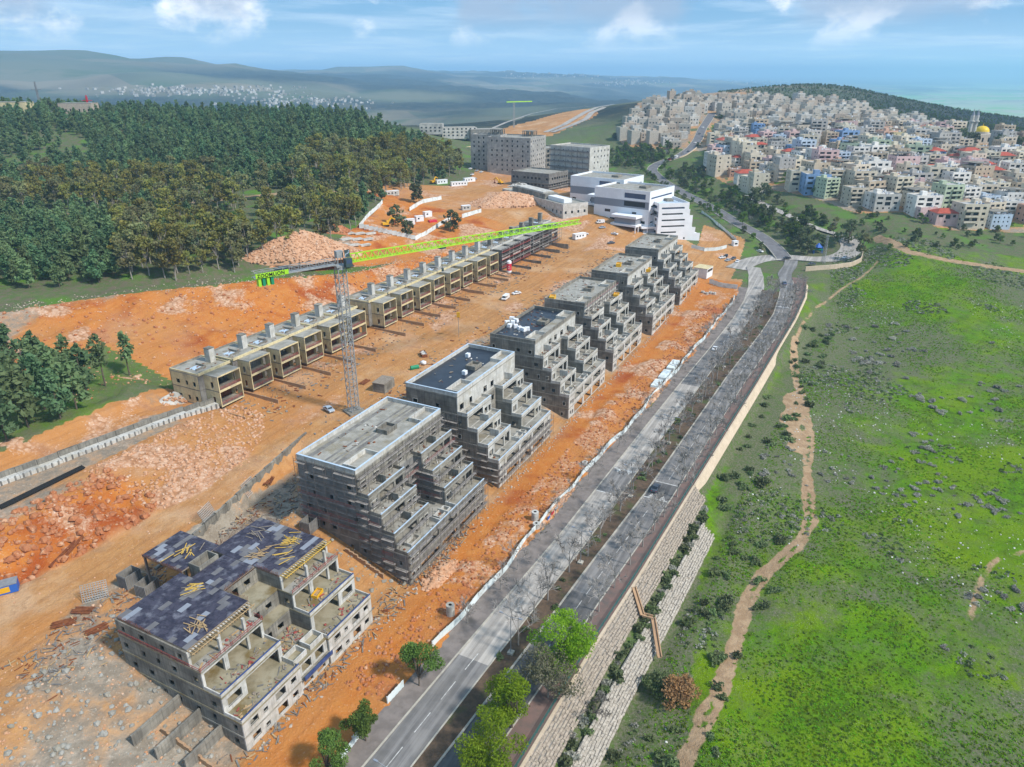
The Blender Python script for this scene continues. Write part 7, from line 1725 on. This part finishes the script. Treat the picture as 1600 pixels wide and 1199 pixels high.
# steel formwork: ribbed panels and boxes
def formwork(x, y, lab, kind, rz, z=None):
    X, Y, Z = hit(x, y); t = thing('formwork', lab, 'formwork', (X, Y, Z+(z or 0)), rz)
    if kind == 'box':
        for a in ((-1.8, 1.8, -1.4, -1.3), (-1.8, 1.8, 1.3, 1.4), (-1.8, -1.7, -1.3, 1.3), (1.7, 1.8, -1.3, 1.3)):
            MB().box(*a, 0, 3.2).build('panel', 'concrete_dark', t)
        mb = MB()
        for k in range(8): mb.bar((-1.8+k*.51, -1.43, 0), (-1.8+k*.51, -1.43, 3.25), .07); mb.bar((-1.85, -1.4+k*.4, 3.2), (-1.85, -1.4+k*.4, 0), .07)
        mb.build('ribs', 'steel_grey', t)
    else:
        for k in range(11): MB().bar((-2.4+k*.48, 0, 0), (-2.4+k*.48, 1.5, 3.4), .10).build('rib', 'steel_grey', t)
        for k in range(9): MB().bar((-2.45, k*.187, k*.425), (2.45, k*.187, k*.425), .08).build('waler', 'concrete_pale', t)
formwork(150, 938, 'leaning steel formwork grid at the rear corner of the near block', 'grid', ROT-math.pi/2+.9); formwork(205, 912, 'steel formwork box beside the leaning grid, larger of two', 'box', ROT); formwork(232, 925, 'steel formwork box next to the near block, smaller of two', 'box', ROT+.1, -.4)
formwork(330, 812, 'steel formwork grid leaning on the pit wall, nearest the dark deck', 'grid', ROT+.3); formwork(395, 770, 'steel formwork grid leaning on the pit wall beside the scaffolded block', 'grid', ROT+.25); formwork(485, 828, 'open steel formwork box between the two nearest blocks', 'box', ROT+.05)
for i, (x, y, lab) in enumerate(((130,955,'rusty stack of steel mesh beside the leaning grid'),(100,975,'rusty bar bundle on the haul road edge'),(152,985,'rusty bar bundle at the foot of the near block'),(570,598,'rusty mesh stack behind the grey shed'),(420,752,'rusty mesh pile below the pit wall'))):
    X, Y, Z = hit(x, y); t = thing('rebar_stack', lab, 'rebar', (X, Y, Z), .4*i); g = random.Random(i)
    for k in range(14): mb = MB(); mb.bar((-2+g.uniform(-.3, .3), -1+k*.15, .1+.35*g.random()), (2+g.uniform(-.3, .3), -1+k*.15+g.uniform(-.1, .1), .1+.35*g.random()), .12); mb.build('bar', 'rust', t)
for i, (a, b) in enumerate((((78,888),(118,848)), ((95,880),(130,840)))):
    p, q = hit(*a), hit(*b); t = thing('steel_beam', ('rusty beam lying below the orange cliff, lower of two', 'rusty beam lying below the orange cliff, upper of two')[i], 'beam', p); mb = MB(); d_ = [q[k]-p[k] for k in range(3)]; mb.bar((0,0,.3), (d_[0], d_[1], d_[2]+.4), .5, .35); mb.build('flange', 'rust', t); mb = MB(); mb.bar((0,0,.55), (d_[0], d_[1], d_[2]+.65), .2, .3); mb.build('web', 'rust', t)
# sheets stacked along the hoarding
for i, (s, w, lab) in enumerate(((186, 7, 'grey sheet stack leaning along the hoarding, nearest'), (195, 9, 'pale sheet stack along the hoarding, middle one'), (206, 10, 'pale sheet stack along the hoarding, farthest'))):
    P = RW(s, float(FENCE(s))-2.4, .3); t = thing('sheet_stack', lab, 'stack', P, ROT, 'sheet stacks along the hoarding')
    for k in range(4): MB().box(.15*k, w+.1*k, -1.6+.05*k, 1.5, k*.28, k*.28+.24).build('sheet', 'white_fence', t)
# low stone yard walls in front of the two nearest blocks
for i, (a, b, lab) in enumerate(((((508,870)), (535,918), 'tan low wall between the near block and the scaffolded block'), ((540,862), (600,905), 'tan low wall at the foot of the scaffolded block'), ((255,1145), (335,1205), 'tan broken low wall at the bottom left of the near block'))):
    p, q = hit(*a), hit(*b); L_ = math.hypot(q[0]-p[0], q[1]-p[1]); t = thing('yard_wall', lab, 'wall', p, math.atan2(q[1]-p[1], q[0]-p[0]), 'low tan yard walls')
    n = max(2, int(L_/1.2))
    for k in range(n): MB().box(k*L_/n, (k+1)*L_/n-.03, -.2, .2, -1.2+(q[2]-p[2])*k/n, 1.1+(q[2]-p[2])*k/n+rs.uniform(-.12, .12)).build('block', 'tan_wall', t)
# playground, pylon, masts and buildings on the left skyline
X, Y, Z = hit(1277, 396); t = thing('playground_frame', 'blue and green play frame beside the junction', 'play frame', (X, Y, Z)); MB().box(-3, 3, -1, 1, 2.2, 2.6).build('platform', 'plastic_green', t); mb = MB(); mb.cyl((0,0,4), (0,0,6.5), 2.6, 6, .2); mb.build('canopy', 'plastic_blue', t)
for a in ((-2.6,-.8),(2.6,-.8),(2.6,.8),(-2.6,.8)): MB().bar((*a, 0), (*a, 4.4), .3).build('post', 'plastic_blue', t)
X, Y, Z = hit(1286, 412); t = thing('lattice_pole', 'grey lattice mast rising beside the side road', 'mast', (X, Y, Z)); mb = MB()
for a, b in ((-1,-1),(1,-1),(1,1),(-1,1)): mb.bar((a*.9, b*.9, -.5), (a*.35, b*.35, 17), .16)
for k in range(9):
    q = .9-.55*k/9; mb.bar((-q, -q, k*1.9), (q, -q, k*1.9+1.9), .09); mb.bar((q, q, k*1.9), (-q, q, k*1.9+1.9), .09); mb.bar((-q, q, k*1.9), (-q, -q, k*1.9+1.9), .09); mb.bar((q, -q, k*1.9), (q, q, k*1.9+1.9), .09)
mb.build('lattice', 'steel_grey', t); MB().box(-1.2, 1.2, -.1, .1, 16, 16.3).build('crossarm', 'steel_grey', t)
for i, (x, y, w, h, m, lab) in enumerate(((18,188,40,12,'cream','cream flat building on the left skyline above the pines'),(125,176,30,14,'limestone','tan square building on the left skyline beside the pines'),(70,182,22,6,'concrete_pale','low pale wall building between the two skyline buildings'))):
    X, Y, Z = pixt(x, y, 680); Z = gz(X, Y); t = boxy('skyline_building', lab, 'building', (X, Y, Z), (w, 16, h), .1, m, 'slab_top', tuple((-w/2+2+k*4, -w/2+3.2+k*4, h*.5, h*.5+2) for k in range(int(w/4.2))))
for i, (x, y, h, m, lab) in enumerate(((66,178,30,'steel_grey','thin grey antenna mast on the left skyline'),(140,176,20,'red','red crane-like mast on the left skyline behind the tan building'))):
    X, Y, Z = pixt(x, y, 700); Z = gz(X, Y); t = thing('antenna_mast', lab, 'mast', (X, Y, Z)); mb = MB()
    for a, b in ((-1,-1),(1,-1),(1,1),(-1,1)): mb.bar((a, b, 0), (a*.3, b*.3, h), .35)
    for k in range(7): mb.bar((-.8, -.8, k*h/7), (.8, -.8, (k+1)*h/7), .22); mb.bar((.8, .8, k*h/7), (-.8, .8, (k+1)*h/7), .22)
    mb.build('lattice', m, t); MB().box(-5, 5, -.3, .3, h*.75, h*.75+.5).build('arm', m, t)
# curved stone wall below the junction
cwl = thing('curved_wall', 'curved tan stone wall below the side road junction', 'wall'); P = resample([hit(1258, 424), hit(1300, 421), hit(1330, 417), hit(1345, 410), hit(1347, 400)], 3)
for i in range(len(P)-1):
    a, b = P[i], P[i+1]; mb = MB(); mb.bar((a[0], a[1], a[2]+.6), (b[0], b[1], b[2]+.6), .6, 4.2); mb.build('wall_panel', 'cream_wall', cwl)
br = thing('retaining_wall', 'stone retaining wall under the uphill street beside the valley', 'wall'); Q = offs(valley_road, 5.4); n_v = len(Q)
for i in range(int(n_v*.60), int(n_v*.78)): a, b = Q[i], Q[i+1]; mb = MB(); mb.bar((a[0], a[1], a[2]-1.6), (b[0], b[1], b[2]-1.6), .6, 5.0); mb.build('wall_panel', 'cream_wall', br)
# ------------------------------------------------------------------ loose stones and litter
def scatter_rocks(name, lab, fn, n, m, smin, smax, seed):
    g = random.Random(seed); mb = MB(); k = 0; tries = 0
    while k < n and tries < n*20:
        tries += 1; q = fn(g)
        if q is None: continue
        X, Y = q; r = smin+(smax-smin)*g.random()**2.5; mb.rock((X, Y, gz(X, Y)+r*.15), r, g); k += 1
    tag(mb.build(name, m), lab, 'stones', kind='stuff')
def srf(s0, s1, r0, r1): 
    def f(g): return wsr(g.uniform(s0, s1), g.uniform(r0, r1))
    return f
scatter_rocks('rubble', 'orange and pale stones on the rubble slope beside the haul road', lambda g: (lambda s: wsr(s, g.uniform(-88, float(np.interp(s, [34, 47, 63, 75, 84], [-63, -60, -60.5, -67, -76])))))(g.uniform(34, 84)), 1700, 'rock_orange', .1, .7, 1)
scatter_rocks('rubble', 'red earth clods and stones along the hoarding', lambda g: (lambda s: wsr(s, float(FENCE(s))-g.uniform(1, 11)))(g.uniform(20, 300)), 3000, 'rock_red', .12, .6, 2)
scatter_rocks('rubble', 'white building debris at the foot of the terraced blocks', lambda g: wsr(g.uniform(0, 340), g.gauss(1.8, 1.1)), 1300, 'limestone', .08, .4, 3)
scatter_rocks('rubble', 'loose stones over the orange cut slope', lambda g: (lambda s: wsr(s, g.uniform(float(CUT_T(s))-4, float(CUT_B(s)))))(g.uniform(20, 300)), 2400, 'rock_orange', .12, .6, 4)
scatter_rocks('rubble', 'large broken blocks on the orange cliff at the picture edge', lambda g: (lambda s: wsr(s, g.uniform(-85, float(np.interp(s, [-20, 2, 12, 34], [-72, -70, -66, -63])))))(g.uniform(-15, 38)), 900, 'rock_red', .2, 1.3, 21)
scatter_rocks('rubble', 'boulders and clods over the steep orange cut behind the houses', lambda g: (lambda s: wsr(s, g.uniform(float(CUT_T(s)), float(CUT_B(s)))))(g.uniform(60, 320)), 1500, 'rock_red', .15, .9, 22)
scatter_rocks('rubble', 'pale stones along the top edge of the cut below the wood', lambda g: (lambda s: wsr(s, float(CUT_T(s))+g.gauss(-4, 4)))(g.uniform(20, 240)), 900, 'limestone', .12, .45, 5)
scatter_rocks('rubble', 'mixed rubble round the near unfinished block', srf(-25, 40, -48, -2), 1500, 'rock_orange', .08, .38, 6)
scatter_rocks('rubble', 'pale stones scattered on the haul road sides and house pad', srf(0, 330, -84, -40), 1800, 'rock_orange', .08, .4, 9)
scatter_rocks('field_stones', 'white limestone outcrops and stones in the meadow', lambda g: (lambda h: h if fb1(h[0], h[1], 30, 3, 120) > .06 and tosr(*h)[1] > RAIL(np.clip(tosr(*h)[0], -60, 389))+12.5 and math.hypot(*h) < 480 else None)((g.uniform(-10, 270), g.uniform(70, 420))), 3600, 'rock_white', .06, .38, 7)
scatter_rocks('rubble', 'grey broken concrete lying around the near unfinished block', lambda g: wsr(g.uniform(-24, 8), g.uniform(-42, -4)) if g.random() < .7 else wsr(g.uniform(36, 52), g.uniform(-34, -1)), 900, 'slab_top', .12, .75, 31)
g = random.Random(12); mb = MB()
for k in range(1500):
    X, Y = wsr(g.uniform(-12, 78), g.choice((g.uniform(-48, -32), g.uniform(-3, 3.2), g.uniform(-48, -36)))); s, r = tosr(X, Y)
    if -33 < r < -.5 and -1 < s < 38: continue
    mb.obox((X, Y, gz(X, Y)+.15), (g.uniform(.4, 2.2), g.uniform(.08, .3), g.uniform(.05, .2)), g.uniform(0, 3.14), g.gauss(0, .12), g.randrange(5))
for k in range(1700):
    X, Y = wsr(g.uniform(80, 340), g.choice((g.gauss(-46, 5), g.gauss(-80, 5), g.gauss(-43, 4)))); q = g.uniform(.3, 1.8)
    mb.obox((X, Y, gz(X, Y)+.12), (q, g.uniform(.1, .7), g.uniform(.06, .35)), g.uniform(0, 3.14), g.gauss(0, .08), g.randrange(5))
tag(mb.build('litter', ['timber_grey', 'timber', 'concrete_dark', 'rust', 'scaffold_tube']), 'timber and steel litter strewn around the near blocks', 'litter', kind='stuff')
# far towns and white villages in the hills
def village(lab, x, y, t0, wx, wy, n, seed):
    g = random.Random(seed); mb = MB()
    for k in range(n):
        px, py = g.gauss(x, wx), g.gauss(y, wy); u = (px-800)/FPX; X, Y, Z = hit(px, py)
        q = math.hypot(X, Y); sz = max(8, q*.0016)*g.uniform(.5, 1.5); mb.obox((X, Y, Z+sz*.3), (sz, sz, sz*.8), g.uniform(0, 1.5), 0, g.randrange(2))
    tag(mb.build('distant_town', ['slab_top', 'concrete_pale']), lab, 'town', kind='stuff')
village('pale distant town on the hill behind the wood', 310, 143, 3000, 70, 4, 300, 1); village('white distant village on the low hill above the ridge roads', 985, 130, 8000, 26, 2.5, 120, 2); village('white distant town strung along the plain over the town crest', 1200, 128, 14000, 34, 1.6, 110, 3); village('scattered white houses on the far hill in the middle', 870, 118, 8000, 50, 3, 80, 4); village('pale town in the valley left of the ridge roads', 470, 160, 2600, 60, 5, 160, 5)
